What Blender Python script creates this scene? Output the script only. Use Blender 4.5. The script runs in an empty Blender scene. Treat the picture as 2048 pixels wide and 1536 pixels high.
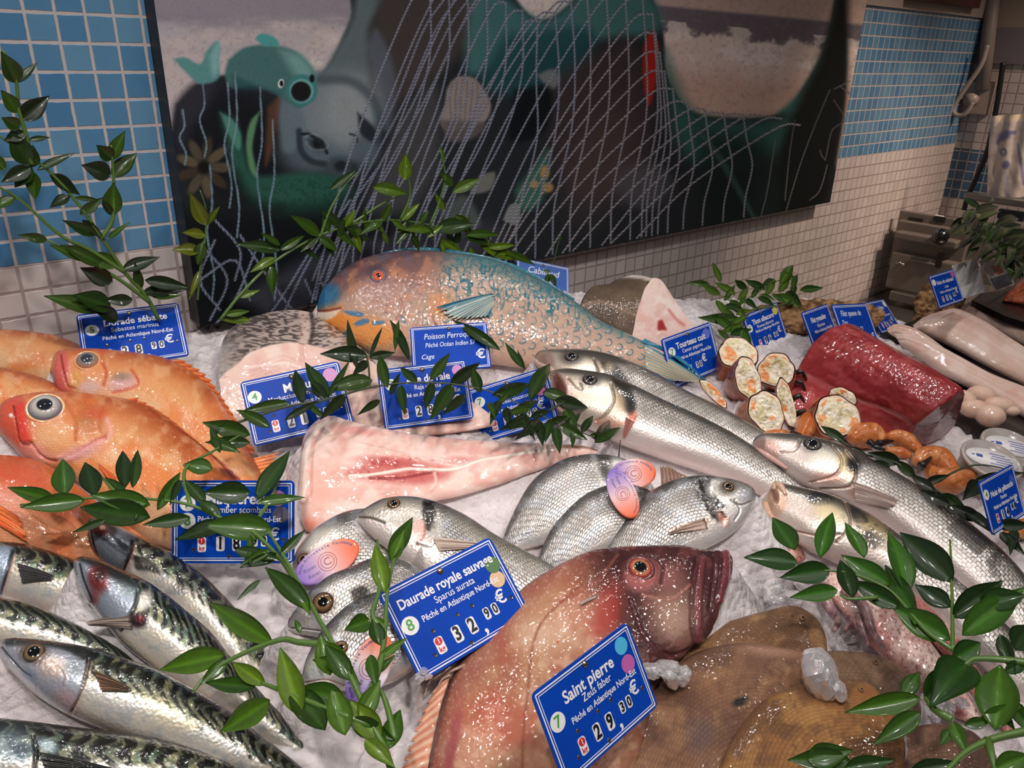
import bpy, math, random
import numpy as np
from mathutils import Vector, Matrix, Euler

# ------------------------------------------------------------------ camera, world, lights, exposure
S = bpy.context.scene
F, CX, CY = 1557.0, 1024.0, 768.0
_a = np.array([1926, -618, 1557.]); _a /= np.linalg.norm(_a)
_b = np.array([-94, 3630, 1557.]); _b -= _a*(_a@_b); _b /= np.linalg.norm(_b)
_n = np.cross(_a, _b)
R = np.array([_a, _n, -_b])                 # camera vectors (x right, y down, z forward) -> world (X along the wall, Y into it, Z up)
CAM = np.array([0, 0, 1.45])
WALL = 1.16
cd = bpy.data.cameras.new('camera'); co = bpy.data.objects.new('camera', cd); S.collection.objects.link(co)
cd.sensor_width = 36; cd.lens = F/2048*36; cd.clip_start = .02
_m = Matrix.Identity(4)
for i in range(3):
    _m[i][0] = R[i][0]; _m[i][1] = -R[i][1]; _m[i][2] = -R[i][2]; _m[i][3] = CAM[i]
co.matrix_world = _m
S.camera = co
S.view_settings.view_transform = 'Standard'; S.view_settings.look = 'None'
S.view_settings.exposure = -0.08; S.view_settings.gamma = 1.0; S.view_settings.use_curve_mapping = False
w = bpy.data.worlds.new('world'); S.world = w; w.use_nodes = True
w.node_tree.nodes['Background'].inputs[0].default_value = (.80, .74, .76, 1)
w.node_tree.nodes['Background'].inputs[1].default_value = .085

def spot(name, loc, target, power, size=110, blend=.8, radius=.028, col=(1, .945, .915)):
    l = bpy.data.lights.new(name, 'SPOT'); l.energy = power; l.spot_size = math.radians(size)
    l.spot_blend = blend; l.shadow_soft_size = radius; l.color = col
    o = bpy.data.objects.new(name, l); S.collection.objects.link(o); o.location = loc
    o.rotation_euler = (Vector(target)-Vector(loc)).to_track_quat('-Z', 'Y').to_euler()
    return o
for x, y, tx, ty, p in [(-.25, .72, -.05, .45, 12), (.15, .80, .2, .5, 11), (.55, .74, .55, .5, 8), (.95, .80, .95, .5, 9), (1.35, .74, 1.3, .5, 10), (1.8, .80, 1.7, .5, 10), (2.3, .74, 2.1, .5, 8),
                        (-.30, -.05, .06, .38, 38), (.35, -.25, .45, .30, 15), (.9, -.15, .85, .25, 14), (1.5, -.2, 1.3, .4, 12)]:
    spot('counter_lamp', (x, y, 2.45), (tx, ty, .9), p, size=84, blend=.95, radius=.025)
spot('added_wall_fill', (2.3, .0, 2.5), (2.4, 1.1, .80), 100, size=46, blend=.9, radius=.06, col=(1, .79, .64))  # added fill spots without a fixture, brightening the far right end of the walls
spot('added_wall_fill', (2.7, -.2, 2.5), (3.05, 1.0, .85), 90, size=46, blend=.9, radius=.06, col=(1, .77, .61))  # second added fill, for the right corner and side wall
spot('added_wall_fill', (.2, -.3, 2.5), (.35, 1.1, 1.35), 55, size=80, blend=1, radius=.06, col=(1, .93, .9))  # added fill spot that lifts the left tiles and painting, no real fixture
al = bpy.data.lights.new('shop_ceiling_panel', 'AREA'); al.energy = 3; al.shape = 'RECTANGLE'; al.size = 2.4; al.size_y = .5; al.color = (1, .9, .85)
ao = bpy.data.objects.new('shop_ceiling_panel', al); S.collection.objects.link(ao); ao.location = (1.0, -.9, 2.5)
ao.rotation_euler = (Vector((1.0, .6, 1.0))-Vector(ao.location)).to_track_quat('-Z', 'Y').to_euler()

# ------------------------------------------------------------------ helpers
random.seed(3)
_T = np.random.RandomState(7).rand(256, 256)
def vn(x, y):
    x = np.asarray(x, float); y = np.asarray(y, float)
    xi = np.floor(x).astype(int); yi = np.floor(y).astype(int); fx = x-xi; fy = y-yi
    fx = fx*fx*(3-2*fx); fy = fy*fy*(3-2*fy)
    a = _T[xi & 255, yi & 255]; b = _T[(xi+1) & 255, yi & 255]; c = _T[xi & 255, (yi+1) & 255]; d = _T[(xi+1) & 255, (yi+1) & 255]
    return (a*(1-fx)+b*fx)*(1-fy)+(c*(1-fx)+d*fx)*fy
def fbm(x, y, o=4):
    r = 0; k = 1; t = 0
    for i in range(o):
        r = r+k*vn(x*2**i+17.3*i, y*2**i+5.1*i); t += k; k *= .5
    return r/t
def ss(a, b, x):
    t = np.clip((x-a)/(b-a), 0, 1); return t*t*(3-2*t)
def rgb(c):
    if isinstance(c, str): c = c.lstrip('#'); return np.array([int(c[i:i+2], 16) for i in (0, 2, 4)])/255.
    return np.array(c[:3], float)/255.
def lin(c):
    c = np.asarray(c, float); return np.where(c <= .04045, c/12.92, ((np.clip(c, 0, None)+.055)/1.055)**2.4)
def L4(c): return tuple(lin(rgb(c)))+(1.0,)

def ray(p):
    p = np.asarray(p, float)
    v = np.stack([(p[..., 0]-CX)/F, (p[..., 1]-CY)/F, np.ones(p.shape[:-1])], -1)
    return v@R.T
SL = .1476
ICE0 = .874
ICEN = np.array([0, -SL, 1.]); ICEN /= np.linalg.norm(ICEN)
def onplane(p, P0, m):
    d = ray(p); t = ((P0-CAM)@m)/(d@m); return CAM+d*t[..., None]
def P(px, py, h=0.0):
    """point on the ice slope (raised by h) seen at this place of the photo"""
    return onplane(np.array([px, py], float), np.array([0, 0, ICE0+h]), ICEN)
def onwall(px, py, y=WALL): return onplane(np.array([px, py], float), np.array([0, y, 0.]), np.array([0, 1., 0]))
def zice(x, y): return ICE0+SL*y
def proj(v):
    c = (v-CAM)@R; return c[..., 0]/c[..., 2]*F+CX, c[..., 1]/c[..., 2]*F+CY

def tag(o, label, cat, group=None, kind=None):
    if label: o['label'] = label
    if cat: o['category'] = cat
    if group: o['group'] = group
    if kind: o['kind'] = kind
    return o
def empty(name, loc, label, cat, group=None):
    o = bpy.data.objects.new(name, None); S.collection.objects.link(o); o.location = tuple(loc); o.empty_display_size = .02
    return tag(o, label, cat, group)
def mk(name, v, f, mat, parent=None, cols=None, uv=None, smooth=True, label=None):
    v = np.asarray(v, float)
    if parent is not None: v = v-np.array(parent_loc(parent))
    loc = (0, 0, 0)
    if parent is None:
        loc = (float(v[:, 0].mean()), float(v[:, 1].mean()), float(v[:, 2].min())); v = v-np.array(loc)
    me = bpy.data.meshes.new(name); me.from_pydata(v.tolist(), [], [tuple(map(int, q)) for q in f]); 
    if cols is not None:
        at = me.color_attributes.new('Col', 'FLOAT_COLOR', 'POINT')
        c = np.ones((len(v), 4)); c[:, :3] = lin(np.clip(cols, 0, 1)); at.data.foreach_set('color', c.ravel())
    if uv is not None:
        ul = me.uv_layers.new(name='UVMap'); li = np.zeros(len(me.loops), int); me.loops.foreach_get('vertex_index', li)
        ul.data.foreach_set('uv', np.asarray(uv)[li].ravel())
    if smooth: me.polygons.foreach_set('use_smooth', [True]*len(me.polygons))
    me.materials.append(mat); me.update()
    o = bpy.data.objects.new(name, me); S.collection.objects.link(o)
    if parent is not None:
        o.parent = parent
    else: o.location = loc
    if label: o['label'] = label
    return o
def parent_loc(p):
    l = np.array(p.location)
    while p.parent: p = p.parent; l = l+np.array(p.location)
    return l

# ------------------------------------------------------------------ materials
def newmat(name):
    m = bpy.data.materials.new(name); m.use_nodes = True; nt = m.node_tree; b = nt.nodes['Principled BSDF']; return m, nt, b
def nd(nt, typ, **k):
    n = nt.nodes.new(typ)
    for a, v in k.items():
        if a in n.inputs: 
            n.inputs[a].default_value = v
        else: setattr(n, a, v)
    return n
def math_n(nt, op, a, b=None, clamp=False):
    n = nt.nodes.new('ShaderNodeMath'); n.operation = op; n.use_clamp = clamp
    for i, q in enumerate((a, b)):
        if q is None: continue
        if isinstance(q, (int, float)): n.inputs[i].default_value = q
        else: nt.links.new(q, n.inputs[i])
    return n.outputs[0]
def mixc(nt, f, a, b, bt='MIX'):
    n = nt.nodes.new('ShaderNodeMix'); n.data_type = 'RGBA'; n.blend_type = bt
    for i, q in ((0, f), (6, a), (7, b)):
        if isinstance(q, (int, float)): n.inputs[i].default_value = q
        elif isinstance(q, tuple): n.inputs[i].default_value = q
        else: nt.links.new(q, n.inputs[i])
    return n.outputs[2]
def simple(name, col, rough=.5, metal=0, spec=.5, coat=0, bump=0, bscale=200, emit=None, trans=0, alpha=1, vary=0, sss=0):
    m, nt, b = newmat(name)
    b.inputs['Base Color'].default_value = L4(col); b.inputs['Roughness'].default_value = rough; b.inputs['Metallic'].default_value = metal
    b.inputs['Specular IOR Level'].default_value = spec; b.inputs['Coat Weight'].default_value = coat; b.inputs['Coat Roughness'].default_value = .06
    b.inputs['Transmission Weight'].default_value = trans
    if sss: b.inputs['Subsurface Weight'].default_value = sss; b.inputs['Subsurface Radius'].default_value = (.01, .005, .004); b.inputs['Subsurface Scale'].default_value = 1
    if bump or vary:
        tc = nd(nt, 'ShaderNodeTexCoord'); no = nd(nt, 'ShaderNodeTexNoise', Scale=bscale, Detail=4.0); nt.links.new(tc.outputs['Object'], no.inputs['Vector'])
        if bump:
            bu = nd(nt, 'ShaderNodeBump', Strength=bump, Distance=.002); nt.links.new(no.outputs[0], bu.inputs['Height']); nt.links.new(bu.outputs[0], b.inputs['Normal'])
            nt.links.new(bu.outputs[0], b.inputs['Coat Normal'])
        if vary:
            c1 = tuple(lin(rgb(col)*(1-vary)))+(1,); c2 = tuple(lin(np.clip(rgb(col)*(1+vary), 0, 1)))+(1,)
            no2 = nd(nt, 'ShaderNodeTexNoise', Scale=bscale*.15, Detail=5.0); nt.links.new(tc.outputs['Object'], no2.inputs['Vector'])
            rr = nd(nt, 'ShaderNodeMapRange'); rr.inputs[1].default_value = .3; rr.inputs[2].default_value = .7; nt.links.new(no2.outputs[0], rr.inputs[0])
            nt.links.new(mixc(nt, rr.outputs[0], c1, c2), b.inputs['Base Color'])
    return m
def attrmat(name, rough=.4, metal=0, coat=.5, bump=.3, bscale=350, bdist=.001, scale=None, sdark=.25, sbump=.4, sss=0, crough=.08, spec=.5, metal_by_lum=False, detail=.6):
    """vertex-coloured wet skin; scale=(length,height) lays rows of scales in metres"""
    m, nt, b = newmat(name)
    at = nd(nt, 'ShaderNodeVertexColor', layer_name='Col'); col = at.outputs[0]
    tc = nd(nt, 'ShaderNodeTexCoord')
    no = nd(nt, 'ShaderNodeTexNoise', Scale=bscale, Detail=detail); nt.links.new(tc.outputs['Object'], no.inputs['Vector'])
    height = no.outputs[0]
    if scale:
        br = nd(nt, 'ShaderNodeTexBrick'); br.offset = .5
        br.inputs['Color1'].default_value = (1, 1, 1, 1); br.inputs['Color2'].default_value = (.72, .72, .72, 1); br.inputs['Mortar'].default_value = (0, 0, 0, 1)
        br.inputs['Scale'].default_value = 1.0; br.inputs['Mortar Size'].default_value = scale[1]*.16; br.inputs['Mortar Smooth'].default_value = .9
        br.inputs['Brick Width'].default_value = scale[0]; br.inputs['Row Height'].default_value = scale[1]
        nt.links.new(tc.outputs['UV'], br.inputs['Vector'])
        dark = mixc(nt, 1.0, col, br.outputs['Color'], 'MULTIPLY')
        # only where the alpha of the pattern (stored in uv-free areas) allows: fade with a soft noise
        no3 = nd(nt, 'ShaderNodeTexNoise', Scale=30.0, Detail=2.0); nt.links.new(tc.outputs['Object'], no3.inputs['Vector'])
        amt = math_n(nt, 'MULTIPLY', math_n(nt, 'MULTIPLY', no3.outputs[0], 1.6), sdark, True)
        pa = nd(nt, 'ShaderNodeAttribute', attribute_name='pat'); amt = math_n(nt, 'MULTIPLY', amt, pa.outputs['Fac'])
        col = mixc(nt, amt, col, dark)
        height = math_n(nt, 'ADD', math_n(nt, 'MULTIPLY', height, 1.0), math_n(nt, 'MULTIPLY', math_n(nt, 'MULTIPLY', br.outputs['Color'], sbump), pa.outputs['Fac']))
    bu = nd(nt, 'ShaderNodeBump', Strength=bump, Distance=bdist); nt.links.new(height, bu.inputs['Height'])
    nt.links.new(bu.outputs[0], b.inputs['Normal']); nt.links.new(bu.outputs[0], b.inputs['Coat Normal'])
    nt.links.new(col, b.inputs['Base Color'])
    b.inputs['Roughness'].default_value = rough; b.inputs['Metallic'].default_value = metal; b.inputs['Specular IOR Level'].default_value = spec
    b.inputs['Coat Weight'].default_value = coat; b.inputs['Coat Roughness'].default_value = crough*.45; b.inputs['Specular IOR Level'].default_value = spec*(.35 if coat > .5 and metal == 0 else 1)
    if sss:
        b.inputs['Subsurface Weight'].default_value = sss; b.inputs['Subsurface Radius'].default_value = (.012, .005, .004); b.inputs['Subsurface Scale'].default_value = .6
    return m

# ------------------------------------------------------------------ painting colours onto vertices
class Cv:
    def __init__(s, px, py, base):
        s.px = px; s.py = py; s.col = np.tile(rgb(base), (len(px), 1)); s.dsp = np.zeros(len(px)); s.pat = np.ones(len(px))
    def mix(s, m, c, a=1.0):
        m = np.clip(m*a, 0, 1)[:, None]; s.col = s.col*(1-m)+rgb(c)*m; return s
    def mell(s, x, y, rx, ry, ang=0, soft=.3):
        c, n = math.cos(math.radians(ang)), math.sin(math.radians(ang)); dx = s.px-x; dy = s.py-y
        r = np.sqrt(((dx*c+dy*n)/rx)**2+((-dx*n+dy*c)/ry)**2); return 1-ss(1-soft, 1+soft, r)
    def ell(s, x, y, rx, ry, c, ang=0, soft=.3, a=1.0, d=0.0, pat=None):
        m = s.mell(x, y, rx, ry, ang, soft); s.mix(m, c, a); s.dsp = s.dsp+m*d
        if pat is not None: s.pat = s.pat*(1-m)+pat*m
        return s
    def dline(s, pts, w):
        pts = np.array(pts, float); d = np.full(len(s.px), 1e9)
        for a, b in zip(pts[:-1], pts[1:]):
            lo = np.minimum(a, b)-w*2-2; hi = np.maximum(a, b)+w*2+2
            i = np.nonzero((s.px > lo[0]) & (s.px < hi[0]) & (s.py > lo[1]) & (s.py < hi[1]))[0]
            if len(i) == 0: continue
            ab = b-a; L = ab@ab+1e-9; t = np.clip(((s.px[i]-a[0])*ab[0]+(s.py[i]-a[1])*ab[1])/L, 0, 1)
            dd = np.hypot(s.px[i]-a[0]-t*ab[0], s.py[i]-a[1]-t*ab[1]); d[i] = np.minimum(d[i], dd)
        return d
    def line(s, pts, w, c=None, soft=.5, a=1.0, d=0.0):
        m = 1-ss(w*(1-soft), w*(1+soft), s.dline(sm(pts), w)); 
        if c is not None: s.mix(m, c, a)
        s.dsp = s.dsp+m*d; return s
    def mpoly(s, pts, soft=4.0, curve=True):
        q = sm(pts+[pts[0]], 6) if curve else np.array(pts+[pts[0]], float)
        ins = np.zeros(len(s.px), bool)
        for (x0, y0), (x1, y1) in zip(q[:-1], q[1:]):
            if y0 == y1: continue
            c = ((y0 > s.py) != (y1 > s.py)) & (s.px < (x1-x0)*(s.py-y0)/(y1-y0)+x0); ins ^= c
        d = np.minimum(s.dline(q, soft), soft); sd = np.where(ins, d, -d); return ss(-soft, soft, sd)
    def poly(s, pts, c, soft=4.0, a=1.0, d=0.0, curve=True, pat=None):
        m = s.mpoly(pts, soft, curve); s.mix(m, c, a); s.dsp = s.dsp+m*d
        if pat is not None: s.pat = s.pat*(1-m)+pat*m
        return s
    def noise(s, sc, c, lo=.5, hi=.7, a=1.0, m=None, o=4, sx=1.0, off=0.0):
        k = ss(lo, hi, fbm(s.px/sc*sx+off, s.py/sc+off, o)); 
        if m is not None: k = k*m
        return s.mix(k, c, a)
def sm(pts, k=8):
    """Catmull-Rom through the points"""
    p = np.array(pts, float)
    if len(p) < 3: return p
    q = np.vstack([2*p[0]-p[1], p, 2*p[-1]-p[-2]]); out = []
    for i in range(1, len(q)-2):
        for j in range(k):
            t = j/k; a, b, c, d = q[i-1], q[i], q[i+1], q[i+2]
            out.append(.5*((2*b)+(-a+c)*t+(2*a-5*b+4*c-d)*t*t+(-a+3*b-3*c+d)*t**3))
    out.append(p[-1]); return np.array(out)
def resample(p, n):
    p = np.asarray(p, float); d = np.r_[0, np.cumsum(np.linalg.norm(np.diff(p, axis=0), axis=1))]; t = np.linspace(0, d[-1], n)
    return np.stack([np.interp(t, d, p[:, k]) for k in range(p.shape[1])], 1)
def grid_faces(n, m, closed=False):
    f = []
    mm = m if closed else m-1
    for i in range(n-1):
        for j in range(mm):
            k = (j+1) % m; f.append((i*m+j, i*m+k, (i+1)*m+k, (i+1)*m+j))
    return f
def tube_v(pts, r, seg=8, cap=True):
    pts = np.asarray(pts, float); n = len(pts); r = np.broadcast_to(np.asarray(r, float), (n,))
    tg = np.gradient(pts, axis=0); tg /= np.linalg.norm(tg, axis=1)[:, None]+1e-12
    up = np.array([0, 0, 1.]) if abs(tg[0][2]) < .9 else np.array([1., 0, 0]); V = []
    u = np.cross(tg[0], up); u /= np.linalg.norm(u)
    for i in range(n):
        u = u-tg[i]*(u@tg[i]); u /= np.linalg.norm(u)+1e-12; w_ = np.cross(tg[i], u)
        for k in range(seg):
            a = 2*math.pi*k/seg; V.append(pts[i]+r[i]*(math.cos(a)*u+math.sin(a)*w_))
    f = grid_faces(n, seg, True)
    if cap: f += [tuple(range(seg))[::-1], tuple((n-1)*seg+k for k in range(seg))]
    return V, f
class MB:
    def __init__(s): s.v = []; s.f = []; s.c = []
    def add(s, V, Fc, col=None):
        k = len(s.v); s.v += [tuple(x) for x in V]; s.f += [tuple(i+k for i in q) for q in Fc]
        if col is not None: s.c += [rgb(col)]*len(V) if not isinstance(col, np.ndarray) or col.ndim == 1 else list(col)
        return s
    def box(s, c, h, M=None, col=None):
        V = np.array([[x, y, z] for x in (-1, 1) for y in (-1, 1) for z in (-1, 1)], float)*np.array(h)
        if M is not None: V = V@np.array(M).T
        return s.add(V+np.array(c), [(0, 1, 3, 2), (4, 6, 7, 5), (0, 4, 5, 1), (2, 3, 7, 6), (0, 2, 6, 4), (1, 5, 7, 3)], col)
    def tube(s, pts, r, seg=8, col=None): V, f = tube_v(pts, r, seg); return s.add(V, f, col)
    def build(s, name, mat, parent=None, smooth=False, label=None):
        return mk(name, s.v, s.f, mat, parent, cols=np.array(s.c) if s.c else None, smooth=smooth, label=label)
def ellipsoid(c, r, M=None, n=16, m=24, half=False):
    V = []; 
    for i in range(n+1):
        a = math.pi*(i/n)*(.5 if half else 1)
        for j in range(m):
            b = 2*math.pi*j/m; V.append([math.sin(a)*math.cos(b), math.sin(a)*math.sin(b), math.cos(a)])
    V = np.array(V)*np.array(r)
    if M is not None: V = V@np.array(M).T
    return V+np.array(c), grid_faces(n+1, m, True)
def frame(nrm, xd=(1, 0, 0)):
    n = np.array(nrm, float); n /= np.linalg.norm(n); x = np.array(xd, float); x = x-n*(x@n); x /= np.linalg.norm(x); return np.stack([x, np.cross(n, x), n], 1)

SUP = []       # what lies on the ice presses it: (x, y, z, r)


# ------------------------------------------------------------------ setting: tiled walls
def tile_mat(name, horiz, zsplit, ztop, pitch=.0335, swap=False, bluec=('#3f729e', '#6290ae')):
    m, nt, b = newmat(name)
    tc = nd(nt, 'ShaderNodeTexCoord'); sp = nd(nt, 'ShaderNodeSeparateXYZ'); geo = nd(nt, 'ShaderNodeNewGeometry'); nt.links.new(geo.outputs['Position'], sp.inputs[0])
    u = sp.outputs[horiz]; v = sp.outputs[2]
    cu = math_n(nt, 'DIVIDE', u, pitch); cv = math_n(nt, 'DIVIDE', math_n(nt, 'SUBTRACT', v, zsplit), pitch)
    fu = math_n(nt, 'ABSOLUTE', math_n(nt, 'SUBTRACT', math_n(nt, 'FRACT', cu), .5)); fv = math_n(nt, 'ABSOLUTE', math_n(nt, 'SUBTRACT', math_n(nt, 'FRACT', cv), .5))
    mx = math_n(nt, 'MAXIMUM', fu, fv)
    no = nd(nt, 'ShaderNodeTexNoise', Scale=90.0, Detail=2.0); nt.links.new(geo.outputs['Position'], no.inputs['Vector'])
    mx2 = math_n(nt, 'ADD', mx, math_n(nt, 'MULTIPLY', math_n(nt, 'SUBTRACT', no.outputs[0], .5), .05))
    g = nd(nt, 'ShaderNodeMapRange'); g.inputs[1].default_value = .425; g.inputs[2].default_value = .46; nt.links.new(mx2, g.inputs[0])
    wn = nd(nt, 'ShaderNodeTexWhiteNoise', noise_dimensions='3D'); cb = nd(nt, 'ShaderNodeCombineXYZ')
    nt.links.new(math_n(nt, 'FLOOR', cu), cb.inputs[0]); nt.links.new(math_n(nt, 'FLOOR', cv), cb.inputs[1]); nt.links.new(cb.outputs[0], wn.inputs[0])
    no2 = nd(nt, 'ShaderNodeTexNoise', Scale=28.0, Detail=4.0); nt.links.new(geo.outputs['Position'], no2.inputs['Vector'])
    rnd = math_n(nt, 'ADD', math_n(nt, 'MULTIPLY', wn.outputs[0], .75), math_n(nt, 'MULTIPLY', no2.outputs[0], .45))
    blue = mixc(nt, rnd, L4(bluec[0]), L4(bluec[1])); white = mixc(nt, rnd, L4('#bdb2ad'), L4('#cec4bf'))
    isb = math_n(nt, 'GREATER_THAN', v, zsplit)
    if ztop: isb = math_n(nt, 'MULTIPLY', isb, math_n(nt, 'LESS_THAN', v, ztop))
    if swap: isb = math_n(nt, 'SUBTRACT', 1.0, isb)
    tilec = mixc(nt, isb, white, blue); grout = mixc(nt, isb, L4('#a08f8a'), L4('#b9b2b0'))
    nt.links.new(mixc(nt, g.outputs[0], tilec, grout), b.inputs['Base Color'])
    rr = nd(nt, 'ShaderNodeMapRange'); rr.inputs[3].default_value = .14; rr.inputs[4].default_value = .8; nt.links.new(g.outputs[0], rr.inputs[0]); nt.links.new(rr.outputs[0], b.inputs['Roughness'])
    bu = nd(nt, 'ShaderNodeBump', Strength=.6, Distance=.0015); hh = math_n(nt, 'ADD', math_n(nt, 'SUBTRACT', 1.0, g.outputs[0]), math_n(nt, 'MULTIPLY', no2.outputs[0], .35)); nt.links.new(hh, bu.inputs['Height']); nt.links.new(bu.outputs[0], b.inputs['Normal'])
    return m
zs = float(onwall(160, 517)[2]); ztop = float(onwall(1830, 21)[2])
XR = float(onwall(1908, 300)[0]) 
print('split', zs, 'top', ztop, 'XR', XR, onwall(1684, 326)[2])
M_tile = tile_mat('blue and white mosaic tiles', 0, zs, ztop)
b = MB(); b.box(((XR-1.2)/2, WALL+.05, 1.4), ((XR+1.2)/2+.1, .05, 1.4)); tag(b.build('wall_back', M_tile), 'wall of small blue mosaic tiles over white mosaic tiles behind the counter', None, kind='structure')
zr0 = 1.10; zr1 = 1.30
rp = lambda px, py: onplane(np.array([px, py], float), np.array([XR, 0, 0]), np.array([1., 0, 0]))
z_a, z_b = float(rp(1960, 300)[2]), float(rp(1945, 402)[2])
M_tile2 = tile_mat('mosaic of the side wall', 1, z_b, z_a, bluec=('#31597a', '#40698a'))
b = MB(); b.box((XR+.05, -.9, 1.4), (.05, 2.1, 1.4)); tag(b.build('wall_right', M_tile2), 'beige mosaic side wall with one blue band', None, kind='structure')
b = MB(); b.box((.9, -.7, -.02), (2.6, 2.3, .02)); tag(b.build('floor', simple('floor grey', '#6a6460', .6)), None, None, kind='structure')
b = MB()
zt = ztop
b.box(((XR-1.2)/2, WALL-.004, zt+.5), ((XR+1.2)/2+.1, .003, .5)); tag(b.build('trim_1', simple('painted wall above', '#a5958a', .8)), None, None, kind='structure')
# pale painted band and beam on the side wall
zq = float(rp(2020, 128)[2]); zq0 = float(rp(2020, 55)[2])
b = MB(); b.box((XR-.004, .2, (zq+zq0)/2), (.004, 1.0, (zq0-zq)/2)); tag(b.build('trim_2', simple('mauve band', '#7b7078', .7)), None, None, kind='structure')
b = MB(); b.box((XR-.003, .2, zq0+.4), (.0035, 1.0, .4)); tag(b.build('trim_3', simple('beige paint', '#9b8b7c', .8)), None, None, kind='structure')
# dark board at the top of the back wall
c0 = onwall(1808, -30); c1 = onwall(1938, 17)
b = MB(); b.box(((c0[0]+c1[0])/2, WALL-.02, c1[2]+.15), ((c1[0]-c0[0])/2, .012, .15)); o = b.build('wooden_sign_board', simple('dark brown wood', '#4b2a20', .5, vary=.2, bscale=60)); tag(o, 'dark brown wooden board high on the wall beside the painting', 'board')

# ------------------------------------------------------------------ painting
PW = WALL-.042
tl = onwall(300, 0, PW); bl = onwall(399, 651, PW); br_ = onwall(1659, 406, PW)
X0 = float((onwall(309, 0, PW)[0]+bl[0])/2); X1 = float((br_[0]+onwall(1735, 0, PW)[0])/2); Z0 = float((bl[2]+br_[2])/2); Z1 = 1.62
print('paint', X0, X1, Z0, 'bl', bl, 'br', br_)
nx, nz = 1150, 440
gx, gz = np.meshgrid(np.linspace(X0, X1, nx), np.linspace(Z0, Z1, nz), indexing='ij')
pv = np.stack([gx.ravel(), np.full(gx.size, PW), gz.ravel()], 1)
px, py = proj(pv)
c = Cv(px, py, '#d6c8c2')
c.noise(90, '#b0a6aa', .45, .6, .6, sx=.35); 
hz = 20+.035*(px-300)
c.mix((1-ss(40, 95, py+30*fbm(px/30, py/12)))*(px < 720), '#807c8a', .8); c.noise(60, '#aaa6b0', .5, .7, .6, m=(px < 720)*(py < 110)*1.0, sx=.4)
R_ = px > 1200
c.mix(R_*1.0, '#bfa497'); lnA = 8+(px-1300)*.095; c.mix(R_*ss(-3, 6, py-lnA), '#6c6068'); 
lnB = lnA+52+28*(fbm(px/22, py*0+3)-.5)+14*(fbm(px/6, py/8)-.5)
c.mix(R_*ss(-6, 8, py-lnB), '#d6c0b5'); c.noise(34, '#e4d4cb', .5, .62, .8, m=R_*(py > lnA+30)*(py < lnB+50)*1.0, sx=.6); c.mix(R_*ss(lnB+50, lnB+110, py), '#c6a293'); c.noise(80, '#d0b1a3', .4, .7, .5, m=R_*(py > lnB+70)*1.0)
c.noise(7, '#8a7c80', .55, .75, .25)
# big dark body
c.poly([(352, 210), (400, 165), (470, 150), (560, 175), (640, 150), (700, 40), (722, -40), (960, -60), (1060, 30), (1110, 30), (1190, -30), (1290, -20), (1325, 60), (1335, 150), (1375, 215), (1440, 234), (1555, 228), (1610, 170), (1655, 80), (1678, -40), (1692, 60), (1690, 200), (1672, 330), (1662, 470), (1200, 620), (700, 760), (350, 760), (330, 400)], '#24282c', 5, pat=None)
c.poly([(640, 150), (700, 45), (722, -40), (790, -40), (740, 60), (760, 140), (700, 190)], '#6c7d80', 12, .8)
c.poly([(740, 60), (790, -40), (960, -40), (950, 60), (900, 130), (820, 190), (760, 230), (740, 140)], '#433d3c', 16, .95)
c.poly([(735, 90), (755, 60), (790, 150), (780, 260), (760, 230)], '#5f6b77', 10, .7)
c.poly([(800, 230), (870, 170), (880, 300), (840, 400), (760, 440), (740, 400)], '#4a4a4b', 18, .8)
c.poly([(950, -60), (1060, 30), (1110, 30), (1190, -30), (1290, -20), (1320, 60), (1200, 80), (1050, 110), (960, 150), (930, 120)], '#467a76', 16, .85)
c.poly([(1010, 70), (1180, 60), (1160, 150), (1040, 190), (960, 170)], '#1f4a4c', 18, .9)
c.poly([(1100, 160), (1180, 110), (1260, 80), (1300, 200), (1290, 330), (1180, 400), (1110, 330)], '#3d3133', 24, .85)
c.ell(1200, 330, 60, 110, '#4d3f3f', 20, .6, .7)
c.ell(1285, 370, 55, 45, '#56545a', 0, .5, .8)
c.poly([(1330, 100), (1380, 215), (1460, 240), (1560, 232), (1620, 175), (1660, 80), (1680, 120), (1640, 260), (1500, 330), (1360, 300)], '#2f6059', 22, .85)
c.poly([(1556, 226), (1610, 170), (1655, 80), (1678, -30), (1672, 120), (1630, 220)], '#3e6a63', 8, .8)
c.poly([(1640, 120), (1690, -40), (1696, 60), (1690, 200), (1665, 330), (1640, 420), (1560, 470), (1560, 300)], '#101414', 14, .95)
c.poly([(1400, 260), (1540, 300), (1560, 420), (1420, 460)], '#142321', 26, .8)
c.poly([(1392, 262), (1440, 330), (1500, 430), (1510, 430), (1450, 320), (1400, 258)], '#3c5952', 5, .7)
c.poly([(1300, 60), (1318, 90), (1314, 150), (1300, 210), (1288, 180), (1286, 100)], '#a0221c', 4, 1)
# bottom-left shadows, arm
c.poly([(340, 420), (700, 430), (900, 500), (700, 760), (350, 760)], '#0c1013', 40, .9)
c.poly([(470, 600), (600, 520), (760, 470), (900, 430), (1010, 470), (900, 520), (700, 560), (560, 640)], '#3a3b44', 22, .85)
# hair
c.ell(440, 260, 95, 100, '#20222b', -20, .18, 1); c.ell(470, 300, 100, 110, '#15181d', 0, .3, .9)
c.poly([(352, 210), (385, 170), (430, 155), (420, 200), (380, 260), (360, 300)], '#34343c', 14, .7)
for k in range(9):
    a = k*.7; c.ell(408+34*math.cos(a), 335+38*math.sin(a), 24, 10, ['#5a5040', '#43382c', '#665a44'][k % 3], math.degrees(a), .35, .85)
c.ell(408, 335, 12, 12, '#191512', 0, .4)
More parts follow.
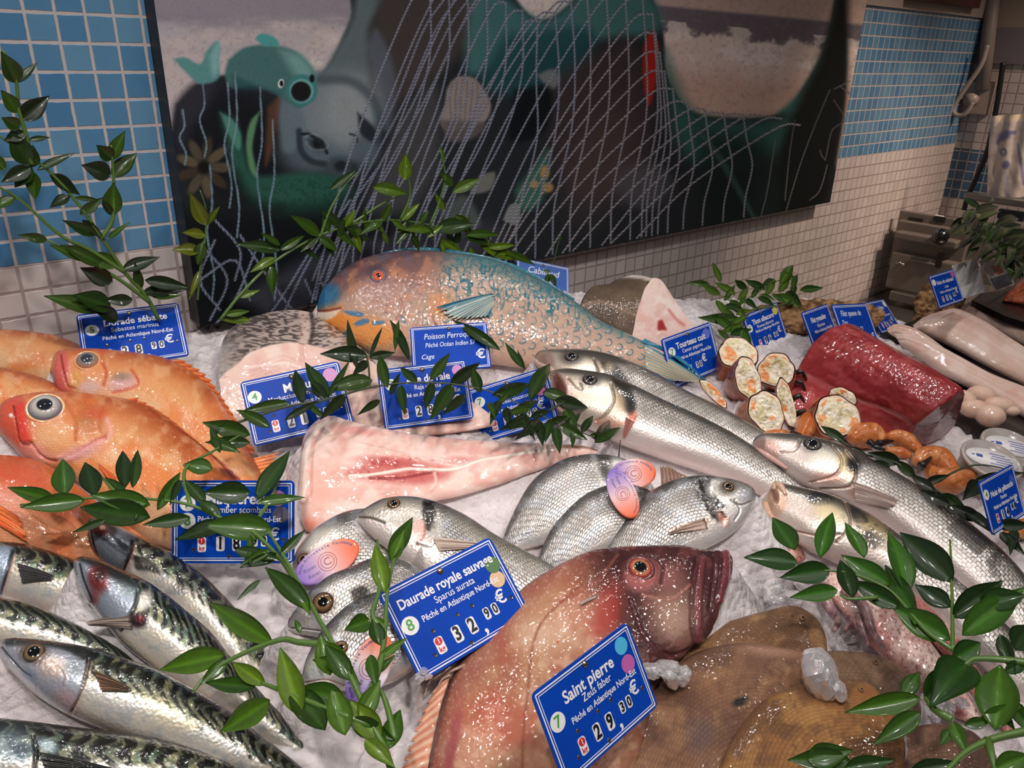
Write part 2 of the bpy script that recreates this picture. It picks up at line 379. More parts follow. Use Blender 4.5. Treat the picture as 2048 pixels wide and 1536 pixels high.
# face
c.ell(662, 236, 100, 92, '#4f5f67', 25, .1, 1); c.ell(668, 226, 88, 78, '#78838a', 25, .35, 1); c.ell(700, 215, 52, 66, '#939a9c', 15, .6, .8); c.ell(620, 310, 60, 38, '#596a72', 10, .5, .8)
c.poly([(560, 190), (600, 215), (612, 260), (590, 300), (565, 300), (555, 240)], '#65767e', 9, .9)
c.line([(640, 160), (700, 162), (742, 195), (758, 235), (754, 262)], 9, '#39444b', .9, .6); c.line([(752, 282), (744, 320), (716, 346), (676, 352)], 9, '#39444b', .9, .6); c.ell(730, 300, 26, 34, '#56646b', 10, .45, .9); c.poly([(715, 225), (748, 255), (752, 285), (722, 268)], '#20262c', 5, .9)
c.line([(700, 268), (712, 272), (715, 284)], 2.5, '#3c484f')
c.line([(598, 262), (602, 300), (622, 322), (650, 328)], 6, '#2b353b', .6, .9); c.ell(634, 288, 20, 15, '#3c474d', 25, .4); c.ell(636, 287, 11, 10, '#1a1c1d', 0, .4); c.ell(638, 283, 2.5, 2.5, '#c4ccd0', 0, .4)
c.line([(604, 268), (622, 270), (646, 292), (654, 306)], 3, '#20272b')
c.ell(678, 335, 26, 22, '#3d4a50', 0, .4, .9); c.ell(682, 332, 13, 10, '#22282d', 0, .4)
# green fish under the face
c.poly([(440, 225), (470, 240), (485, 285), (500, 340), (530, 352), (600, 345), (660, 350), (700, 370), (690, 400), (640, 415), (560, 420), (500, 400), (470, 350), (455, 290)], '#2b5a4c', 10, .95)
c.poly([(520, 222), (500, 245), (492, 290), (500, 340), (515, 352), (505, 300), (510, 262)], '#5d8f66', 4, .95)
c.poly([(440, 225), (466, 240), (482, 270), (478, 300), (458, 270)], '#4f8a78', 4, .9)
c.noise(5, '#1c4338', .5, .65, .6, m=c.mell(610, 385, 90, 32), o=2)
c.poly([(535, 215), (560, 195), (552, 260), (545, 300), (530, 330)], '#7b4c36', 6, .6)
# green fish on top
c.poly([(456, 120), (490, 95), (540, 90), (590, 102), (625, 135), (632, 175), (605, 215), (575, 205), (545, 185), (500, 172), (462, 175), (450, 150)], '#46706e', 5, 1)
c.poly([(560, 100), (600, 110), (625, 140), (622, 175), (590, 150)], '#7aa6a2', 14, .9); c.poly([(465, 150), (500, 165), (560, 190), (540, 180), (470, 178)], '#274d50', 8, .7)
c.poly([(510, 78), (520, 68), (545, 72), (558, 90), (530, 92)], '#4f9b9a', 3)
c.poly([(347, 118), (370, 115), (400, 128), (415, 100), (437, 82), (438, 125), (436, 158), (400, 168), (375, 148)], '#5a908e', 4, 1)
c.poly([(420, 110), (437, 84), (436, 140), (425, 150)], '#8ababa', 8, .8)
c.ell(604, 180, 31, 31, '#3f7f80', 0, .12); c.ell(603, 182, 24, 24, '#76adab', 0, .12); c.ell(602, 183, 20, 20, '#1c1a1d', 0, .12)
c.ell(562, 167, 6, 9, '#dfe6e4', 10, .2); c.ell(563, 167, 4, 6, '#0e1010', 0, .2); c.ell(624, 157, 5, 8, '#16191a', 0, .3)
# shell
c.poly([(893, 180), (905, 160), (925, 152), (950, 158), (972, 185), (982, 215), (968, 245), (930, 258), (895, 262), (880, 240), (888, 215)], '#8d8480', 4)
for k in range(6): c.line([(905+10*k, 158+4*abs(k-2)), (900+11*k, 195), (902+9*k, 240)], 1.6, '#6f6562', .5, .7)
c.poly([(880, 240), (968, 245), (950, 275), (900, 282)], '#5e5857', 6, .9)
c.poly([(1075, 150), (1105, 138), (1120, 160), (1100, 180)], '#7f8080', 5, .8)
c.poly([(1030, 180), (1100, 175), (1090, 260), (1020, 280)], '#0d1215', 10, .9)
c.poly([(1030, 380), (1070, 330), (1100, 300), (1085, 400), (1040, 420)], '#3f7463', 10, .8); c.ell(1090, 345, 9, 14, '#a78550', 10, .4); c.ell(1095, 375, 12, 10, '#a37f4f', 0, .4); c.ell(1068, 368, 8, 8, '#a58a54', 0, .4)
c.poly([(960, 350), (990, 345), (980, 380), (940, 385)], '#82827a', 4, .8); c.poly([(1005, 440), (1020, 410), (1040, 412), (1035, 450)], '#8f9794', 3, .8); c.poly([(880, 420), (930, 390), (960, 450), (900, 460)], '#5c6764', 8, .7)
c.line([(612, 272), (628, 268), (646, 278), (656, 292), (644, 300), (624, 298), (612, 284)], 2, '#d5d8d6', .8, .25); c.line([(560, 420), (640, 416), (700, 396)], 14, '#16332c', .9, .7); c.line([(470, 350), (500, 400), (560, 420)], 12, '#14231f', .9, .6)
c.noise(3, '#0a0c0e', .6, .8, .06, o=2)
# drips
def rope(pts, wd, c1='#8d93a2', c2='#5d6472', twist=7.0, a=.95):
    q = resample(sm(pts, 5), 2+int(np.hypot(*(np.array(pts[-1])-np.array(pts[0])))/8))
    n = len(q)
    for a0, a1 in zip(q[:-1], q[1:]):
        lo = np.minimum(a0, a1)-wd*2; hi = np.maximum(a0, a1)+wd*2
        i = np.nonzero((px > lo[0]) & (px < hi[0]) & (py > lo[1]) & (py < hi[1]))[0]
        if not len(i): continue
        ab = a1-a0; L = math.sqrt(ab@ab)+1e-9; tt = ((px[i]-a0[0])*ab[0]+(py[i]-a0[1])*ab[1])/L; t = np.clip(tt, 0, L)
        sx_ = ((px[i]-a0[0])*ab[1]-(py[i]-a0[1])*ab[0])/L; d = np.hypot(px[i]-a0[0]-t*ab[0]/L, py[i]-a0[1]-t*ab[1]/L)
        m = (1-ss(wd*.6, wd*1.25, d))*a; s_ = ss(-.2, .5, np.sin((a0[1]*1.0+tt)*2*math.pi/twist+sx_*1.2)); cc = rgb(c1)[None]*s_[:, None]+rgb(c2)[None]*(1-s_[:, None])
        c.col[i] = c.col[i]*(1-m[:, None])+cc*m[:, None]
rng = random.Random(5)
def interp(P, x): P = np.array(P, float); return float(np.interp(x, P[:, 0], P[:, 1]))
topc = [(860, -30), (900, -20), (985, 0), (1035, 12), (1065, 42), (1120, 20), (1190, -25), (1290, 0), (1312, 70), (1335, 160), (1375, 205), (1440, 226), (1500, 230), (1555, 235), (1600, 250)]
bot = lambda x: 651-.198*(x-400)-2
tc_ = resample(sm(topc), 25)
for k, (x, y) in enumerate(tc_):
    # steep family
    xe = x-60+70*(k/24.) - (90 if k < 6 else 0); ye = bot(xe); mid = (x*.55+xe*.45+18, y*.5+ye*.5)
    if k < 22: rope([(x, y), (x-2+10*(k > 6), y*.75+ye*.25), mid, (xe+4, y*.2+ye*.8), (xe, ye)], 2.0, '#a59fa4' if k > 8 else '#959bb2', '#5b5e69')
    # arcs running down to the left
    run = 330 if k > 6 else 240; xe = x-run+rng.uniform(-15, 15); ye = min(bot(max(xe, 420)), 660)
    h = ye-y; rope([(x, y), (x-run*.12, y-4+h*.03), (x-run*.42, y+h*.28), (x-run*.72, y+h*.6), (xe, ye)], 2.0, '#aca4a4' if k > 12 else '#999eb0', '#5b5e69')
for k in range(4):   # dense left bundle
    x = 895+24*k; rope([(x, -10), (x-48, 60), (x-100-4*k, 190), (x-150-6*k, 290), (x-205-7*k, 400), (x-270-9*k, 560)], 2.3, '#8f93a3', '#4f5362')
for x, y, l in [(470, 145, 330), (455, 165, 250), (520, 175, 360), (405, 165, 150), (545, 240, 360), (420, 330, 270), (365, 220, 110)]:
    rope([(x, y), (x+4, y+l*.3), (x-6, y+l*.5), (x+8, y+l*.8), (x+4, y+l)], 2.0, '#7f99a8', '#6d8796', 200, .8)
for pts in [[(430, 480), (400, 560), (440, 620)], [(400, 560), (470, 520), (500, 600)], [(412, 500), (455, 560), (420, 640)], [(520, 480), (470, 600), (430, 650)], [(640, 470), (560, 600), (520, 650)], [(700, 400), (620, 520), (560, 640)], [(480, 470), (540, 560), (600, 640)], [(610, 560), (630, 600), (640, 560), (660, 610)], [(760, 330), (700, 420), (640, 600)], [(430, 440), (480, 500), (470, 560)]]:
    rope(pts, 2.6, '#8b94aa', '#4b5162', 8)
for pts in [[(1660, 180), (1630, 250), (1600, 330), (1570, 430)], [(1620, 400), (1640, 380), (1655, 330)], [(1590, 240), (1580, 300), (1570, 400)], [(1550, 280), (1535, 380), (1520, 440)], [(1668, 178), (1700, 162)], [(1680, 172), (1702, 190)], [(1668, 200), (1690, 240), (1664, 260), (1650, 320), (1640, 300)]]:
    rope(pts, 1.6, '#6f6c70', '#4d4c50', 300, .7)
mpnt = attrmat('painted canvas', rough=.5, coat=0, bump=.25, bscale=900, spec=.15)
root = empty('wall_painting', (X0, PW, Z0), 'large painting of a sleeping figure, green fishes and a fishing net, on the tiled wall', 'painting')
mk('painted_canvas', pv, grid_faces(nx, nz), mpnt, root, cols=c.col)
b = MB()
b.box(((X0+X1)/2, (PW+WALL)/2+.001, (Z0+Z1)/2), ((X1-X0)/2-.001, (WALL-PW)/2-.002, (Z1-Z0)/2-.001)); b.build('stretcher_frame', simple('black canvas edge', '#15171c', .5), root)

# ------------------------------------------------------------------ behind the counter on the right
M_grey = simple('grey painted steel', '#6e655d', .35, spec=.5, vary=.08, bscale=40)
M_dark = simple('black plastic', '#17171a', .35)
M_steel = simple('stainless steel', '#8d8985', .3, metal=.9)
M_white = simple('white print', '#e6e4e4', .35)

# ------------------------------------------------------------------ fish builder
VC = lambda p: (p-CAM)/np.linalg.norm(p-CAM)
def fishplane(anchor, h, tilt, turn=0):
    P0 = P(anchor[0], anchor[1], h); t = CAM-P0; t[2] = 0; t /= np.linalg.norm(t)
    if turn: a = math.radians(turn); t = np.array([t[0]*math.cos(a)-t[1]*math.sin(a), t[0]*math.sin(a)+t[1]*math.cos(a), 0])
    m = ICEN*math.cos(math.radians(tilt))+t*math.sin(math.radians(tilt)); return P0, m/np.linalg.norm(m)
class Body: pass
def loft(back, belly, anchor, h, tilt, ratio=.5, tmax=.05, N=220, M=72, ML=18, flat=1.0, turn=0, press=True, P0m=None, nose=.03, tail=.02):
    """solid body round a row of back/belly points; lies on a plane tipped towards the customers"""
    P0, m = P0m or fishplane(anchor, h, tilt, turn)
    A = np.array(back, float); B = np.array(belly, float); k = 10
    a = sm(A, k); b = sm(B, k); mid = (a+b)/2; d = np.r_[0, np.cumsum(np.linalg.norm(np.diff(mid, axis=0), axis=1))+1e-6*np.arange(1, len(mid))]
    s = np.linspace(0, 1, N); s = .5*s+.5*(1-np.cos(s*math.pi))/2 ; q = s*d[-1]
    a = np.stack([np.interp(q, d, a[:, i]) for i in (0, 1)], 1); b = np.stack([np.interp(q, d, b[:, i]) for i in (0, 1)], 1)
    Bp = onplane(a, P0, m); Vp = onplane(b, P0, m); C = (Bp+Vp)/2; Av = (Bp-Vp)/2; a0 = np.linalg.norm(Av, axis=1)+1e-6; Ah = Av/a0[:, None]
    bt = tmax*np.tanh(ratio*a0/tmax)
    bt = bt*np.minimum(1, np.sqrt(np.clip(s/nose, 0, 1)))*np.minimum(1, np.sqrt(np.clip((1-s)/tail, 0.02, 1)))
    v = C-CAM; dist = np.linalg.norm(v, axis=1); v = v/dist[:, None]
    up = Ah-v*np.sum(Ah*v, 1)[:, None]; pu = np.linalg.norm(up, axis=1)+1e-6; up /= pu[:, None]; mu = np.abs(up@m)
    bt = np.minimum(bt, .9*a0*pu/np.maximum(mu, 1e-3)); 
    a1 = np.sqrt(np.maximum((a0*pu)**2-(bt*mu)**2, (.4*a0*pu)**2))/pu
    th = np.r_[np.linspace(0, math.pi, M), np.linspace(math.pi, 2*math.pi, ML+2)[1:-1]]; K = len(th)
    ct, st = np.cos(th), np.sin(th)
    sg = lambda x, e: np.sign(x)*np.abs(x)**e
    V = C[:, None]+a1[:, None, None]*Ah[:, None]*ct[None, :, None]+bt[:, None, None]*m*sg(st, flat)[None, :, None]
    o = Body(); o.P0 = P0; o.m = m; o.N = N; o.K = K; o.M = M; o.V = V.reshape(-1, 3); o.C = C; o.bt = bt; o.a1 = a1; o.Ah = Ah; o.s = np.repeat(s, K); o.t = np.tile(ct, N); o.u = np.tile(st, N)
    du = np.gradient(V, axis=0); dv = np.gradient(V, axis=1); nn = np.cross(dv, du); nn /= np.linalg.norm(nn, axis=2)[..., None]+1e-12
    out = V-C[:, None]; sgn = np.sign(np.sum(nn*out, 2).mean()); o.nrm = (nn*sgn).reshape(-1, 3)
    o.px, o.py = proj(o.V)
    arc = np.r_[0, np.cumsum(np.linalg.norm(np.diff(C, axis=0), axis=1))]; wav = np.median(a1)
    o.uv = np.stack([np.repeat(arc, K), np.tile(th, N)*np.repeat(np.maximum(a1, wav*.35), K)], 1); o.arc = arc; o.th = th
    if press:
        for i in range(4, N-2, 5):
            for f_ in (-.55, 0, .55): 
                p = C[i]+a1[i]*Ah[i]*f_-m*bt[i]*.55; SUP.append((p[0], p[1], p[2], max(.004, a1[i]*.3)))
    return o
def surf(o, x, y, up=0.0):
    ok = np.nonzero((o.u > -.05) & (((o.V-CAM)*o.nrm).sum(1) < 0))[0]; i = ok[np.argmin((o.px[ok]-x)**2+(o.py[ok]-y)**2)]
    return o.Vd[i]+o.nrm[i]*up, o.nrm[i]
def on(o, pts, up=.001):
    return np.array([surf(o, x, y, up)[0] for x, y in pts])
def off(o, pts, up=0.0):
    return onplane(np.array(pts, float), o.P0+o.m*up, o.m)
def finish(o, name, label, cat, mat, cv, group=None, part='body'):
    o.Vd = o.V+o.nrm*cv.dsp[:, None]; c0 = o.C.mean(0); base = o.Vd[:, 2].min()
    o.root = empty(name, (c0[0], c0[1], base), label, cat, group)
    V = np.vstack([o.Vd, o.C[0], o.C[-1]]); n = o.N*o.K
    f = grid_faces(o.N, o.K, True)+[(n, (j+1) % o.K, j) for j in range(o.K)]+[(n+1, n-o.K+j, n-o.K+(j+1) % o.K) for j in range(o.K)]
    col = np.vstack([cv.col, cv.col[0], cv.col[n-1]]); uv = np.vstack([o.uv, o.uv[0], o.uv[-1]])
    ob = mk(part, V, f, mat, o.root, cols=col, uv=uv)
    at = ob.data.attributes.new('pat', 'FLOAT', 'POINT'); at.data.foreach_set('value', np.r_[cv.pat, 0, 0].astype(float))
    o.body = ob; return o
M_eye = attrmat('fish eye', rough=.08, coat=1, bump=0, crough=.02)
def eye(o, x, y, r, iris=('#14161a', '#c9b48a', '#3a3128'), pup=.45, bulge=.5, ring=None, squash=1.0, up=0.0):
    """r in pixels of the photograph"""
    p, n = surf(o, x, y, 0); rr = r*np.linalg.norm(p-CAM)/F*1.02
    n = n+.6*o.m-.35*VC(p); n /= np.linalg.norm(n); Fm = frame(n, o.Ah[5]); V, f = ellipsoid((0, 0, 0), (1, squash, bulge), n=18, m=32, half=True)
    q = np.hypot(V[:, 0], V[:, 1]/squash); col = np.zeros((len(V), 3)); 
    k = ss(pup-.05, pup+.05, q)[:, None]; k2 = ss(.80, .95, q)[:, None]; k1 = ss(.55, .95, q+.12*vn(np.arctan2(V[:, 1], V[:, 0])*2+9, q*2))[:, None]
    ir = rgb(iris[1])*(1-k1*.6)+rgb(iris[2])*k1*.6
    col = rgb(iris[0])*(1-k)+ir*k; col = col*(1-k2)+rgb(iris[2])*k2
    Vw = (V*rr)@Fm.T+p+n*(up-.0004); mk('eye', Vw, f, M_eye, o.root, cols=col)
    if ring:
        th = np.linspace(0, 2*math.pi, 33)[:-1]; c_ = np.stack([np.cos(th)*rr*1.04, np.sin(th)*rr*1.04*squash, np.full(32, -rr*.02)], 1)@Fm.T+p+n*up; c_ = np.vstack([c_, c_[:2]])
        V, f = tube_v(c_, rr*ring[1], 8, False); mk('eye_rim', V, f, ring[0], o.root)
M_fin = attrmat('fin membrane', rough=.35, coat=.7, bump=.15, bscale=600)
def fin(o, base, tip, name='fin', c0='#b9a391', c1='#8c7763', rays=26, jag=.12, thick=.0006, onb=True, up=.002, upt=0.0, n=70, edge=None, ons=False, ripple=.0008):
    """ray fin between a base line and a tip line (photo pixels)"""
    bs = resample(sm(base), n); tp = resample(sm(tip), n)
    b3 = on(o, bs, up) if onb else off(o, bs, up)
    t3 = on(o, tp, upt) if ons else off(o, tp, upt)
    K = 14; u = np.linspace(0, 1, n); rr = .5+.5*np.cos(u*rays*2*math.pi); V = []; C = []
    for j in range(K):
        w_ = j/(K-1); ln = 1-jag*(1-rr)*ss(.55, 1, np.full(n, w_))
        q = b3+(t3-b3)*(w_*ln)[:, None]+o.m*(ripple*rr*math.sin(w_*2.6))[:, None]
        q = q+o.m*(.25*np.linalg.norm(t3-b3, axis=1)*w_*(1-w_)*.35)[:, None]
        V.append(q); cc = rgb(c0)*(rr[:, None])+rgb(c1)*(1-rr[:, None]); cc = cc*(.92+.16*vn(u*9, np.full(n, w_*3)))[:, None]
        if edge is not None: 
            e = np.clip(ss(.12, 0, u)+ss(.88, 1, u), 0, 1)[:, None] if edge[1] == 'side' else np.full((n, 1), ss(.75, .95, w_))
            cc = cc*(1-e)+rgb(edge[0])*e
        C.append(cc)
    V = np.array(V).reshape(-1, 3); C = np.array(C).reshape(-1, 3); V2 = V-o.m*thick; f = grid_faces(K, n); k = len(V)
    f2 = [tuple(i+k for i in q[::-1]) for q in f]; rim = []
    bd = [j for j in range(n)]+[i*n+n-1 for i in range(1, K)]+[(K-1)*n+j for j in range(n-2, -1, -1)]+[i*n for i in range(K-2, 0, -1)]
    for i, a in enumerate(bd): b_ = bd[(i+1) % len(bd)]; rim.append((a, b_, b_+k, a+k))
    return mk(name, np.vstack([V, V2]), f+f2+rim, M_fin, o.root, cols=np.vstack([C, C]))
def tube_on(o, name, pts, r, col, up=0.0, mat=None, k=8):
    q = sm(pts, 6); V3 = on(o, q, up); 
    for _ in range(2): V3[1:-1] = (V3[:-2]+2*V3[1:-1]+V3[2:])/4
    n = len(V3); rr = np.array(r)*np.ones(1) if np.isscalar(r) else np.interp(np.linspace(0, 1, n), np.linspace(0, 1, len(r)), r)
    V, f = tube_v(V3, rr, k); return mk(name, V, f, mat or M_fin, o.root, cols=np.tile(rgb(col), (len(V), 1)))
# ------------------------------------------------------------------ redfish
M_red = attrmat('redfish skin', rough=.5, coat=1, bump=.6, bscale=230, bdist=.0012, scale=(.004, .0034), sdark=.22, sbump=.25, sss=.15)
M_lens = simple('lens rim', '#d99a66', .15, coat=1)
def redfish(label, back, belly, anchor, h, tilt, ey=None, head=None, paint=None, seed=0, **k):
    o = loft(back, belly, anchor, h, tilt, ratio=.55, tmax=.042, **k); c = Cv(o.px, o.py, '#dd9a62'); t = o.t
    c.mix(ss(.0, .95, t+.25*fbm(o.px/45+seed, o.py/45)-.12), '#a04018', .95); c.mix(ss(.1, -.8, t), '#e6b88e', .9)
    c.noise(60, '#df7434', .42, .68, .7, off=seed*7.7); c.noise(22, '#e8b98c', .5, .7, .5, off=seed*3.1+5); c.noise(34, '#a5542c', .55, .75, .4, m=ss(-.1, .5, t), off=seed)
    c.noise(7, '#c98a4a', .55, .75, .3, o=3)
    c.mix(ss(.86, .99, t), '#a6401f', .8)
    if paint: paint(c, o)
    finish(o, 'redfish', label, 'fish', M_red, c, 'redfish heaped at the left')
    if ey: eye(o, *ey[:3], iris=ey[3], pup=ey[4], bulge=.55, ring=(M_lens, .13))
    return o
def r3(c, o):
    hm = ss(.40, .12, o.s); c.mix(hm, '#d2683f', .45)
    c.poly([(-12, 850), (12, 800), (45, 795), (60, 860), (64, 920), (30, 900)], '#cf4a34', 7, .8)
    c.poly([(30, 812), (46, 808), (54, 850), (66, 876), (60, 884), (42, 880), (34, 850)], '#d8392f', 3, .8, d=.002); c.line([(26, 812), (36, 860), (42, 886), (62, 890)], 2.2, '#8e2c22', d=-.0015)
    c.line([(62, 885), (80, 910), (110, 922), (150, 905), (190, 880), (212, 872)], 2.5, '#b3452f', d=-.002); c.line([(118, 918), (150, 912), (190, 888), (216, 876), (222, 862), (214, 840)], 6, '#e9a497', .6, .8, d=.0016)
    c.ell(110, 870, 40, 30, '#e3b07c', 0, .7, .8); c.ell(70, 905, 34, 16, '#dd8f84', 15, .6, .8); c.ell(160, 905, 45, 14, '#d9a0a0', -15, .7, .7); c.ell(176, 840, 24, 22, '#a8682f', 0, .8, .6); c.ell(190, 826, 26, 12, '#c64a24', 0, .7, .6)
    c.line([(130, 800), (150, 840), (150, 880)], 3, '#c06a3c', d=-.0012); c.line([(205, 812), (198, 850), (212, 876)], 3, '#b9512f', .6, .6, d=-.001)
    c.ell(22, 831, 4, 4, '#efe6df', d=.001)
def r2(c, o):
    c.mix(ss(.38, .1, o.s), '#d8734a', .35)
    c.poly([(102, 742), (118, 705), (134, 712), (140, 750), (150, 778), (128, 785), (112, 770)], '#cf5a55', 5, .85, d=.001); c.line([(122, 710), (128, 745), (136, 772), (150, 776)], 2, '#9a3530', d=-.0015); c.line([(104, 745), (116, 780), (130, 790)], 4, '#b0566a', .6, .8)
    c.ell(150, 760, 14, 18, '#d99a4e', 20, .7, .8); c.ell(180, 774, 22, 12, '#d3b3b4', 0, .7, .8); c.ell(245, 765, 30, 16, '#cfa4a8', -15, .6, .8); c.ell(242, 753, 18, 8, '#85705a', 0, .8, .7)
    c.line([(206, 770), (212, 745), (205, 725)], 3, '#c5603a', d=-.0012); c.line([(225, 785), (262, 776), (276, 762), (262, 738)], 2.5, '#cf6240', d=-.0015)
    c.ell(205, 700, 14, 7, '#d2562c', 10, .7, .7)
def rx(c, o): pass
o1 = redfish('redfish farthest back in the heap, only its dark orange back in view', [(-70, 690), (-30, 668), (0, 659), (50, 662), (110, 671), (160, 690), (210, 730), (260, 770)],
    [(-70, 720), (-30, 745), (0, 750), (60, 766), (110, 780), (150, 798), (200, 808), (260, 790)], (60, 765), .02, 22, paint=rx, seed=2)
o2 = redfish('redfish with a cloudy grey eye and pink mouth lying against the back price card', [(100, 745), (108, 712), (125, 700), (155, 697), (200, 698), (260, 704), (330, 716), (385, 745), (430, 786), (470, 850), (505, 910), (525, 955), (532, 990)],
    [(104, 752), (113, 778), (128, 795), (150, 806), (200, 826), (250, 846), (300, 880), (350, 930), (395, 975), (440, 1000), (475, 1005), (510, 1005), (534, 1000)], (300, 880), .028, 24,
    ey=(175, 722, 18, ('#343b44', '#7c7774', '#b0755c'), .5), paint=r2, seed=1)
fin(o2, [(340, 720), (385, 748), (430, 787), (470, 850), (500, 905)], [(372, 722), (416, 752), (450, 802), (488, 862), (518, 912)], 'dorsal_fin', '#c9703a', '#a03f1e', 15, .35, onb=False, up=.008, upt=.004)
fin(o2, [(495, 920), (508, 960), (515, 1000)], [(560, 905), (548, 950), (546, 1000)], 'tail_fin', '#e9965a', '#b9562c', 12, .25, onb=False, up=.004, upt=.0)
o4 = redfish('redfish squeezed between two others at the left edge, only its orange flank visible', [(-80, 750), (-30, 735), (10, 736), (50, 745), (95, 760), (135, 785), (190, 830), (250, 880)],
    [(-80, 800), (-30, 842), (10, 855), (60, 868), (110, 885), (160, 900), (210, 905), (260, 895)], (60, 862), .035, 24, paint=rx, seed=3)
o3 = redfish('redfish with the largest pale eye and red lips, lowest head of the heap', [(-14, 845), (8, 803), (60, 787), (130, 784), (210, 792), (285, 808), (350, 850), (420, 905), (480, 965), (540, 1035), (590, 1090)],
    [(-14, 852), (14, 885), (55, 926), (110, 944), (150, 962), (185, 990), (225, 1035), (280, 1075), (350, 1100), (440, 1120), (540, 1120)], (170, 970), .045, 26, ey=(91, 817, 26, ('#1d222b', '#bdb4aa', '#6c6f76'), .45), paint=r3)
fin(o3, [(250, 800), (300, 815), (355, 853), (420, 905), (475, 960)], [(278, 796), (334, 832), (386, 874), (442, 922), (494, 970)], 'dorsal_fin', '#d9733c', '#a63d1c', 15, .5, onb=False, up=.012, upt=.006)
fin(o3, [(195, 925), (215, 950)], [(238, 960), (228, 1010)], 'pectoral_fin', '#e58a58', '#c9562c', 10, .1, up=.002, upt=.004, ons=True)
def r5(c, o): 
    c.mix(o.s*0+1, '#d8623a', .35); c.ell(20, 960, 80, 30, '#c43f28', 0, .8, .6); c.ell(10, 1000, 50, 30, '#e0a08e', 20, .7, .7); c.ell(120, 1020, 60, 18, '#a8442a', 15, .8, .6)
o5 = redfish('redfish lowest in the heap at the left edge, belly facing out above the mackerels', [(-140, 940), (-60, 912), (0, 910), (60, 918), (110, 938), (160, 975), (225, 1030), (300, 1080)],
    [(-140, 1000), (-60, 1095), (0, 1110), (60, 1125), (110, 1138), (160, 1145), (225, 1140), (300, 1110)], (60, 1120), .035, 24, paint=r5, seed=4)
fin(o5, [(-40, 990), (-20, 1040)], [(45, 1040), (60, 1085)], 'pectoral_fin', '#ef8a4c', '#d95a26', 12, .1, up=.002, upt=.003, ons=True)

# ------------------------------------------------------------------ mackerels
M_mac = attrmat('mackerel skin', rough=.36, metal=.45, coat=1, bump=.5, bscale=420, bdist=.0008, crough=.05)
def mackerel(label, back, belly, anchor, h, tilt, paint=None, ey=None, seed=0, ratio=.8, tmax=.036, **k):
    o = loft(back, belly, anchor, h, tilt, ratio=ratio, tmax=tmax, N=300, M=96, **k); c = Cv(o.px, o.py, '#c9c2b6'); t = o.t
    arc = np.repeat(o.arc, o.K); v = o.uv[:, 1]; wr = np.interp(o.s, np.linspace(0, 1, o.N), o.a1)
    n1 = fbm(arc*60+seed*5, t*2.2+seed, 3)-.5; n2 = fbm(arc*140, t*4+seed*2, 3)-.5
    c.mix(ss(.15, -.5, t+n1*.3), '#ddd4c6', .9); c.noise(30, '#e8dcc0', .45, .7, .6, m=ss(.3, -.2, t)*ss(-.9, -.4, t), off=seed); c.noise(16, '#a9b3bb', .5, .7, .5, m=ss(.4, 0, t), off=seed+3); c.mix(ss(-.75, -.98, t), '#b5a394', .6)
    green = ss(-.22, .02, t+n1*.35); c.mix(green, '#606450', .95); c.noise(26, '#8d8a62', .45, .65, .8, m=green, off=seed*1.7); c.noise(22, '#46685c', .52, .7, .6, m=green, off=seed*2.9+4)
    per = .0115*(1+.25*math.sin(seed)); ph = arc/per*2*math.pi+5.5*n1+2.0*n2+2.4*np.sin(t*6+seed)+t*4.5
    st = ss(-.25, .25, np.sin(ph))*ss(-.25, .0, t+n2*.6); c.mix(st, '#080d0a', .95)
    st2 = ss(.35, .7, np.sin(ph*1.0+2.2+n2*6))*ss(.2, .5, t); c.mix(st2, '#0a110d', .75)
    c.mix(ss(.70, .93, t+n2*.3), '#101613', .92)
    c.noise(4.5, '#f1e9da', .66, .76, .55, m=ss(.5, .1, t)*ss(-.9, -.3, t), o=2, off=seed)
    if paint: paint(c, o)
    finish(o, 'mackerel', label, 'fish', M_mac, c, 'mackerels fanned out in the near left corner')
    if ey: eye(o, *ey[:3], iris=ey[3], pup=ey[4], bulge=.35)
    return o
MEY = ('#0c0f13', '#7d664b', '#3b332b')
def mA(c, o):
    c.poly([(165, 1040), (190, 1030), (240, 1050), (272, 1070), (262, 1100), (244, 1134), (220, 1140), (180, 1110)], '#8f98a8', 6, .9); c.poly([(166, 1042), (185, 1034), (225, 1045), (232, 1070), (200, 1078)], '#3b3230', 6, .8)
    c.ell(200, 1058, 16, 12, '#6b2420', 10, .4, .9); c.ell(205, 1055, 6, 5, '#c9a88a', 0, .4); c.line([(168, 1045), (176, 1080), (186, 1106)], 5, '#44373a', .5, .8); c.line([(182, 1062), (188, 1090), (195, 1110)], 2, '#3c2d2e')
    c.line([(264, 1082), (262, 1100), (246, 1138)], 3, '#22201f', d=-.002); c.line([(270, 1090), (262, 1115), (250, 1142)], 4, '#d7a493', .6, .8)
    c.poly([(266, 1110), (300, 1120), (322, 1148), (290, 1140), (272, 1138)], '#2b2926', 4, .85)
mA_ = mackerel('farthest mackerel of the fan, its open mouth below the orange redfish', [(166, 1046), (176, 1038), (190, 1035), (218, 1042), (280, 1072), (350, 1110), (420, 1162), (500, 1248), (560, 1325), (610, 1400), (645, 1470), (664, 1512)],
    [(168, 1056), (174, 1085), (186, 1112), (222, 1138), (270, 1172), (320, 1210), (390, 1275), (455, 1345), (525, 1415), (585, 1470), (630, 1505), (664, 1518)], (300, 1190), .02, 20, paint=mA, seed=1)
def mB(c, o):
    c.poly([(-90, 1100), (-30, 1088), (22, 1092), (28, 1110), (12, 1160), (0, 1190), (-60, 1190)], '#9fb0c4', 6, .9); c.line([(26, 1098), (20, 1120), (8, 1160), (0, 1188)], 3, '#23272a', d=-.002); c.line([(30, 1110), (20, 1140), (8, 1180)], 4, '#cfa596', .6, .7)
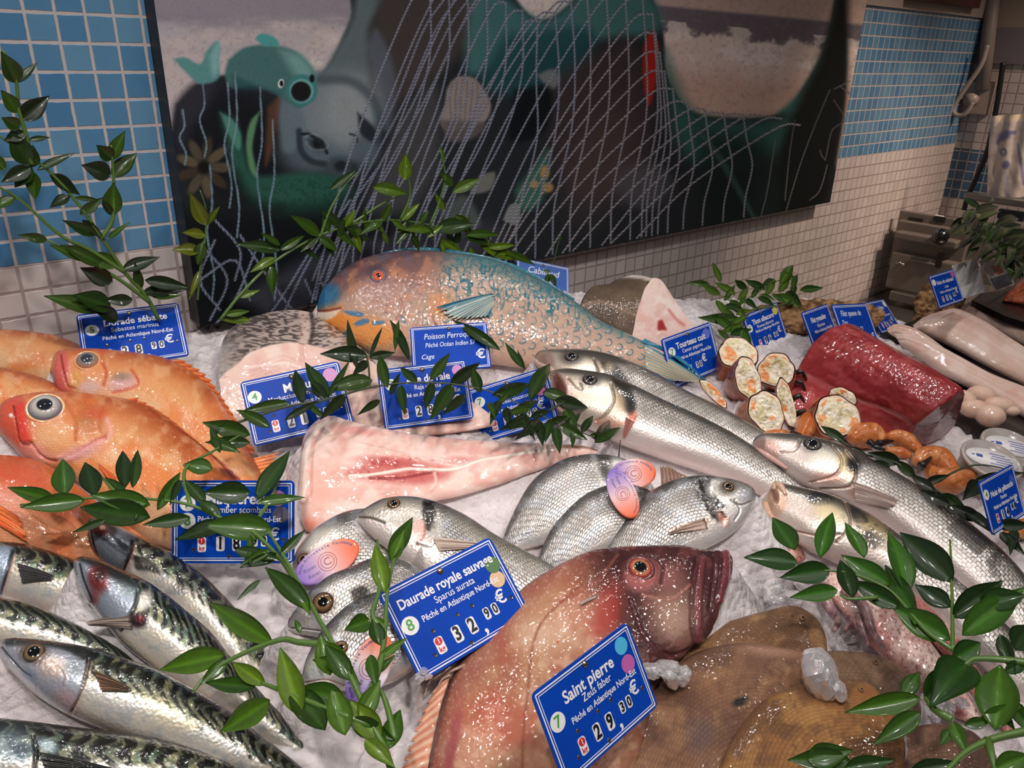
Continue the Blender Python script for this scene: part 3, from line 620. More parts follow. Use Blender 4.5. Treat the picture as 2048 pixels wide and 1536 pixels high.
mB_ = mackerel('mackerel cut off by the left edge, dark fin showing under the redfish', [(-120, 1120), (-60, 1088), (0, 1082), (60, 1090), (120, 1108), (170, 1130), (240, 1180), (310, 1250), (370, 1320), (420, 1380)],
    [(-120, 1130), (-60, 1185), (0, 1196), (60, 1218), (120, 1240), (180, 1262), (240, 1290), (310, 1330), (370, 1370), (420, 1400)], (120, 1240), .02, 20, paint=mB, seed=2)
fin(mB_, [(34, 1126), (46, 1168)], [(110, 1156), (104, 1162)], 'pectoral_fin', '#4c4c4c', '#2d2b2a', 8, .05, up=.001, upt=.004, ons=True)
def mD(c, o): c.mix(ss(.1, .5, o.t), '#2a3a32', .35)
mD_ = mackerel('mackerel mostly hidden, only its striped back running left to right behind the large one', [(-90, 1190), (-40, 1186), (0, 1194), (60, 1208), (120, 1232), (180, 1262), (240, 1298), (290, 1340), (340, 1380)],
    [(-90, 1230), (-40, 1285), (0, 1300), (60, 1312), (120, 1325), (180, 1345), (240, 1370), (290, 1385), (340, 1400)], (120, 1325), .032, 24, paint=mD, seed=3)
def mC(c, o):
    c.poly([(150, 1120), (180, 1118), (230, 1140), (272, 1165), (275, 1190), (262, 1222), (235, 1262), (190, 1215), (158, 1160)], '#98a3b3', 6, .9); c.poly([(152, 1118), (190, 1114), (250, 1145), (276, 1175), (240, 1165), (200, 1140)], '#202523', 6, .9)
    c.ell(196, 1158, 20, 28, '#6d1f1e', -10, .5, .9); c.ell(200, 1150, 11, 12, '#2b1413', 0, .5, .9); c.ell(188, 1195, 10, 14, '#9d3f35', 0, .8, .7); c.ell(180, 1205, 7, 6, '#3d1714', 0, .5, .8)
    c.line([(152, 1126), (160, 1165), (178, 1202)], 5, '#b6bcc6', .5, .9, d=.001); c.line([(160, 1128), (168, 1160), (184, 1198)], 2, '#39393d')
    c.line([(276, 1182), (272, 1205), (258, 1232), (240, 1262)], 3, '#1c1a1b', d=-.002); c.ell(250, 1175, 30, 12, '#6f7d7a', 25, .7, .6); c.ell(290, 1200, 14, 22, '#ece7de', 20, .5, .8)
    c.ell(277, 1240, 18, 16, '#1f1011', 0, .4, .95); c.ell(280, 1238, 8, 7, '#6e1d1c', 0, .5, .8)
mC_ = mackerel('mackerel with a blood red eye socket and a pale fin sticking out', [(148, 1130), (152, 1117), (168, 1113), (205, 1122), (250, 1142), (298, 1164), (350, 1202), (420, 1262), (470, 1325), (540, 1405), (600, 1465), (650, 1520), (690, 1556)],
    [(150, 1140), (157, 1170), (176, 1206), (205, 1245), (245, 1290), (290, 1325), (350, 1368), (420, 1412), (480, 1455), (540, 1502), (600, 1540), (650, 1566), (692, 1572)], (290, 1330), .03, 24, paint=mC, seed=4)
fin(mC_, [(262, 1228), (268, 1258)], [(182, 1238), (190, 1243)], 'pectoral_fin', '#a39488', '#6f635c', 12, .05, up=.002, upt=.010, ons=True)
mF_ = mackerel('mackerel under the large one, only a strip of silvery belly showing at the left edge', [(-80, 1330), (-30, 1328), (0, 1334), (50, 1372), (105, 1408), (170, 1442), (230, 1462), (290, 1480)],
    [(-80, 1400), (-30, 1425), (0, 1430), (50, 1440), (105, 1452), (170, 1472), (230, 1486), (290, 1492)], (50, 1440), .02, 20, seed=5)
def mE(c, o):
    c.poly([(-4, 1300), (10, 1278), (60, 1280), (110, 1288), (170, 1320), (172, 1345), (160, 1390), (138, 1422), (100, 1410), (40, 1355), (10, 1330)], '#a7adba', 7, .95); c.poly([(0, 1285), (30, 1272), (100, 1278), (180, 1300), (175, 1325), (130, 1300), (60, 1290), (20, 1292)], '#2a2f2e', 6, .9)
    c.ell(105, 1335, 28, 22, '#c9ab97', 10, .7, .7); c.ell(66, 1304, 31, 24, '#56463d', 15, .35, .8); c.line([(4, 1295), (22, 1318), (44, 1342), (60, 1352)], 2.4, '#4b4f58', d=-.001); c.line([(12, 1318), (40, 1350), (78, 1385), (128, 1425)], 5, '#d3d3da', .6, .7)
    c.ell(58, 1350, 16, 10, '#7e8aa0', 30, .7, .6); c.line([(100, 1318), (128, 1345), (126, 1370)], 1.6, '#8a6f62', .5, .7); c.ell(150, 1335, 20, 18, '#66706f', 0, .8, .7); c.ell(132, 1400, 26, 18, '#cfa3a4', 30, .8, .7)
    c.line([(178, 1318), (172, 1345), (162, 1380), (142, 1425)], 2.2, '#6c544a', d=-.002); c.line([(184, 1325), (176, 1360), (160, 1400), (146, 1428)], 3, '#e3c5ac', .8, .5, d=.0006)
    c.line([(178, 1312), (190, 1306)], 5, '#1a1d1c'); c.ell(330, 1420, 60, 22, '#eddfae', 28, .9, .5); c.ell(230, 1400, 60, 22, '#d7d8d6', 20, .9, .5)
mE_ = mackerel('large whole mackerel in front with round dark eye, silver gill cover and small brown fin', [(-3, 1300), (2, 1282), (18, 1275), (60, 1277), (120, 1284), (180, 1295), (245, 1315), (315, 1340), (400, 1386), (480, 1438), (540, 1485), (600, 1532), (670, 1600)],
    [(-1, 1308), (12, 1332), (32, 1354), (72, 1392), (130, 1428), (185, 1452), (250, 1476), (320, 1498), (400, 1530), (480, 1568), (540, 1595), (600, 1618), (672, 1625)], (250, 1478), .035, 24, paint=mE, ey=(68, 1305, 16, MEY, .55), seed=6)
fin(mE_, [(188, 1342), (204, 1384)], [(264, 1378), (258, 1386)], 'pectoral_fin', '#8d6a50', '#4a3b32', 9, .08, up=.001, upt=.003, ons=True)
def mG(c, o):
    c.ell(20, 1490, 50, 40, '#6e7f88', 0, .5, .7); c.ell(45, 1500, 18, 16, '#33424a', 0, .5, .8); c.line([(66, 1472), (72, 1500), (68, 1540)], 3, '#1a1f20', d=-.002); c.ell(95, 1490, 22, 14, '#9fb4bb', 30, .6, .8)
mG_ = mackerel('mackerel nearest the front edge with olive green stripes running along the bottom left', [(-110, 1450), (-50, 1437), (0, 1436), (60, 1442), (150, 1454), (250, 1465), (330, 1480), (400, 1500), (470, 1528), (540, 1562), (600, 1595)],
    [(-110, 1500), (-50, 1585), (0, 1605), (60, 1612), (150, 1622), (250, 1625), (330, 1622), (400, 1618), (470, 1615), (540, 1612), (600, 1604)], (150, 1600), .03, 22, paint=mG, seed=7)
fin(mG_, [(80, 1506), (92, 1548)], [(232, 1540), (220, 1552)], 'pectoral_fin', '#3a3c3a', '#1d1f1e', 9, .05, up=.001, upt=.004, ons=True)

# ------------------------------------------------------------------ sea basses
M_bass = attrmat('sea bass skin', rough=.36, metal=.5, coat=.9, bump=.35, bscale=380, bdist=.0008, scale=(.0062, .0045), sdark=.9, sbump=1.2, crough=.06)
def bass(label, back, belly, anchor, h, tilt, paint=None, ey=None, seed=0, ratio=.62, tmax=.05, **k):
    o = loft(back, belly, anchor, h, tilt, ratio=ratio, tmax=tmax, N=320, M=96, **k); c = Cv(o.px, o.py, '#a9a29a'); t = o.t
    n1 = fbm(o.px/60+seed, o.py/60)-.5
    c.mix(ss(.25, .75, t+n1*.25), '#55534e', .95); c.mix(ss(.65, .95, t+n1*.2), '#2a2926', .9); c.mix(ss(0, -.6, t+n1*.3), '#cfc5bf', .9); c.mix(ss(-.5, -.95, t), '#e3cfc8', .8)
    c.pat = ss(-.75, -.25, t)*ss(.17, .27, o.s); c.noise(40, '#e9e2da', .5, .75, .4, m=ss(.5, 0, t)); 
    lat = np.exp(-((t-.30)/.02)**2)*ss(.22, .3, o.s); c.mix(lat, '#77716a', .5)
    if paint: paint(c, o)
    finish(o, 'sea_bass', label, 'fish', M_bass, c, 'whole silver sea basses')
    if ey: eye(o, *ey[:3], iris=ey[3], pup=ey[4], bulge=.4)
    return o
BEY = ('#0e1116', '#5e5850', '#23211f')
def b1(c, o):
    c.pat *= ss(1235, 1260, o.px)
    c.poly([(1078, 705), (1110, 700), (1170, 702), (1200, 715), (1230, 745), (1200, 770), (1120, 765), (1085, 725)], '#c0b09c', 8, .8); c.poly([(1078, 700), (1150, 694), (1220, 708), (1260, 728), (1200, 722), (1140, 706)], '#4b4741', 6, .8)
    c.poly([(1076, 708), (1100, 706), (1110, 725), (1095, 740), (1080, 728)], '#a3847c', 5, .8); c.ell(1170, 738, 26, 18, '#e6dcc6', 10, .7, .9); c.ell(1143, 714, 22, 16, '#3e3b38', 0, .5, .7)
    c.poly([(1200, 722), (1225, 725), (1250, 752), (1262, 790), (1235, 790), (1210, 750)], '#2a231c', 7, .9); c.ell(1222, 740, 10, 16, '#c9b79a', -20, .6, .7); c.ell(1232, 760, 14, 22, '#272b33', -20, .6, .85); c.line([(1188, 718), (1196, 745), (1190, 775)], 2, '#6e6255', d=-.002)
s1 = bass('uppermost sea bass, lying below the parrotfish with pointed open mouth', [(1070, 712), (1076, 703), (1090, 699), (1130, 698), (1180, 701), (1236, 715), (1305, 745), (1370, 782), (1440, 815), (1510, 855), (1570, 895), (1620, 930), (1660, 965)],
    [(1072, 718), (1080, 740), (1095, 765), (1135, 800), (1180, 820), (1236, 840), (1305, 865), (1370, 885), (1440, 905), (1510, 925), (1570, 945), (1620, 960), (1662, 975)], (1300, 880), .015, 20, paint=b1, ey=(1143, 713, 14, BEY, .5), seed=1)
tube_on(s1, 'jaw', [(1068, 722), (1085, 733), (1105, 740), (1120, 760)], [.003, .005, .004, .002], '#b79c8f', up=.001)
def b2(c, o):
    c.pat *= ss(1255, 1290, o.px-.0*(o.py-800))
    c.poly([(1104, 745), (1150, 738), (1220, 752), (1262, 790), (1272, 830), (1240, 870), (1180, 850), (1130, 820), (1104, 790)], '#c9bba9', 8, .9); c.poly([(1104, 742), (1160, 734), (1230, 750), (1300, 780), (1240, 772), (1180, 752), (1140, 748)], '#4b4842', 6, .8)
    c.poly([(1103, 750), (1116, 748), (1130, 775), (1126, 800), (1110, 790)], '#6f3a33', 4, .95, d=-.004); c.poly([(1116, 746), (1136, 758), (1150, 790), (1150, 812), (1134, 805), (1130, 775)], '#c9a79d', 5, .8)
    c.line([(1136, 756), (1152, 775), (1164, 778), (1160, 766)], 2, '#7c6455', .5, .8, d=-.001)
    c.ell(1205, 790, 34, 26, '#ebe3cf', 25, .7, .9); c.ell(1182, 760, 20, 15, '#4a4947', 0, .5, .7); c.line([(1222, 768), (1228, 800), (1210, 830), (1192, 842)], 2, '#8a7a68', d=-.0022)
    c.poly([(1226, 756), (1250, 772), (1268, 800), (1270, 840), (1250, 820), (1232, 785)], '#231d17', 7, .95); c.ell(1258, 795, 10, 22, '#0f1114', -20, .6, .95); c.ell(1240, 800, 10, 20, '#b79f7c', -20, .7, .7)
    c.line([(1192, 842), (1220, 852), (1255, 842), (1272, 826)], 4, '#d79f8d', .6, .8); c.ell(1215, 845, 22, 10, '#e1a897', 0, .8, .7); c.ell(1264, 838, 8, 14, '#a44c40', 0, .6, .7)
s2 = bass('sea bass with wide open pinkish mouth, second from the parrotfish', [(1100, 750), (1104, 742), (1118, 738), (1145, 738), (1212, 748), (1258, 766), (1328, 800), (1400, 832), (1465, 866), (1523, 905), (1581, 948), (1640, 995), (1690, 1040)],
    [(1101, 760), (1104, 795), (1118, 822), (1150, 845), (1195, 868), (1240, 890), (1300, 912), (1370, 935), (1440, 958), (1505, 985), (1565, 1010), (1630, 1035), (1688, 1052)], (1300, 905), .024, 24, paint=b2, ey=(1180, 760, 15, BEY, .5), seed=2)
tube_on(s2, 'jaw', [(1101, 785), (1108, 812), (1130, 830), (1152, 838)], [.003, .005, .005, .002], '#c49f92', up=.002)
fin(s2, [(1252, 836), (1268, 844)], [(1246, 874), (1250, 876)], 'pectoral_fin', '#b98478', '#a0685c', 6, .1, up=.002, upt=.004, ons=True)
def b3(c, o):
    c.pat *= ss(1700, 1735, o.px+.3*(o.py-930))
    c.poly([(1505, 888), (1530, 868), (1590, 872), (1650, 895), (1700, 925), (1700, 975), (1640, 978), (1570, 945)], '#d2c3bb', 8, .9); c.poly([(1525, 868), (1590, 864), (1660, 878), (1740, 925), (1690, 920), (1620, 888), (1570, 880)], '#55524c', 7, .85)
    c.poly([(1506, 886), (1530, 878), (1560, 890), (1556, 915), (1530, 916)], '#c79c92', 5, .8); c.ell(1655, 920, 30, 22, '#f1ebdb', 20, .7, .9); c.ell(1622, 890, 22, 14, '#55524d', 0, .5, .7)
    c.line([(1560, 905), (1590, 900), (1600, 880)], 2, '#8c7468', .5, .7, d=-.001); c.line([(1665, 890), (1684, 920), (1670, 950), (1620, 965)], 2, '#8b7766', d=-.0022); c.line([(1690, 900), (1712, 935), (1700, 972), (1640, 978)], 2.4, '#8b7766', d=-.0022)
    c.ell(1694, 930, 16, 26, '#cdb583', -20, .7, .8); c.ell(1707, 928, 13, 16, '#0d0c0b', -20, .6, .95); c.ell(1660, 955, 34, 12, '#dca99c', 0, .8, .8); c.ell(1712, 985, 14, 14, '#c58a7c', 0, .7, .7)
s3 = bass('long sea bass running to the right edge, whole flank uncovered beside the crab claws', [(1506, 882), (1514, 872), (1532, 866), (1581, 867), (1642, 877), (1700, 897), (1757, 925), (1815, 958), (1884, 1003), (1954, 1057), (2016, 1111), (2060, 1165), (2110, 1250)],
    [(1506, 892), (1515, 908), (1530, 924), (1560, 948), (1602, 974), (1655, 992), (1705, 1012), (1750, 1042), (1805, 1085), (1868, 1140), (1935, 1200), (1995, 1262), (2060, 1340)], (1750, 1042), .028, 24, paint=b3, ey=(1624, 889, 16, BEY, .5), seed=3, tmax=.055)
tube_on(s3, 'jaw', [(1506, 896), (1522, 904), (1545, 918), (1575, 938)], [.002, .004, .004, .002], '#caa096', up=.001)
fin(s3, [(1706, 962), (1712, 1004)], [(1798, 1006), (1782, 1018)], 'pectoral_fin', '#c2aba0', '#93807a', 12, .06, up=.002, upt=.006, ons=True)
def b4(c, o):
    c.pat *= ss(1790, 1830, o.px+.3*(o.py-1060)); c.mix((1-ss(1740, 1800, o.px)), '#d3c2b7', .75)
    c.poly([(1545, 966), (1600, 972), (1660, 988), (1730, 1020), (1800, 1075), (1730, 1050), (1660, 1010), (1600, 992)], '#4b463e', 7, .9); c.ell(1640, 998, 26, 14, '#1e1e1e', 10, .4, .9)
    c.ell(1660, 1025, 34, 18, '#e6d4a8', 20, .7, .9); c.ell(1715, 1032, 12, 22, '#2a2825', -30, .5, .8); c.ell(1745, 1060, 32, 26, '#bfa878', 30, .8, .8); c.ell(1742, 1078, 26, 16, '#2f2c29', 20, .8, .8); c.noise(12, '#2a2622', .5, .68, .6, m=c.mell(1745, 1060, 60, 40, 30))
    c.poly([(1530, 985), (1545, 970), (1570, 978), (1575, 1000), (1560, 1030), (1540, 1030)], '#cda58c', 6, .8); c.ell(1548, 990, 7, 14, '#9c6c58', -15, .5, .8, d=-.003); c.line([(1580, 1060), (1640, 1072), (1680, 1068)], 2, '#a27e72', d=-.002); c.line([(1690, 1000), (1700, 1050), (1672, 1085)], 2, '#86705f', d=-.002)
s4 = bass('nearest sea bass, gaping round mouth, behind the big leafy sprig', [(1540, 978), (1545, 968), (1558, 965), (1602, 974), (1664, 990), (1726, 1020), (1776, 1052), (1830, 1094), (1896, 1144), (1954, 1192), (2016, 1252), (2060, 1300), (2110, 1370)],
    [(1524, 1000), (1526, 1018), (1540, 1040), (1568, 1064), (1605, 1095), (1664, 1125), (1735, 1152), (1800, 1185), (1860, 1225), (1905, 1275), (1960, 1330), (2010, 1380), (2070, 1430)], (1740, 1150), .03, 26, paint=b4, seed=4, tmax=.052)
tube_on(s4, 'lower_lip', [(1575, 1062), (1550, 1042), (1534, 1022), (1530, 1006)], [.002, .004, .005, .004], '#c9a287', up=.0)
tube_on(s4, 'upper_lip', [(1572, 990), (1562, 974), (1552, 968), (1547, 978)], [.002, .004, .004, .003], '#d0ab95', up=.0)

# ------------------------------------------------------------------ sea breams
M_bream = attrmat('sea bream skin', rough=.34, metal=.5, coat=.9, bump=.4, bscale=420, bdist=.0008, scale=(.0046, .0034), sdark=.85, sbump=1.2, crough=.05)
def bream(label, back, belly, anchor, h, tilt, paint=None, ey=None, seed=0, ratio=.42, tmax=.034, group='silver gilt-head breams', **k):
    o = loft(back, belly, anchor, h, tilt, ratio=ratio, tmax=tmax, N=240, M=96, **k); c = Cv(o.px, o.py, '#aca69f'); t = o.t
    n1 = fbm(o.px/40+seed, o.py/40)-.5
    c.mix(ss(.35, .85, t+n1*.35), '#5f5e5c', .9); c.mix(ss(.82, 1, t), '#2b2d31', .9); c.mix(ss(-.1, -.7, t+n1*.3), '#dcd3cb', .9)
    lines = ss(.2, .8, np.sin((t+.12*np.sin(o.s*5))*52))*ss(.85, .6, t)*ss(-.75, -.5, t)*ss(.28, .36, o.s); c.mix(lines, '#8b8377', .35)
    c.noise(18, '#b9c2cc', .5, .7, .5, off=seed); c.noise(26, '#efe9e0', .55, .75, .5, off=seed+9, m=ss(.6, .1, t)); c.pat = ss(-.85, -.5, t)*ss(.26, .34, o.s)
    if paint: paint(c, o)
    finish(o, 'sea_bream', label, 'fish', M_bream, c, group)
    if ey: eye(o, *ey[:3], iris=ey[3], pup=ey[4], bulge=.4)
    return o
DEY = ('#0a0c10', '#7d6040', '#33211a')
def d5(c, o): c.poly([(1196, 912), (1222, 918), (1230, 950), (1215, 965), (1200, 945)], '#35312e', 7, .85); c.ell(1240, 935, 20, 16, '#efeae0', 0, .6, .8); c.ell(1150, 985, 50, 40, '#f0ebe6', 0, .9, .6); c.noise(10, '#caa9a2', .6, .75, .5, m=c.mell(1120, 1030, 70, 40))
d5_ = bream('sea bream at the rear right with an orange oval tag over its eye', [(1294, 950), (1281, 934), (1240, 915), (1191, 908), (1138, 915), (1099, 934), (1063, 963), (1033, 1012), (1011, 1062), (1002, 1095)],
    [(1296, 962), (1288, 985), (1262, 1012), (1222, 1040), (1180, 1060), (1140, 1075), (1100, 1087), (1060, 1096), (1030, 1103), (1006, 1104)], (1130, 1070), .022, 30, paint=d5, ey=(1262, 935, 13, DEY, .45), seed=1)
def d6(c, o): c.ell(1285, 985, 12, 16, '#2c2927', 20, .5, .8)
d6_ = bream('sea bream wedged between its two neighbours, purple oval tag on its cheek', [(1325, 1002), (1302, 982), (1270, 970), (1238, 967), (1202, 974), (1165, 992), (1129, 1025), (1099, 1063), (1081, 1104), (1072, 1130)],
    [(1328, 1012), (1312, 1040), (1282, 1062), (1250, 1082), (1220, 1102), (1190, 1117), (1160, 1130), (1130, 1140), (1102, 1145), (1076, 1140)], (1200, 1110), .030, 30, paint=d6, seed=2)
def d7(c, o):
    c.pat *= 1-ss(1395, 1430, o.px); c.mix(ss(1410, 1440, o.px)*ss(-.2, .3, o.t), '#9a948c', .7); c.mix(ss(1380, 1450, o.px)*ss(.2, -.4, o.t), '#e2dcd6', .8)
    c.poly([(1400, 960), (1416, 958), (1424, 985), (1436, 1015), (1452, 1035), (1446, 1048), (1425, 1030), (1408, 1000)], '#25211f', 6, .8, d=-.0015); c.noise(5, '#0f0d0c', .42, .6, .9, m=c.mell(1422, 1000, 20, 52, -30)); c.ell(1447, 1040, 9, 18, '#c98d78', -30, .6, .8)
    c.ell(1430, 978, 16, 16, '#e6e0d6', 0, .7, .7); c.ell(1455, 975, 17, 14, '#4b443c', 0, .5, .8); c.ell(1490, 990, 16, 14, '#8f959b', 0, .7, .7); c.line([(1462, 1000), (1480, 1010), (1504, 1002)], 1.6, '#7a756f', .5, .7, d=-.001); c.line([(1470, 1040), (1480, 1020), (1470, 1000)], 2, '#8c857d', .5, .7, d=-.001)
    c.line([(1332, 1060), (1380, 1048), (1415, 1042)], 5, '#b58a72', .7, .7); c.ell(1425, 1070, 34, 14, '#ece4de', -25, .8, .8)
d7_ = bream('largest right-hand sea bream, head uncovered and facing right above the dark red fish', [(1512, 988), (1505, 975), (1482, 963), (1445, 955), (1403, 951), (1362, 956), (1325, 969), (1291, 990), (1262, 1020), (1240, 1048), (1220, 1080), (1208, 1110)],
    [(1512, 996), (1506, 1012), (1492, 1038), (1472, 1062), (1447, 1080), (1415, 1097), (1375, 1115), (1335, 1130), (1295, 1138), (1265, 1140), (1238, 1136), (1214, 1126)], (1340, 1120), .04, 32, paint=d7, ey=(1456, 974, 11, DEY, .5), seed=3)
fin(d7_, [(1408, 1036), (1416, 1058)], [(1334, 1067), (1336, 1070)], 'pectoral_fin', '#cdb4a6', '#b0968a', 8, .05, up=.001, upt=.002, ons=True)
fin(d7_, [(1322, 970), (1350, 961), (1380, 955)], [(1320, 931), (1340, 934), (1362, 948)], 'dorsal_fin', '#8d6f5e', '#6a5044', 7, .1, onb=False, up=.0, upt=-.004)
def d2(c, o):
    c.ell(640, 1080, 40, 24, '#efe8da', -40, .7, .8); c.poly([(660, 1078), (690, 1080), (705, 1110), (700, 1125), (680, 1095)], '#2c2724', 5, .8); c.ell(608, 1120, 18, 16, '#5a3c2e', 0, .5, .8)
d2_ = bream('sea bream behind, its eye beside an oval tag printed purple to orange', [(585, 1128), (590, 1108), (600, 1090), (623, 1063), (660, 1037), (696, 1022), (740, 1018), (790, 1040), (850, 1085), (900, 1130)],
    [(585, 1140), (590, 1165), (604, 1185), (625, 1200), (655, 1210), (690, 1210), (740, 1204), (790, 1190), (850, 1165), (902, 1142)], (690, 1200), .02, 26, paint=d2, ey=(608, 1120, 13, DEY, .45), seed=4)
def d1(c, o):
    c.pat *= ss(868, 890, o.px)
    c.poly([(715, 1032), (745, 1012), (790, 998), (850, 1000), (880, 1030), (870, 1060), (800, 1050), (750, 1040)], '#a39c90', 7, .7); c.poly([(714, 1034), (750, 1040), (800, 1058), (850, 1080), (870, 1120), (860, 1160), (800, 1120), (740, 1072)], '#e6d8d1', 8, .95)
    c.ell(788, 1008, 19, 14, '#5e5648', 0, .5, .7); c.ell(800, 1012, 30, 14, '#e5dccb', 20, .8, .4); c.line([(716, 1034), (742, 1036), (768, 1046)], 1.8, '#6c645c', .5, .8, d=-.0015); c.poly([(845, 1002), (864, 1008), (868, 1035), (858, 1060), (846, 1040)], '#1f1b19', 5, .85); c.noise(5, '#0f0d0c', .42, .6, .9, m=c.mell(858, 1028, 14, 34))
    c.line([(850, 1055), (846, 1075), (832, 1090)], 2.4, '#6d2a24', .5, .8); c.ell(838, 1060, 12, 22, '#d9a79b', 10, .6, .8); c.line([(838, 1085), (862, 1090), (868, 1076)], 3, '#d8d0c8', .5, .8, d=.001)
    c.mix(ss(.2, .7, o.t)*ss(880, 920, o.px), '#a39a88', .6)
d1_ = bream('sea bream on top facing left, black mark behind its head', [(714, 1034), (718, 1026), (735, 1013), (770, 996), (825, 993), (880, 1006), (934, 1032), (989, 1068), (1044, 1098), (1107, 1132), (1180, 1180), (1240, 1230)],
    [(714, 1038), (719, 1048), (742, 1072), (779, 1103), (821, 1138), (866, 1170), (920, 1198), (975, 1220), (1030, 1238), (1090, 1250), (1160, 1260), (1235, 1262)], (900, 1190), .04, 26, paint=d1, ey=(788, 1008, 13, DEY, .5), seed=5)
fin(d1_, [(866, 1076), (878, 1102)], [(985, 1094), (980, 1100)], 'pectoral_fin', '#c9b5a6', '#a99486', 10, .05, up=.002, upt=.003, ons=True)
def d3(c, o):
    c.ell(690, 1185, 34, 26, '#f1ebdf', -20, .7, .9); c.poly([(700, 1180), (722, 1172), (738, 1180), (728, 1200), (708, 1202)], '#35302c', 5, .85); c.ell(645, 1207, 26, 22, '#4b3c33', 0, .4, .85); c.line([(580, 1256), (610, 1258), (640, 1262)], 1.6, '#8d7a78', .5, .8, d=-.0015); c.ell(605, 1235, 20, 16, '#a9a49e', 0, .8, .6)
d3_ = bream('sea bream with the largest clear eye, middle of three left-hand heads', [(576, 1250), (579, 1236), (605, 1200), (630, 1172), (660, 1150), (704, 1132), (751, 1114), (806, 1118), (850, 1150), (900, 1195)],
    [(577, 1258), (588, 1266), (620, 1272), (655, 1280), (695, 1292), (740, 1300), (790, 1298), (830, 1278), (870, 1246), (903, 1212)], (700, 1292), .035, 28, paint=d3, ey=(646, 1206, 20, DEY, .45), seed=6)
def d4(c, o):
    c.ell(640, 1330, 34, 24, '#b9c2b4', 0, .8, .7); c.ell(675, 1296, 18, 12, '#5c4a3e', 0, .5, .8); c.line([(610, 1365), (650, 1360), (690, 1372)], 1.6, '#9a7c72', .5, .8, d=-.0015); c.ell(700, 1310, 24, 12, '#e6e0d4', 30, .8, .5); c.ell(650, 1372, 34, 8, '#d8b9ae', 0, .8, .7)
d4_ = bream('sea bream lowest at the left, mostly covered by the leafy sprig', [(604, 1352), (612, 1318), (638, 1268), (668, 1234), (700, 1206), (750, 1184), (800, 1180), (850, 1205), (895, 1250)],
    [(606, 1362), (626, 1376), (660, 1382), (700, 1382), (740, 1378), (780, 1368), (815, 1348), (850, 1318), (896, 1268)], (700, 1380), .03, 28, paint=d4, ey=(682, 1295, 13, DEY, .4), seed=7)

# ------------------------------------------------------------------ parrotfish
M_parrot = attrmat('parrotfish skin', rough=.5, coat=1, bump=.75, bscale=220, bdist=.0014, sss=.1)
PFb = [(634, 618), (637, 600), (645, 580), (663, 560), (690, 537), (737, 514), (805, 503), (890, 505), (976, 517), (1027, 536), (1095, 568), (1147, 602), (1198, 640), (1249, 665), (1290, 684)]
PFv = [(634, 622), (636, 634), (646, 646), (664, 656), (685, 672), (710, 690), (760, 708), (830, 717), (905, 724), (980, 730), (1060, 740), (1130, 752), (1190, 760), (1245, 760), (1290, 752)]
o = loft(PFb, PFv, (905, 735), .012, 38, ratio=.5, tmax=.06, N=420, M=150, tail=.01)
c = Cv(o.px, o.py, '#bb9a87'); t = o.t
c.mix(ss(.1, .9, t), '#5b7070', .8); c.mix(ss(.8, 1, t), '#27464f', .85); c.mix(ss(-.5, -.95, t), '#d9b39c', .8)
bd = ss(820, 900, o.px+.25*(o.py-600)); w1 = fbm(o.px/16, o.py/11, 2); w2 = fbm(o.px/9+40, o.py/14+3, 2)
# rows of horseshoe scales
cxs = (o.px+.55*o.py)/27.; cys = (o.py-.45*o.px)/25.; cxs = cxs+.5*(np.floor(cys) % 2); fx = cxs-np.floor(cxs)-.5; fy = cys-np.floor(cys)-.5; rr = np.hypot(fx*1.0, fy*1.0)+.16*(w1-.5)
ring = ss(.10, .0, np.abs(rr-.30))*ss(.25, .05, -fx*1.0+.0+.35*(w2-.5))
big = ss(1120, 1210, o.px)
sq = ss(.47, .52, fbm(o.px/7.5, o.py/15+9, 2))*ss(.66, .6, fbm(o.px/7.5, o.py/15+9, 2)); low = ss(.1, -.55, t)
c.mix(sq*bd*(1-big)*ss(-.3, .2, t), '#28636f', .95); c.mix(ring*bd*(.6+.4*np.maximum(low, big))*ss(-.98, -.7, t), '#28656f', .97); c.mix(ss(.1, .04, np.hypot(fx*1.6, fy))*bd*big, '#4d93a0', .9)
c.noise(11, '#3e747c', .5, .6, .6, m=bd*ss(.4, .8, t), o=2)
hd = 1-bd
c.mix(hd*ss(-.5, .5, t), '#6f4c4c', .85); c.noise(30, '#7b4f4e', .45, .65, .6, m=hd*ss(-.1, .6, t)); c.noise(22, '#c98a63', .5, .7, .6, m=hd); c.noise(16, '#5e5f78', .55, .7, .5, m=hd*ss(.3, .8, t))
c.mix(ss(670, 634, o.px)*ss(560, 580, o.py), '#2a6890', .95); c.ell(655, 590, 26, 22, '#276a93', -30, .5, .85)
c.ell(662, 645, 26, 30, '#e88b33', -40, .5, .9); c.ell(740, 665, 62, 28, '#e8964a', 12, .5, .85); c.ell(700, 640, 40, 12, '#e69042', 10, .6, .8); c.ell(880, 612, 20, 26, '#e0904f', 10, .7, .7); c.ell(790, 545, 26, 10, '#d88a55', 20, .8, .6)
c.poly([(634, 622), (655, 624), (680, 618), (668, 634), (650, 640), (636, 636)], '#e8d6c4', 3, .95); c.line([(634, 622), (655, 621), (680, 616)], 2, '#94513f', d=-.002)
for pl in [[(684, 622), (700, 622), (726, 626), (722, 634), (700, 630)], [(706, 648), (722, 638), (738, 638), (736, 646), (716, 652)], [(744, 642), (768, 642), (766, 648), (746, 650)], [(684, 668), (694, 660), (698, 668), (688, 676)], [(800, 628), (806, 632), (812, 648), (804, 642)]]: c.poly(pl, '#4f7c9f', 2, .95)
c.line([(800, 600), (805, 620), (792, 640)], 3, '#b07f70', d=-.0015); c.line([(870, 560), (878, 600), (862, 630), (880, 680)], 3, '#c79584', .6, .6, d=-.002); c.line([(780, 690), (820, 640), (840, 600)], 1.4, '#c9a08a')
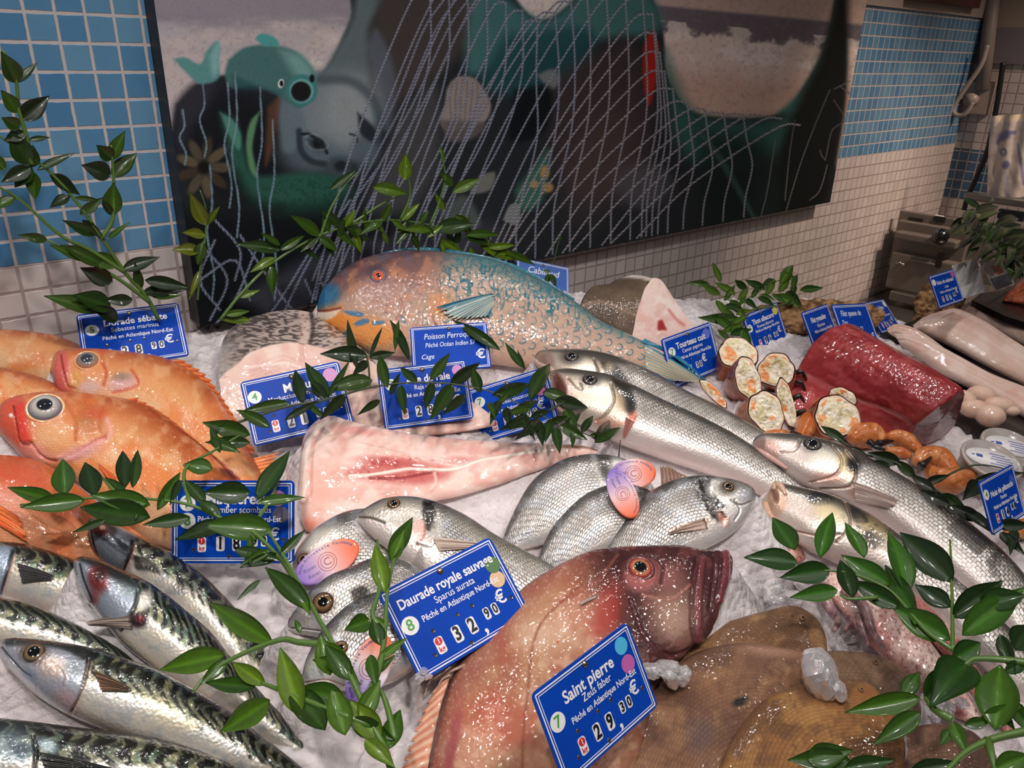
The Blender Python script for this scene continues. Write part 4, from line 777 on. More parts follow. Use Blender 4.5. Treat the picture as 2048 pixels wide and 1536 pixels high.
c.ell(768, 585, 50, 34, '#a98580', 0, .8, .5); c.noise(8, '#e8d2c6', .6, .72, .5, m=c.mell(768, 590, 60, 40)); c.dsp += .0012*fbm(o.px/12, o.py/7, 3)*c.mell(768, 590, 60, 45)
c.noise(5, '#50505e', .68, .74, .6, m=hd*ss(740, 800, o.px)); c.ell(755, 542, 22, 14, '#574450', 0, .5, .8)
finish(o, 'parrotfish', 'big turquoise and salmon parrotfish lying along the back, in front of the painting', 'fish', M_parrot, c)
eye(o, 757, 553, 12, iris=('#1c1a1e', '#d8583a', '#b8724e'), pup=.38, bulge=.4, ring=(simple('violet lid', '#5d4a5c', .3, coat=.8), .25)); PFo = o
fin(o, [(984, 588), (990, 600), (986, 612)], [(872, 618), (905, 640), (978, 636)], 'pectoral_fin', '#b7b3a4', '#4f7f8a', 12, .12, up=.002, upt=.006, ons=True, edge=('#1f6684', 'side'))
fin(o, [(1281, 682), (1286, 715), (1290, 752)], [(1420, 768), (1362, 762), (1345, 762)], 'tail_fin', '#c99c6c', '#6b95a0', 9, .04, onb=False, up=.012, upt=.0, edge=('#1f7c98', 'side'), thick=.0015)
fin(o, [(1282, 684), (1300, 690), (1340, 708)], [(1290, 677), (1352, 708), (1419, 766)], 'tail_lobe', '#2488a2', '#1a6f88', 4, .0, onb=False, up=.014, upt=.002, thick=.002)
fin(o, [(700, 531), (800, 503), (900, 505), (1027, 536), (1147, 602)], [(702, 527), (800, 497), (902, 499), (1030, 529), (1150, 597)], 'dorsal_fin', '#2f7488', '#245b6c', 30, .1, onb=False, up=.004, upt=.004, thick=.002)

# ------------------------------------------------------------------ john dory
M_dory = attrmat('john dory skin', rough=.55, coat=1.0, bump=.7, bscale=210, bdist=.0016, sss=.1)
o = loft([(1466, 1122), (1462, 1110), (1450, 1102), (1416, 1100), (1387, 1097), (1349, 1091), (1250, 1095), (1178, 1104), (1103, 1139), (1042, 1180), (967, 1262), (915, 1330), (880, 1425), (856, 1536), (850, 1640)],
    [(1466, 1130), (1463, 1150), (1456, 1175), (1440, 1225), (1430, 1250), (1416, 1275), (1370, 1312), (1335, 1340), (1310, 1380), (1300, 1430), (1290, 1490), (1270, 1550), (1240, 1610), (1200, 1690), (1150, 1760)], (1300, 1440), .03, 14, ratio=.36, tmax=.055, N=420, M=150)
c = Cv(o.px, o.py, '#9c634c'); t = o.t
c.noise(90, '#ae8262', .4, .65, .85); c.noise(50, '#a05442', .5, .72, .7, off=3); c.noise(34, '#cfae92', .52, .7, .6, off=11); c.noise(16, '#9a5548', .6, .75, .4)
c.mix(ss(.55, .95, t+.3*(fbm(o.px/50, o.py/50)-.5)), '#8f5348', .75); c.mix(ss(.9, 1, t), '#552c28', .85)
hd = ss(1165, 1300, o.px+.35*(1250-o.py)); c.mix(hd, '#3a1a1a', .96); c.mix(ss(1330, 1460, o.px), '#3d1a1e', .85); c.noise(40, '#2a1212', .5, .7, .6, m=hd); c.noise(24, '#74423e', .5, .7, .5, m=hd, off=8)
c.ell(1350, 1225, 52, 62, '#94705f', -20, .7, .75); c.ell(1345, 1240, 32, 36, '#ab8e7a', -20, .8, .6); c.ell(1330, 1150, 34, 26, '#95605a', 0, .8, .7); c.ell(1215, 1225, 26, 60, '#9c2f28', 15, .7, .75); c.ell(1120, 1250, 70, 40, '#c59a84', -30, .9, .6); c.ell(1075, 1270, 40, 26, '#c9ab92', 0, .9, .6); c.ell(980, 1440, 70, 50, '#c5604a', 0, .9, .5); c.ell(940, 1500, 50, 40, '#cfa184', 0, .9, .6)
c.line([(1168, 1165), (1120, 1205), (1080, 1250), (1062, 1310), (1056, 1380), (1048, 1450), (1044, 1540)], 2.4, '#7b4030', .8, .7, d=-.0003); c.line([(1235, 1110), (1190, 1165), (1120, 1205)], 3, '#8a4a3c', .7, .6)
c.line([(1395, 1120), (1384, 1180), (1384, 1250), (1392, 1290)], 4, '#3f1c1e', .9, .6, d=-.0015); c.line([(1404, 1118), (1396, 1200), (1398, 1285)], 7, '#6d3438', .6, .8, d=.0015); c.line([(1432, 1106), (1428, 1160), (1420, 1220)], 4, '#4d2226', .9, .6, d=-.0015); c.line([(1452, 1106), (1452, 1150), (1440, 1200)], 6, '#74323a', .6, .9, d=.0015); c.line([(1441, 1104), (1440, 1150), (1432, 1200)], 3, '#3f1a1e', .8, .7, d=-.002)
c.line([(1285, 1190), (1340, 1200), (1380, 1170)], 3, '#a06a5e', .7, .7, d=.001); c.line([(1262, 1200), (1290, 1270), (1340, 1310), (1400, 1290)], 4, '#4a2022', .7, .7, d=-.002); c.line([(1262, 1120), (1300, 1112), (1325, 1130), (1322, 1165)], 3, '#3a1a1c', .6, .8, d=-.0015)
c.ell(1281, 1148, 36, 34, '#7d4441', 0, .25, .9, d=.002); c.ell(1282, 1154, 30, 28, '#9b5a56', 0, .3, .8)
c.noise(3.5, '#e4c3b2', .68, .78, .45, m=ss(.0, .7, t)*(1-hd), o=2); c.ell(1115, 1283, 2.5, 2.5, '#b0322c')
c.ell(905, 1490, 10, 70, '#94404a', 12, .7, .7)
finish(o, 'john_dory', 'huge pinkish brown john dory with a dark red head in the centre foreground', 'fish', M_dory, c); SPo = o
M_lid = attrmat('dory lid', rough=.3, coat=.8, bump=.2); 
eye(o, 1279, 1141, 23, iris=('#101216', '#b0805c', '#8a1a14'), pup=.5, bulge=.4, ring=(simple('dory lid ring', '#5a2a2b', .3, coat=.8), .2))
fin(o, [(1200, 1187), (1192, 1195)], [(1163, 1208), (1158, 1217)], 'pectoral_fin', '#d8c8c0', '#b49c94', 6, .05, up=.001, upt=.003, ons=True)
fin(o, [(905, 1338), (885, 1400), (868, 1470), (856, 1536), (850, 1600)], [(862, 1388), (838, 1440), (815, 1500), (798, 1550), (790, 1620)], 'dorsal_fin', '#c47a5c', '#dcb49a', 12, .25, onb=False, up=.010, upt=.004, thick=.0015)
fin(o, [(1040, 1184), (985, 1238), (930, 1300), (905, 1336)], [(1030, 1175), (940, 1280), (880, 1350), (838, 1388)], 'spiny_fin', '#6e4a3e', '#3e2a26', 10, .2, onb=False, up=.016, upt=.012, thick=.0012)
for q in [[(905, 1336), (868, 1356), (845, 1372), (836, 1405), (838, 1425)], [(930, 1330), (880, 1352), (860, 1362), (848, 1394)], [(900, 1350), (885, 1358), (876, 1372)]]:
    V3 = off(o, sm(q, 6), .012); V, f = tube_v(V3, np.linspace(.0016, .0004, len(V3)), 6); mk('fin_spine', V, f, M_fin, o.root, cols=np.tile(rgb('#a98c78'), (len(V), 1)))

# ------------------------------------------------------------------ flatfish
M_flat = attrmat('flatfish skin', rough=.5, coat=.8, bump=.5, bscale=230, bdist=.0012, scale=(.0048, .0036), sdark=.35, sbump=.5, sss=.12)
def flat(label, back, belly, anchor, h, tilt, base, dark, light, seed, paint=None, ratio=.14, tmax=.018):
    o = loft(back, belly, anchor, h, tilt, ratio=ratio, tmax=tmax, N=260, M=120, flat=.7); c = Cv(o.px, o.py, base)
    c.noise(80, dark, .42, .66, .8, off=seed*3.3); c.noise(40, light, .5, .7, .7, off=seed*5.1+2); c.noise(15, dark, .55, .72, .5, off=seed); c.noise(5, light, .6, .75, .25, off=seed)
    c.mix(ss(.86, .99, np.abs(o.t)), dark, .6); c.mix(np.exp(-((o.t+.05*np.sin(o.s*6))/.02)**2), dark, .5)
    if paint: paint(c, o)
    return finish(o, 'flatfish', label, 'fish', M_flat, c, 'brown flatfish spread in the near right corner')
def feye(o, x, y, r=6, col='#8d6440'): eye(o, x, y, r, iris=('#171412', col, '#5d4026'), pup=.4, bulge=.9, squash=.8)
q = flat('topmost flatfish, smooth tan oval coming out from under the dark red head', [(1654, 1292), (1650, 1268), (1632, 1238), (1602, 1217), (1573, 1213), (1519, 1226), (1469, 1240), (1428, 1256), (1370, 1300), (1300, 1360)],
    [(1655, 1300), (1656, 1325), (1644, 1352), (1612, 1376), (1560, 1392), (1505, 1402), (1450, 1414), (1400, 1430), (1350, 1440), (1290, 1440)], (1500, 1400), .028, 8, '#906846', '#684a35', '#ac8358', 1, ratio=.2, tmax=.03)
feye(q, 1604, 1238, 7); feye(q, 1584, 1231, 4, '#9c3a24')
q = flat('flatfish with grey brown snout lying under the block of ice at the right', [(1836, 1390), (1818, 1357), (1790, 1331), (1747, 1310), (1685, 1303), (1635, 1306), (1585, 1322), (1540, 1350), (1500, 1385)],
    [(1840, 1400), (1842, 1430), (1828, 1455), (1795, 1470), (1740, 1475), (1680, 1470), (1620, 1455), (1560, 1430), (1505, 1400)], (1700, 1470), .030, 8, '#7c604a', '#584437', '#98775a', 2, ratio=.2, tmax=.028)
feye(q, 1751, 1326, 6)
def f2(c, o): c.ell(1480, 1403, 16, 8, '#15120f', -25, .5, .95); c.ell(1400, 1470, 24, 34, '#5c4a48', 15, .8, .7); c.ell(1540, 1300, 50, 12, '#c69b8a', 5, .9, .5)
q = flat('wide flatfish with a small black slit, partly under the card with cyan and pink dots', [(1650, 1335), (1610, 1306), (1561, 1296), (1507, 1287), (1449, 1290), (1395, 1305), (1340, 1338), (1290, 1400), (1230, 1470), (1170, 1550), (1120, 1640)],
    [(1656, 1345), (1665, 1400), (1655, 1450), (1625, 1500), (1580, 1550), (1530, 1600), (1470, 1650), (1400, 1690), (1340, 1710), (1270, 1720), (1180, 1720)], (1550, 1540), .030, 8, '#7f5a42', '#5e4132', '#966f4e', 3, f2, ratio=.12, tmax=.03)
q = flat('flatfish nearest the camera with warm orange brown skin and two tiny raised eyes', [(1768, 1400), (1745, 1372), (1705, 1360), (1645, 1364), (1590, 1374), (1540, 1393), (1498, 1430), (1465, 1480), (1440, 1536), (1425, 1600)],
    [(1778, 1412), (1796, 1440), (1808, 1480), (1810, 1520), (1800, 1560), (1780, 1600), (1740, 1640), (1690, 1670), (1610, 1690), (1500, 1690)], (1700, 1660), .042, 8, '#8c5f36', '#62432b', '#aa7c44', 4, ratio=.17, tmax=.03)
feye(q, 1721, 1380, 6); feye(q, 1752, 1412, 6)
q = flat('flatfish in the bottom right corner, dull brown, behind the lowest leaves', [(1975, 1490), (1940, 1462), (1890, 1450), (1840, 1452), (1795, 1468), (1755, 1495), (1720, 1535), (1700, 1590)],
    [(1992, 1510), (2010, 1550), (2005, 1590), (1970, 1640), (1900, 1670), (1840, 1680), (1780, 1675), (1720, 1650)], (1880, 1640), .026, 8, '#7d5b48', '#5c4236', '#98715a', 5, ratio=.2, tmax=.03)

# ------------------------------------------------------------------ cut pieces
M_flesh = attrmat('pale fish flesh', rough=.5, coat=.8, bump=.5, bscale=160, bdist=.0012, sss=.35)
M_skin = attrmat('dark skin', rough=.4, coat=.6, bump=.4, bscale=300)
def ringloft(name, label, cat, rings, planes, mat, paint, capmat=None, cappaint=None, bulge=0.0, N=40, K=90, parts=('skin', 'cut_face'), group=None, press=True):
    """rings: closed outlines in photo pixels, each on its own plane; front ring carries the cut face"""
    R3 = []
    for pts, (P0, m) in zip(rings, planes):
        q = resample(sm(pts+[pts[0]], 6), K+1)[:-1]; R3.append(onplane(q, P0, m))
    R3 = np.array(R3); s = np.linspace(0, len(rings)-1, N); V = []
    for t in s:
        i = min(int(t), len(rings)-2); f_ = t-i; V.append(R3[i]*(1-f_)+R3[i+1]*f_)
    V = np.array(V); cen = V.mean(1, keepdims=True)
    V = cen+(V-cen)*(1+bulge*np.sin(np.linspace(0, math.pi, N)))[:, None, None]
    root = empty(name, tuple(np.r_[V.reshape(-1, 3).mean(0)[:2], V[..., 2].min()]), label, cat, group)
    v = V.reshape(-1, 3); x, y = proj(v); c = Cv(x, y, '#777777'); c.row = np.repeat(np.linspace(0, 1, N), K); c.k = np.tile(np.arange(K)/K, N); paint(c)
    f = grid_faces(N, K, True)+[tuple((N-1)*K+k for k in range(K))]
    mk(parts[0], v, f, mat, root, cols=c.col)
    # cut face: fan of shrinking rings, slightly domed
    nrm = planes[0][1]; M_ = 26; cv = []
    for j in range(M_): g = 1-j/(M_-1)*.995; cv.append(V[0].mean(0)+(V[0]-V[0].mean(0))*g+nrm*(.004*(1-g*g)))
    cv = np.array(cv).reshape(-1, 3); x, y = proj(cv); c2 = Cv(x, y, '#e0bdb0'); c2.g = np.repeat(1-np.arange(M_)/(M_-1), K); (cappaint or (lambda c: None))(c2)
    cv = cv+nrm*c2.dsp[:, None]
    mk(parts[1], cv, grid_faces(M_, K, True), capmat or M_flesh, root, cols=c2.col)
    if press:
        for p in V[::4].reshape(-1, 3)[::6]:
            if p[2] < zice(p[0], p[1])+.02: SUP.append((p[0], p[1], min(p[2], zice(p[0], p[1])+.01), .01))
    return root
def upplane(px, py, h, tilt=60, turn=0, back=0.0):
    P0, m = fishplane((px, py), h, tilt, turn); return P0-m*back, m
# hake
fr = [(438, 760), (452, 745), (478, 726), (498, 707), (546, 690), (595, 686), (634, 694), (690, 706), (735, 718), (760, 745), (740, 800), (690, 850), (620, 870), (540, 872), (480, 850), (450, 820)]
bk = [(442, 700), (446, 680), (464, 655), (498, 636), (537, 625), (570, 620), (603, 621), (634, 630), (673, 655), (712, 690), (735, 720), (720, 760), (650, 790), (560, 790), (490, 770), (455, 740)]
pl0 = upplane(590, 800, .015, 48); pl1 = (pl0[0]-pl0[1]*.10, pl0[1])
def ph(c):
    c.col[:] = rgb('#b9a79d'); a = fbm(c.px/30, c.py/5.0, 3); a2 = vn(c.px/8+3*fbm(c.px/40, c.py/40), c.py/2.3+.05*np.abs(c.px-606)+2*fbm(c.px/30, c.py/30))
    c.mix(ss(.42, .56, a2+.12*(a-.5)), '#4b4340', .85); c.mix(ss(.55, .75, fbm(c.px/60, c.py/40, 3)), '#d9cdc6', .35); c.mix(ss(480, 440, c.px)*ss(.45, .6, a2), '#e8e2dd', .8)
    c.line([(606, 622), (612, 650), (606, 690)], 9, '#dcc0b4', .5, .9); c.noise(5, '#7d5a50', .6, .7, .7, m=c.mell(609, 655, 9, 40)); c.line([(622, 625), (626, 660), (618, 695)], 4, '#3d3330', .6, .7)
    c.mix(ss(.05, 0, c.row), '#e5c5b8', .7)
def pf(c):
    c.col[:] = rgb('#e8c8bb'); c.noise(40, '#ddb0a4', .45, .7, .7); c.noise(26, '#f0dcd0', .5, .7, .6, off=5)
    for k in range(6): c.line([(505-k*3, 735+9*k), (560, 712+9*k), (600, 722+8*k), (660, 715+8*k), (730, 735+8*k)], 1.6, '#d6a79a', .8, .5, d=-.0006)
    c.line([(604, 690), (606, 720), (600, 735)], 6, '#d2a294', .8, .6, d=-.0015); c.line([(490, 745), (500, 735), (560, 728), (600, 732)], 2.5, '#f4e2d8', .8, .7, d=.0008); c.noise(8, '#c48679', .62, .75, .6, m=ss(470, 440, c.px))
ringloft('hake_piece', 'thick cut of hake with grey scaly skin over pink flesh, behind the Merlu card', 'fish piece', [fr, bk], [pl0, pl1], M_skin, ph, cappaint=pf, bulge=.03, N=120, K=300)
# cod
fr = [(1296, 568), (1306, 556), (1322, 560), (1338, 582), (1356, 611), (1372, 632), (1386, 650), (1402, 690), (1390, 720), (1330, 730), (1270, 715), (1262, 690), (1268, 655), (1274, 625), (1282, 600), (1289, 578)]
bk = [(1218, 568), (1234, 559), (1262, 550), (1290, 552), (1300, 560), (1290, 600), (1260, 650), (1240, 680), (1200, 680), (1176, 660), (1168, 640), (1158, 622), (1162, 605), (1172, 586), (1186, 573), (1200, 570)]
pl0 = upplane(1320, 700, .01, 62, turn=32); pl1 = upplane(1215, 670, .005, 62, turn=32)
def pc(c):
    c.col[:] = rgb('#5c4d40'); c.noise(50, '#6f5d4c', .4, .65, .8); c.noise(4, '#4a3c31', .5, .7, .4); c.line([(1165, 612), (1190, 604), (1215, 606), (1245, 620), (1275, 632)], 3.4, '#8d7765', .6, .9); c.line([(1190, 650), (1230, 660), (1268, 662)], 5, '#4a3e36', .8, .6); c.mix(ss(560, 552, c.py), '#d6c8bd', .9); c.line([(1262, 552), (1290, 556), (1316, 562)], 3, '#d9cbbf', .5, .9)
def pcf(c):
    c.col[:] = rgb('#e9cfc5'); c.noise(30, '#f1e2da', .45, .65, .8); c.noise(22, '#dfa69a', .5, .7, .5, off=4); c.mix(ss(640, 700, c.py), '#e3b0a4', .6); c.poly([(1316, 642), (1324, 640), (1330, 652), (1333, 660), (1322, 662), (1315, 658)], '#a3282c', 2.5, .95); c.line([(1338, 620), (1354, 640), (1368, 650)], 3, '#c76a64', .7, .6); c.line([(1318, 668), (1325, 664), (1332, 668)], 3, '#f2c9bf', .7, .8, d=.001)
ringloft('cod_piece', 'thick cod steak with brown skin and white cut face showing a red bone hole', 'fish piece', [fr, bk], [pl0, pl1], M_skin, pc, cappaint=pcf, bulge=.02)
# large pink fillet
o = loft([(602, 906), (606, 880), (616, 858), (640, 838), (668, 833), (705, 843), (780, 860), (850, 872), (950, 880), (1050, 886), (1120, 889), (1170, 893), (1195, 900)],
    [(600, 930), (598, 960), (598, 1000), (604, 1045), (620, 1066), (690, 1062), (770, 1030), (860, 1006), (930, 990), (1000, 968), (1070, 942), (1140, 918), (1195, 906)], (800, 1020), .012, 16, ratio=.34, tmax=.03, N=320, M=130, nose=.05)
c = Cv(o.px, o.py, '#e6bcb0'); c.noise(60, '#efd3c8', .4, .65, .9); c.noise(34, '#dba093', .5, .7, .6, off=3); c.noise(12, '#f3ded4', .55, .75, .5, sx=.5)
c.poly([(690, 940), (760, 922), (830, 925), (900, 935), (900, 950), (860, 962), (790, 962), (700, 955)], '#c46660', 12, .75); c.ell(780, 925, 60, 10, '#b8504c', 5, .7, .7); c.ell(830, 955, 44, 12, '#c05c58', 0, .8, .7); c.noise(9, '#a83f40', .55, .7, .6, m=c.mell(800, 938, 90, 24)); c.ell(720, 862, 40, 8, '#d8827c', 8, .8, .6); c.ell(920, 920, 26, 8, '#cf7a74', 0, .8, .7); c.ell(1000, 905, 60, 8, '#dd9a90', 4, .8, .6)
c.line([(700, 952), (740, 950), (780, 944), (822, 938), (865, 940), (915, 938), (960, 922), (1040, 908), (1110, 900)], 3, '#f3e3d6', .5, .95, d=.0012); c.line([(740, 956), (800, 956), (868, 944)], 2.4, '#8f3236', .5, .8, d=-.002); c.line([(868, 944), (872, 965), (862, 980)], 3, '#e9c9ba', .6, .8, d=.001)
c.line([(604, 1000), (612, 900), (630, 860), (668, 838)], 5, '#f0e0d2', .6, .9, d=.002); c.line([(620, 990), (624, 900), (640, 868)], 4, '#d69c8e', .7, .6, d=-.001); c.ell(640, 980, 30, 40, '#e3aa98', 0, .9, .6); c.ell(620, 1050, 12, 16, '#d97a62', 0, .8, .7)
for k in range(7): c.line([(640+30*k, 890+6*k), (700+30*k, 884+8*k), (760+30*k, 900+6*k)], 3, None, d=.0007)
c.mix(ss(1090, 1150, c.px)*ss(.2, .5, o.t), '#8d6a58', .85); c.noise(4, '#5d453a', .55, .7, .7, m=ss(1090, 1150, c.px)*ss(.2, .5, o.t))
c.dsp += .0012*(fbm(o.px/26, o.py/13, 3)-.5)
finish(o, 'monkfish_fillet', 'long pale pink skinned monkfish tail with a white and red line along its middle', 'fish piece', M_flesh, c, part='flesh')
# pale slab behind the middle price cards
o = loft([(688, 790), (700, 776), (760, 770), (840, 778), (940, 770), (1020, 765), (1090, 775)], [(690, 830), (710, 860), (770, 872), (850, 872), (950, 860), (1030, 840), (1088, 800)], (850, 872), .004, 8, ratio=.25, tmax=.015, N=80, M=50)
c = Cv(o.px, o.py, '#e3bfb2'); c.noise(30, '#d3a092', .45, .7, .8); c.noise(10, '#efdccf', .5, .7, .6)
finish(o, 'ray_wing', 'pale pink ray wing lying flat behind the three middle price cards', 'fish piece', M_flesh, c, part='flesh')

# ------------------------------------------------------------------ tuna loin
def Q(px, py, h): return P(px, py, h)
A_ = [Q(1590, 738, .045), Q(1622, 685, .085), Q(1655, 655, .105), Q(1680, 646, .110), Q(1705, 645, .105), Q(1730, 690, .02), Q(1660, 760, .0), Q(1585, 815, .0), Q(1572, 788, .012), Q(1582, 758, .03)]
B_ = [Q(1828, 852, .045), Q(1866, 820, .085), Q(1905, 792, .105), Q(1926, 776, .112), Q(1933, 786, .105), Q(1912, 850, .03), Q(1890, 874, .005), Q(1850, 892, .0), Q(1812, 884, .012), Q(1822, 866, .03)]
K = 120; N = 110
ra = resample(sm([tuple(p) for p in A_]+[tuple(A_[0])], 5), K+1)[:-1] if False else None
def closed3(p): 
    p = np.array(p); q = np.vstack([p, p[:1]]); return resample(.6*resample(q, 400)+.4*resample(sm([tuple(x) for x in q], 8), 400), K+1)[:-1]
ra, rb = closed3(A_), closed3(B_); t = np.linspace(0, 1, N)[:, None, None]; V = ra[None]*(1-t)+rb[None]*t; cen = V.mean(1, keepdims=True); V = cen+(V-cen)*(1+.05*np.sin(t*math.pi))
e_ = np.minimum(1, np.minimum(t, 1-t)/.03); V = cen+(V-cen)*(.93+.07*np.sqrt(e_)); root = empty('tuna_loin', tuple(np.r_[V.reshape(-1, 3).mean(0)[:2], V[..., 2].min()]), 'large deep red block of tuna loin on the ice at the right', 'fish piece')
v = V.reshape(-1, 3); x, y = proj(v); c = Cv(x, y, '#8f2a2e'); 
c.noise(70, '#a63c3e', .4, .65, .8); c.noise(30, '#7a1f24', .5, .7, .6, off=5); along = (x-1590)*.9+(y-740)*.43; acr = -(x-1590)*.43+(y-740)*.9
c.mix(ss(.5, .64, fbm(along/38, acr/9, 3)), '#b9575a', .5); lower = ss(0, 12, (y-738)-(x-1590)*.485); c.mix(lower, '#b5484a', .75); c.noise(14, '#c96a66', .5, .7, .6, m=lower); c.line([(1590, 740), (1650, 772), (1720, 802), (1790, 828), (1826, 856)], 3, '#d08a84', .6, .8, d=-.002); c.line([(1640, 680), (1740, 735), (1840, 790), (1900, 820)], 6, '#7d1f22', .9, .4, d=-.001)
c.dsp += .0025*(fbm(along/60, acr/7, 3)-.5)+.0015*(fbm(x/5, y/5, 2)-.5)
cenr = np.repeat(cen, K, 1).reshape(-1, 3); dr = v-cenr; dr /= np.linalg.norm(dr, axis=1)[:, None]; v = v+dr*c.dsp[:, None]
M_tuna = attrmat('tuna flesh', rough=.34, coat=.8, bump=.55, bscale=170, bdist=.0014, sss=.15)
mk('flesh', v, grid_faces(N, K, True)+[tuple(range(K))[::-1]], M_tuna, root, cols=c.col)
g = np.linspace(1, .01, 30)[:, None, None]; fc = (V[-1].mean(0)+(V[-1]-V[-1].mean(0))*g).reshape(-1, 3); x, y = proj(fc); c = Cv(x, y, '#8d5a58'); c.noise(18, '#a37470', .4, .6, .8); c.noise(6, '#6d3c3e', .55, .7, .7, sx=.4); c.mix(np.repeat(g.ravel(), K) > .9, '#9a3236', .8)
mk('end_face', fc, grid_faces(30, K, True), M_tuna, root, cols=c.col)
for p in V[::5].reshape(-1, 3)[::8]:
    if p[2] < zice(p[0], p[1])+.015: SUP.append((p[0], p[1], zice(p[0], p[1])+.002, .01))

# ------------------------------------------------------------------ black slates and pale fillets on the right
M_slate = simple('black slate tray', '#1b191b', .3, coat=.3, bump=.2, bscale=60)
def slab(name, pts, h0, th, mat, label, cat, group=None):
    top = np.array([P(x, y, h0) for x, y in pts]); bot_ = top-np.array([0, 0, th]); n = len(pts); V = np.vstack([bot_, top]); f = [tuple(range(n))[::-1], tuple(range(n, 2*n))]+[(i, (i+1) % n, (i+1) % n+n, i+n) for i in range(n)]
    return tag(mk(name, V, f, mat, smooth=False), label, cat, group)
slab('slate_tray', [(1760, 668), (1830, 640), (1900, 600), (2010, 640), (2140, 700), (2200, 1000), (2060, 935), (1960, 880), (1885, 825), (1900, 760), (1850, 700)], .006, .02, M_slate, 'black tray carrying the long pale fillets at the right', 'tray')
slab('slate_tray', [(1944, 600), (1960, 588), (2100, 560), (2200, 640), (2100, 660), (2010, 632)], .045, .012, M_slate, 'black tray under the orange salmon in the upper right', 'tray')
def fillet(label, back, belly, anchor, h, seed, col='#e2c2b2', group='long pale fillets on the black tray', ratio=.5, tmax=.022, name='pale_fillet', tilt=10, paint=None):
    o = loft(back, belly, anchor, h, tilt, ratio=ratio, tmax=tmax, N=160, M=60, press=False); c = Cv(o.px, o.py, col)
    c.noise(50, '#efd9cc', .4, .65, .8, off=seed*3); c.noise(26, '#d9a696', .52, .72, .6, off=seed*5, sx=.5); c.mix(ss(.5, .7, np.sin(o.t*9+o.s*6+seed))*.5, '#f2e2d8', .5); c.mix(ss(.6, .9, np.sin(o.t*14+4*fbm(o.s*6, o.t*2)))*.5, '#d5ab9c', .35); c.dsp += .0005*np.sin(o.t*9+seed)
    if paint: paint(c, o)
    return finish(o, name, label, 'fish piece', M_flesh, c, group, part='flesh')
fillet('uppermost pale fillet at the right edge, under the black salmon tray', [(1900, 620), (1925, 610), (1965, 612), (2010, 625), (2060, 645), (2130, 690)], [(1904, 628), (1940, 640), (1980, 655), (2020, 676), (2070, 706), (2130, 750)], (1980, 655), .012, 1)
fillet('thick pale fillet ending beside the blue card with a pink dot', [(1826, 650), (1845, 635), (1880, 622), (1910, 618), (1960, 640), (2010, 672), (2060, 706), (2130, 760)], [(1828, 658), (1850, 668), (1885, 684), (1920, 702), (1970, 730), (2010, 752), (2060, 778), (2130, 820)], (1950, 728), .012, 2)
fillet('narrow pointed pale fillet behind the tuna block', [(1774, 656), (1785, 650), (1812, 654), (1845, 670), (1880, 694), (1915, 722), (1950, 748), (2010, 790)], [(1776, 664), (1792, 672), (1820, 688), (1850, 706), (1880, 726), (1912, 748), (1950, 772), (2006, 806)], (1860, 716), .012, 3, ratio=.6)
fillet('lowest broad pale fillet running to the right edge above the black tray', [(1788, 668), (1830, 672), (1870, 690), (1920, 716), (1975, 746), (2040, 772), (2130, 805)], [(1800, 684), (1840, 714), (1880, 742), (1925, 768), (1980, 796), (2050, 834), (2130, 880)], (1950, 785), .016, 4)
balls = [(1925, 800, 22, 17), (1962, 790, 24, 16), (1950, 818, 27, 16), (1980, 832, 24, 19), (1998, 812, 25, 15), (2022, 822, 14, 9)]
for i, (x, y, rx_, ry_) in enumerate(balls):
    p = P(x, y, .034); d = np.linalg.norm(p-CAM)/F; V, f = ellipsoid((0, 0, 0), (rx_*d, ry_*d*1.2, ry_*d), M=frame((0, 0, 1), R[:, 0] if False else (R@np.array([1, .3, 0]))), n=14, m=22)
    V = V*(1+.06*(fbm(V[:, 0]*60+i*7, V[:, 1]*60+V[:, 2]*50, 2)[:, None]-.5)); x_, y_ = proj(V+p); c = Cv(x_, y_, '#e3c2ae'); c.noise(12, '#d6a58c', .5, .7, .7, off=i)
    wh = ['leftmost', 'rearmost', 'middle', 'nearest and roundest', 'right-hand', 'smallest orange-tinted'][i]
    tag(mk('scallop', V+p, f, M_flesh, cols=c.col), wh+' smooth pale ball of shellfish meat beside the tuna block', 'seafood', 'round pale shellfish meats by the tuna')
def psal(c, o): c.col[:] = rgb('#e5754b'); c.mix(ss(.3, .7, np.sin(o.t*16+o.s*5)), '#f2a583', .6); c.noise(14, '#d55f38', .5, .7, .6)
fillet('orange salmon fillet on the black tray at the right edge', [(2006, 596), (2020, 580), (2048, 556), (2090, 545), (2150, 550)], [(2010, 602), (2040, 606), (2070, 612), (2110, 620), (2150, 625)], (2060, 612), .05, 5, name='salmon_fillet', group=None, paint=psal)

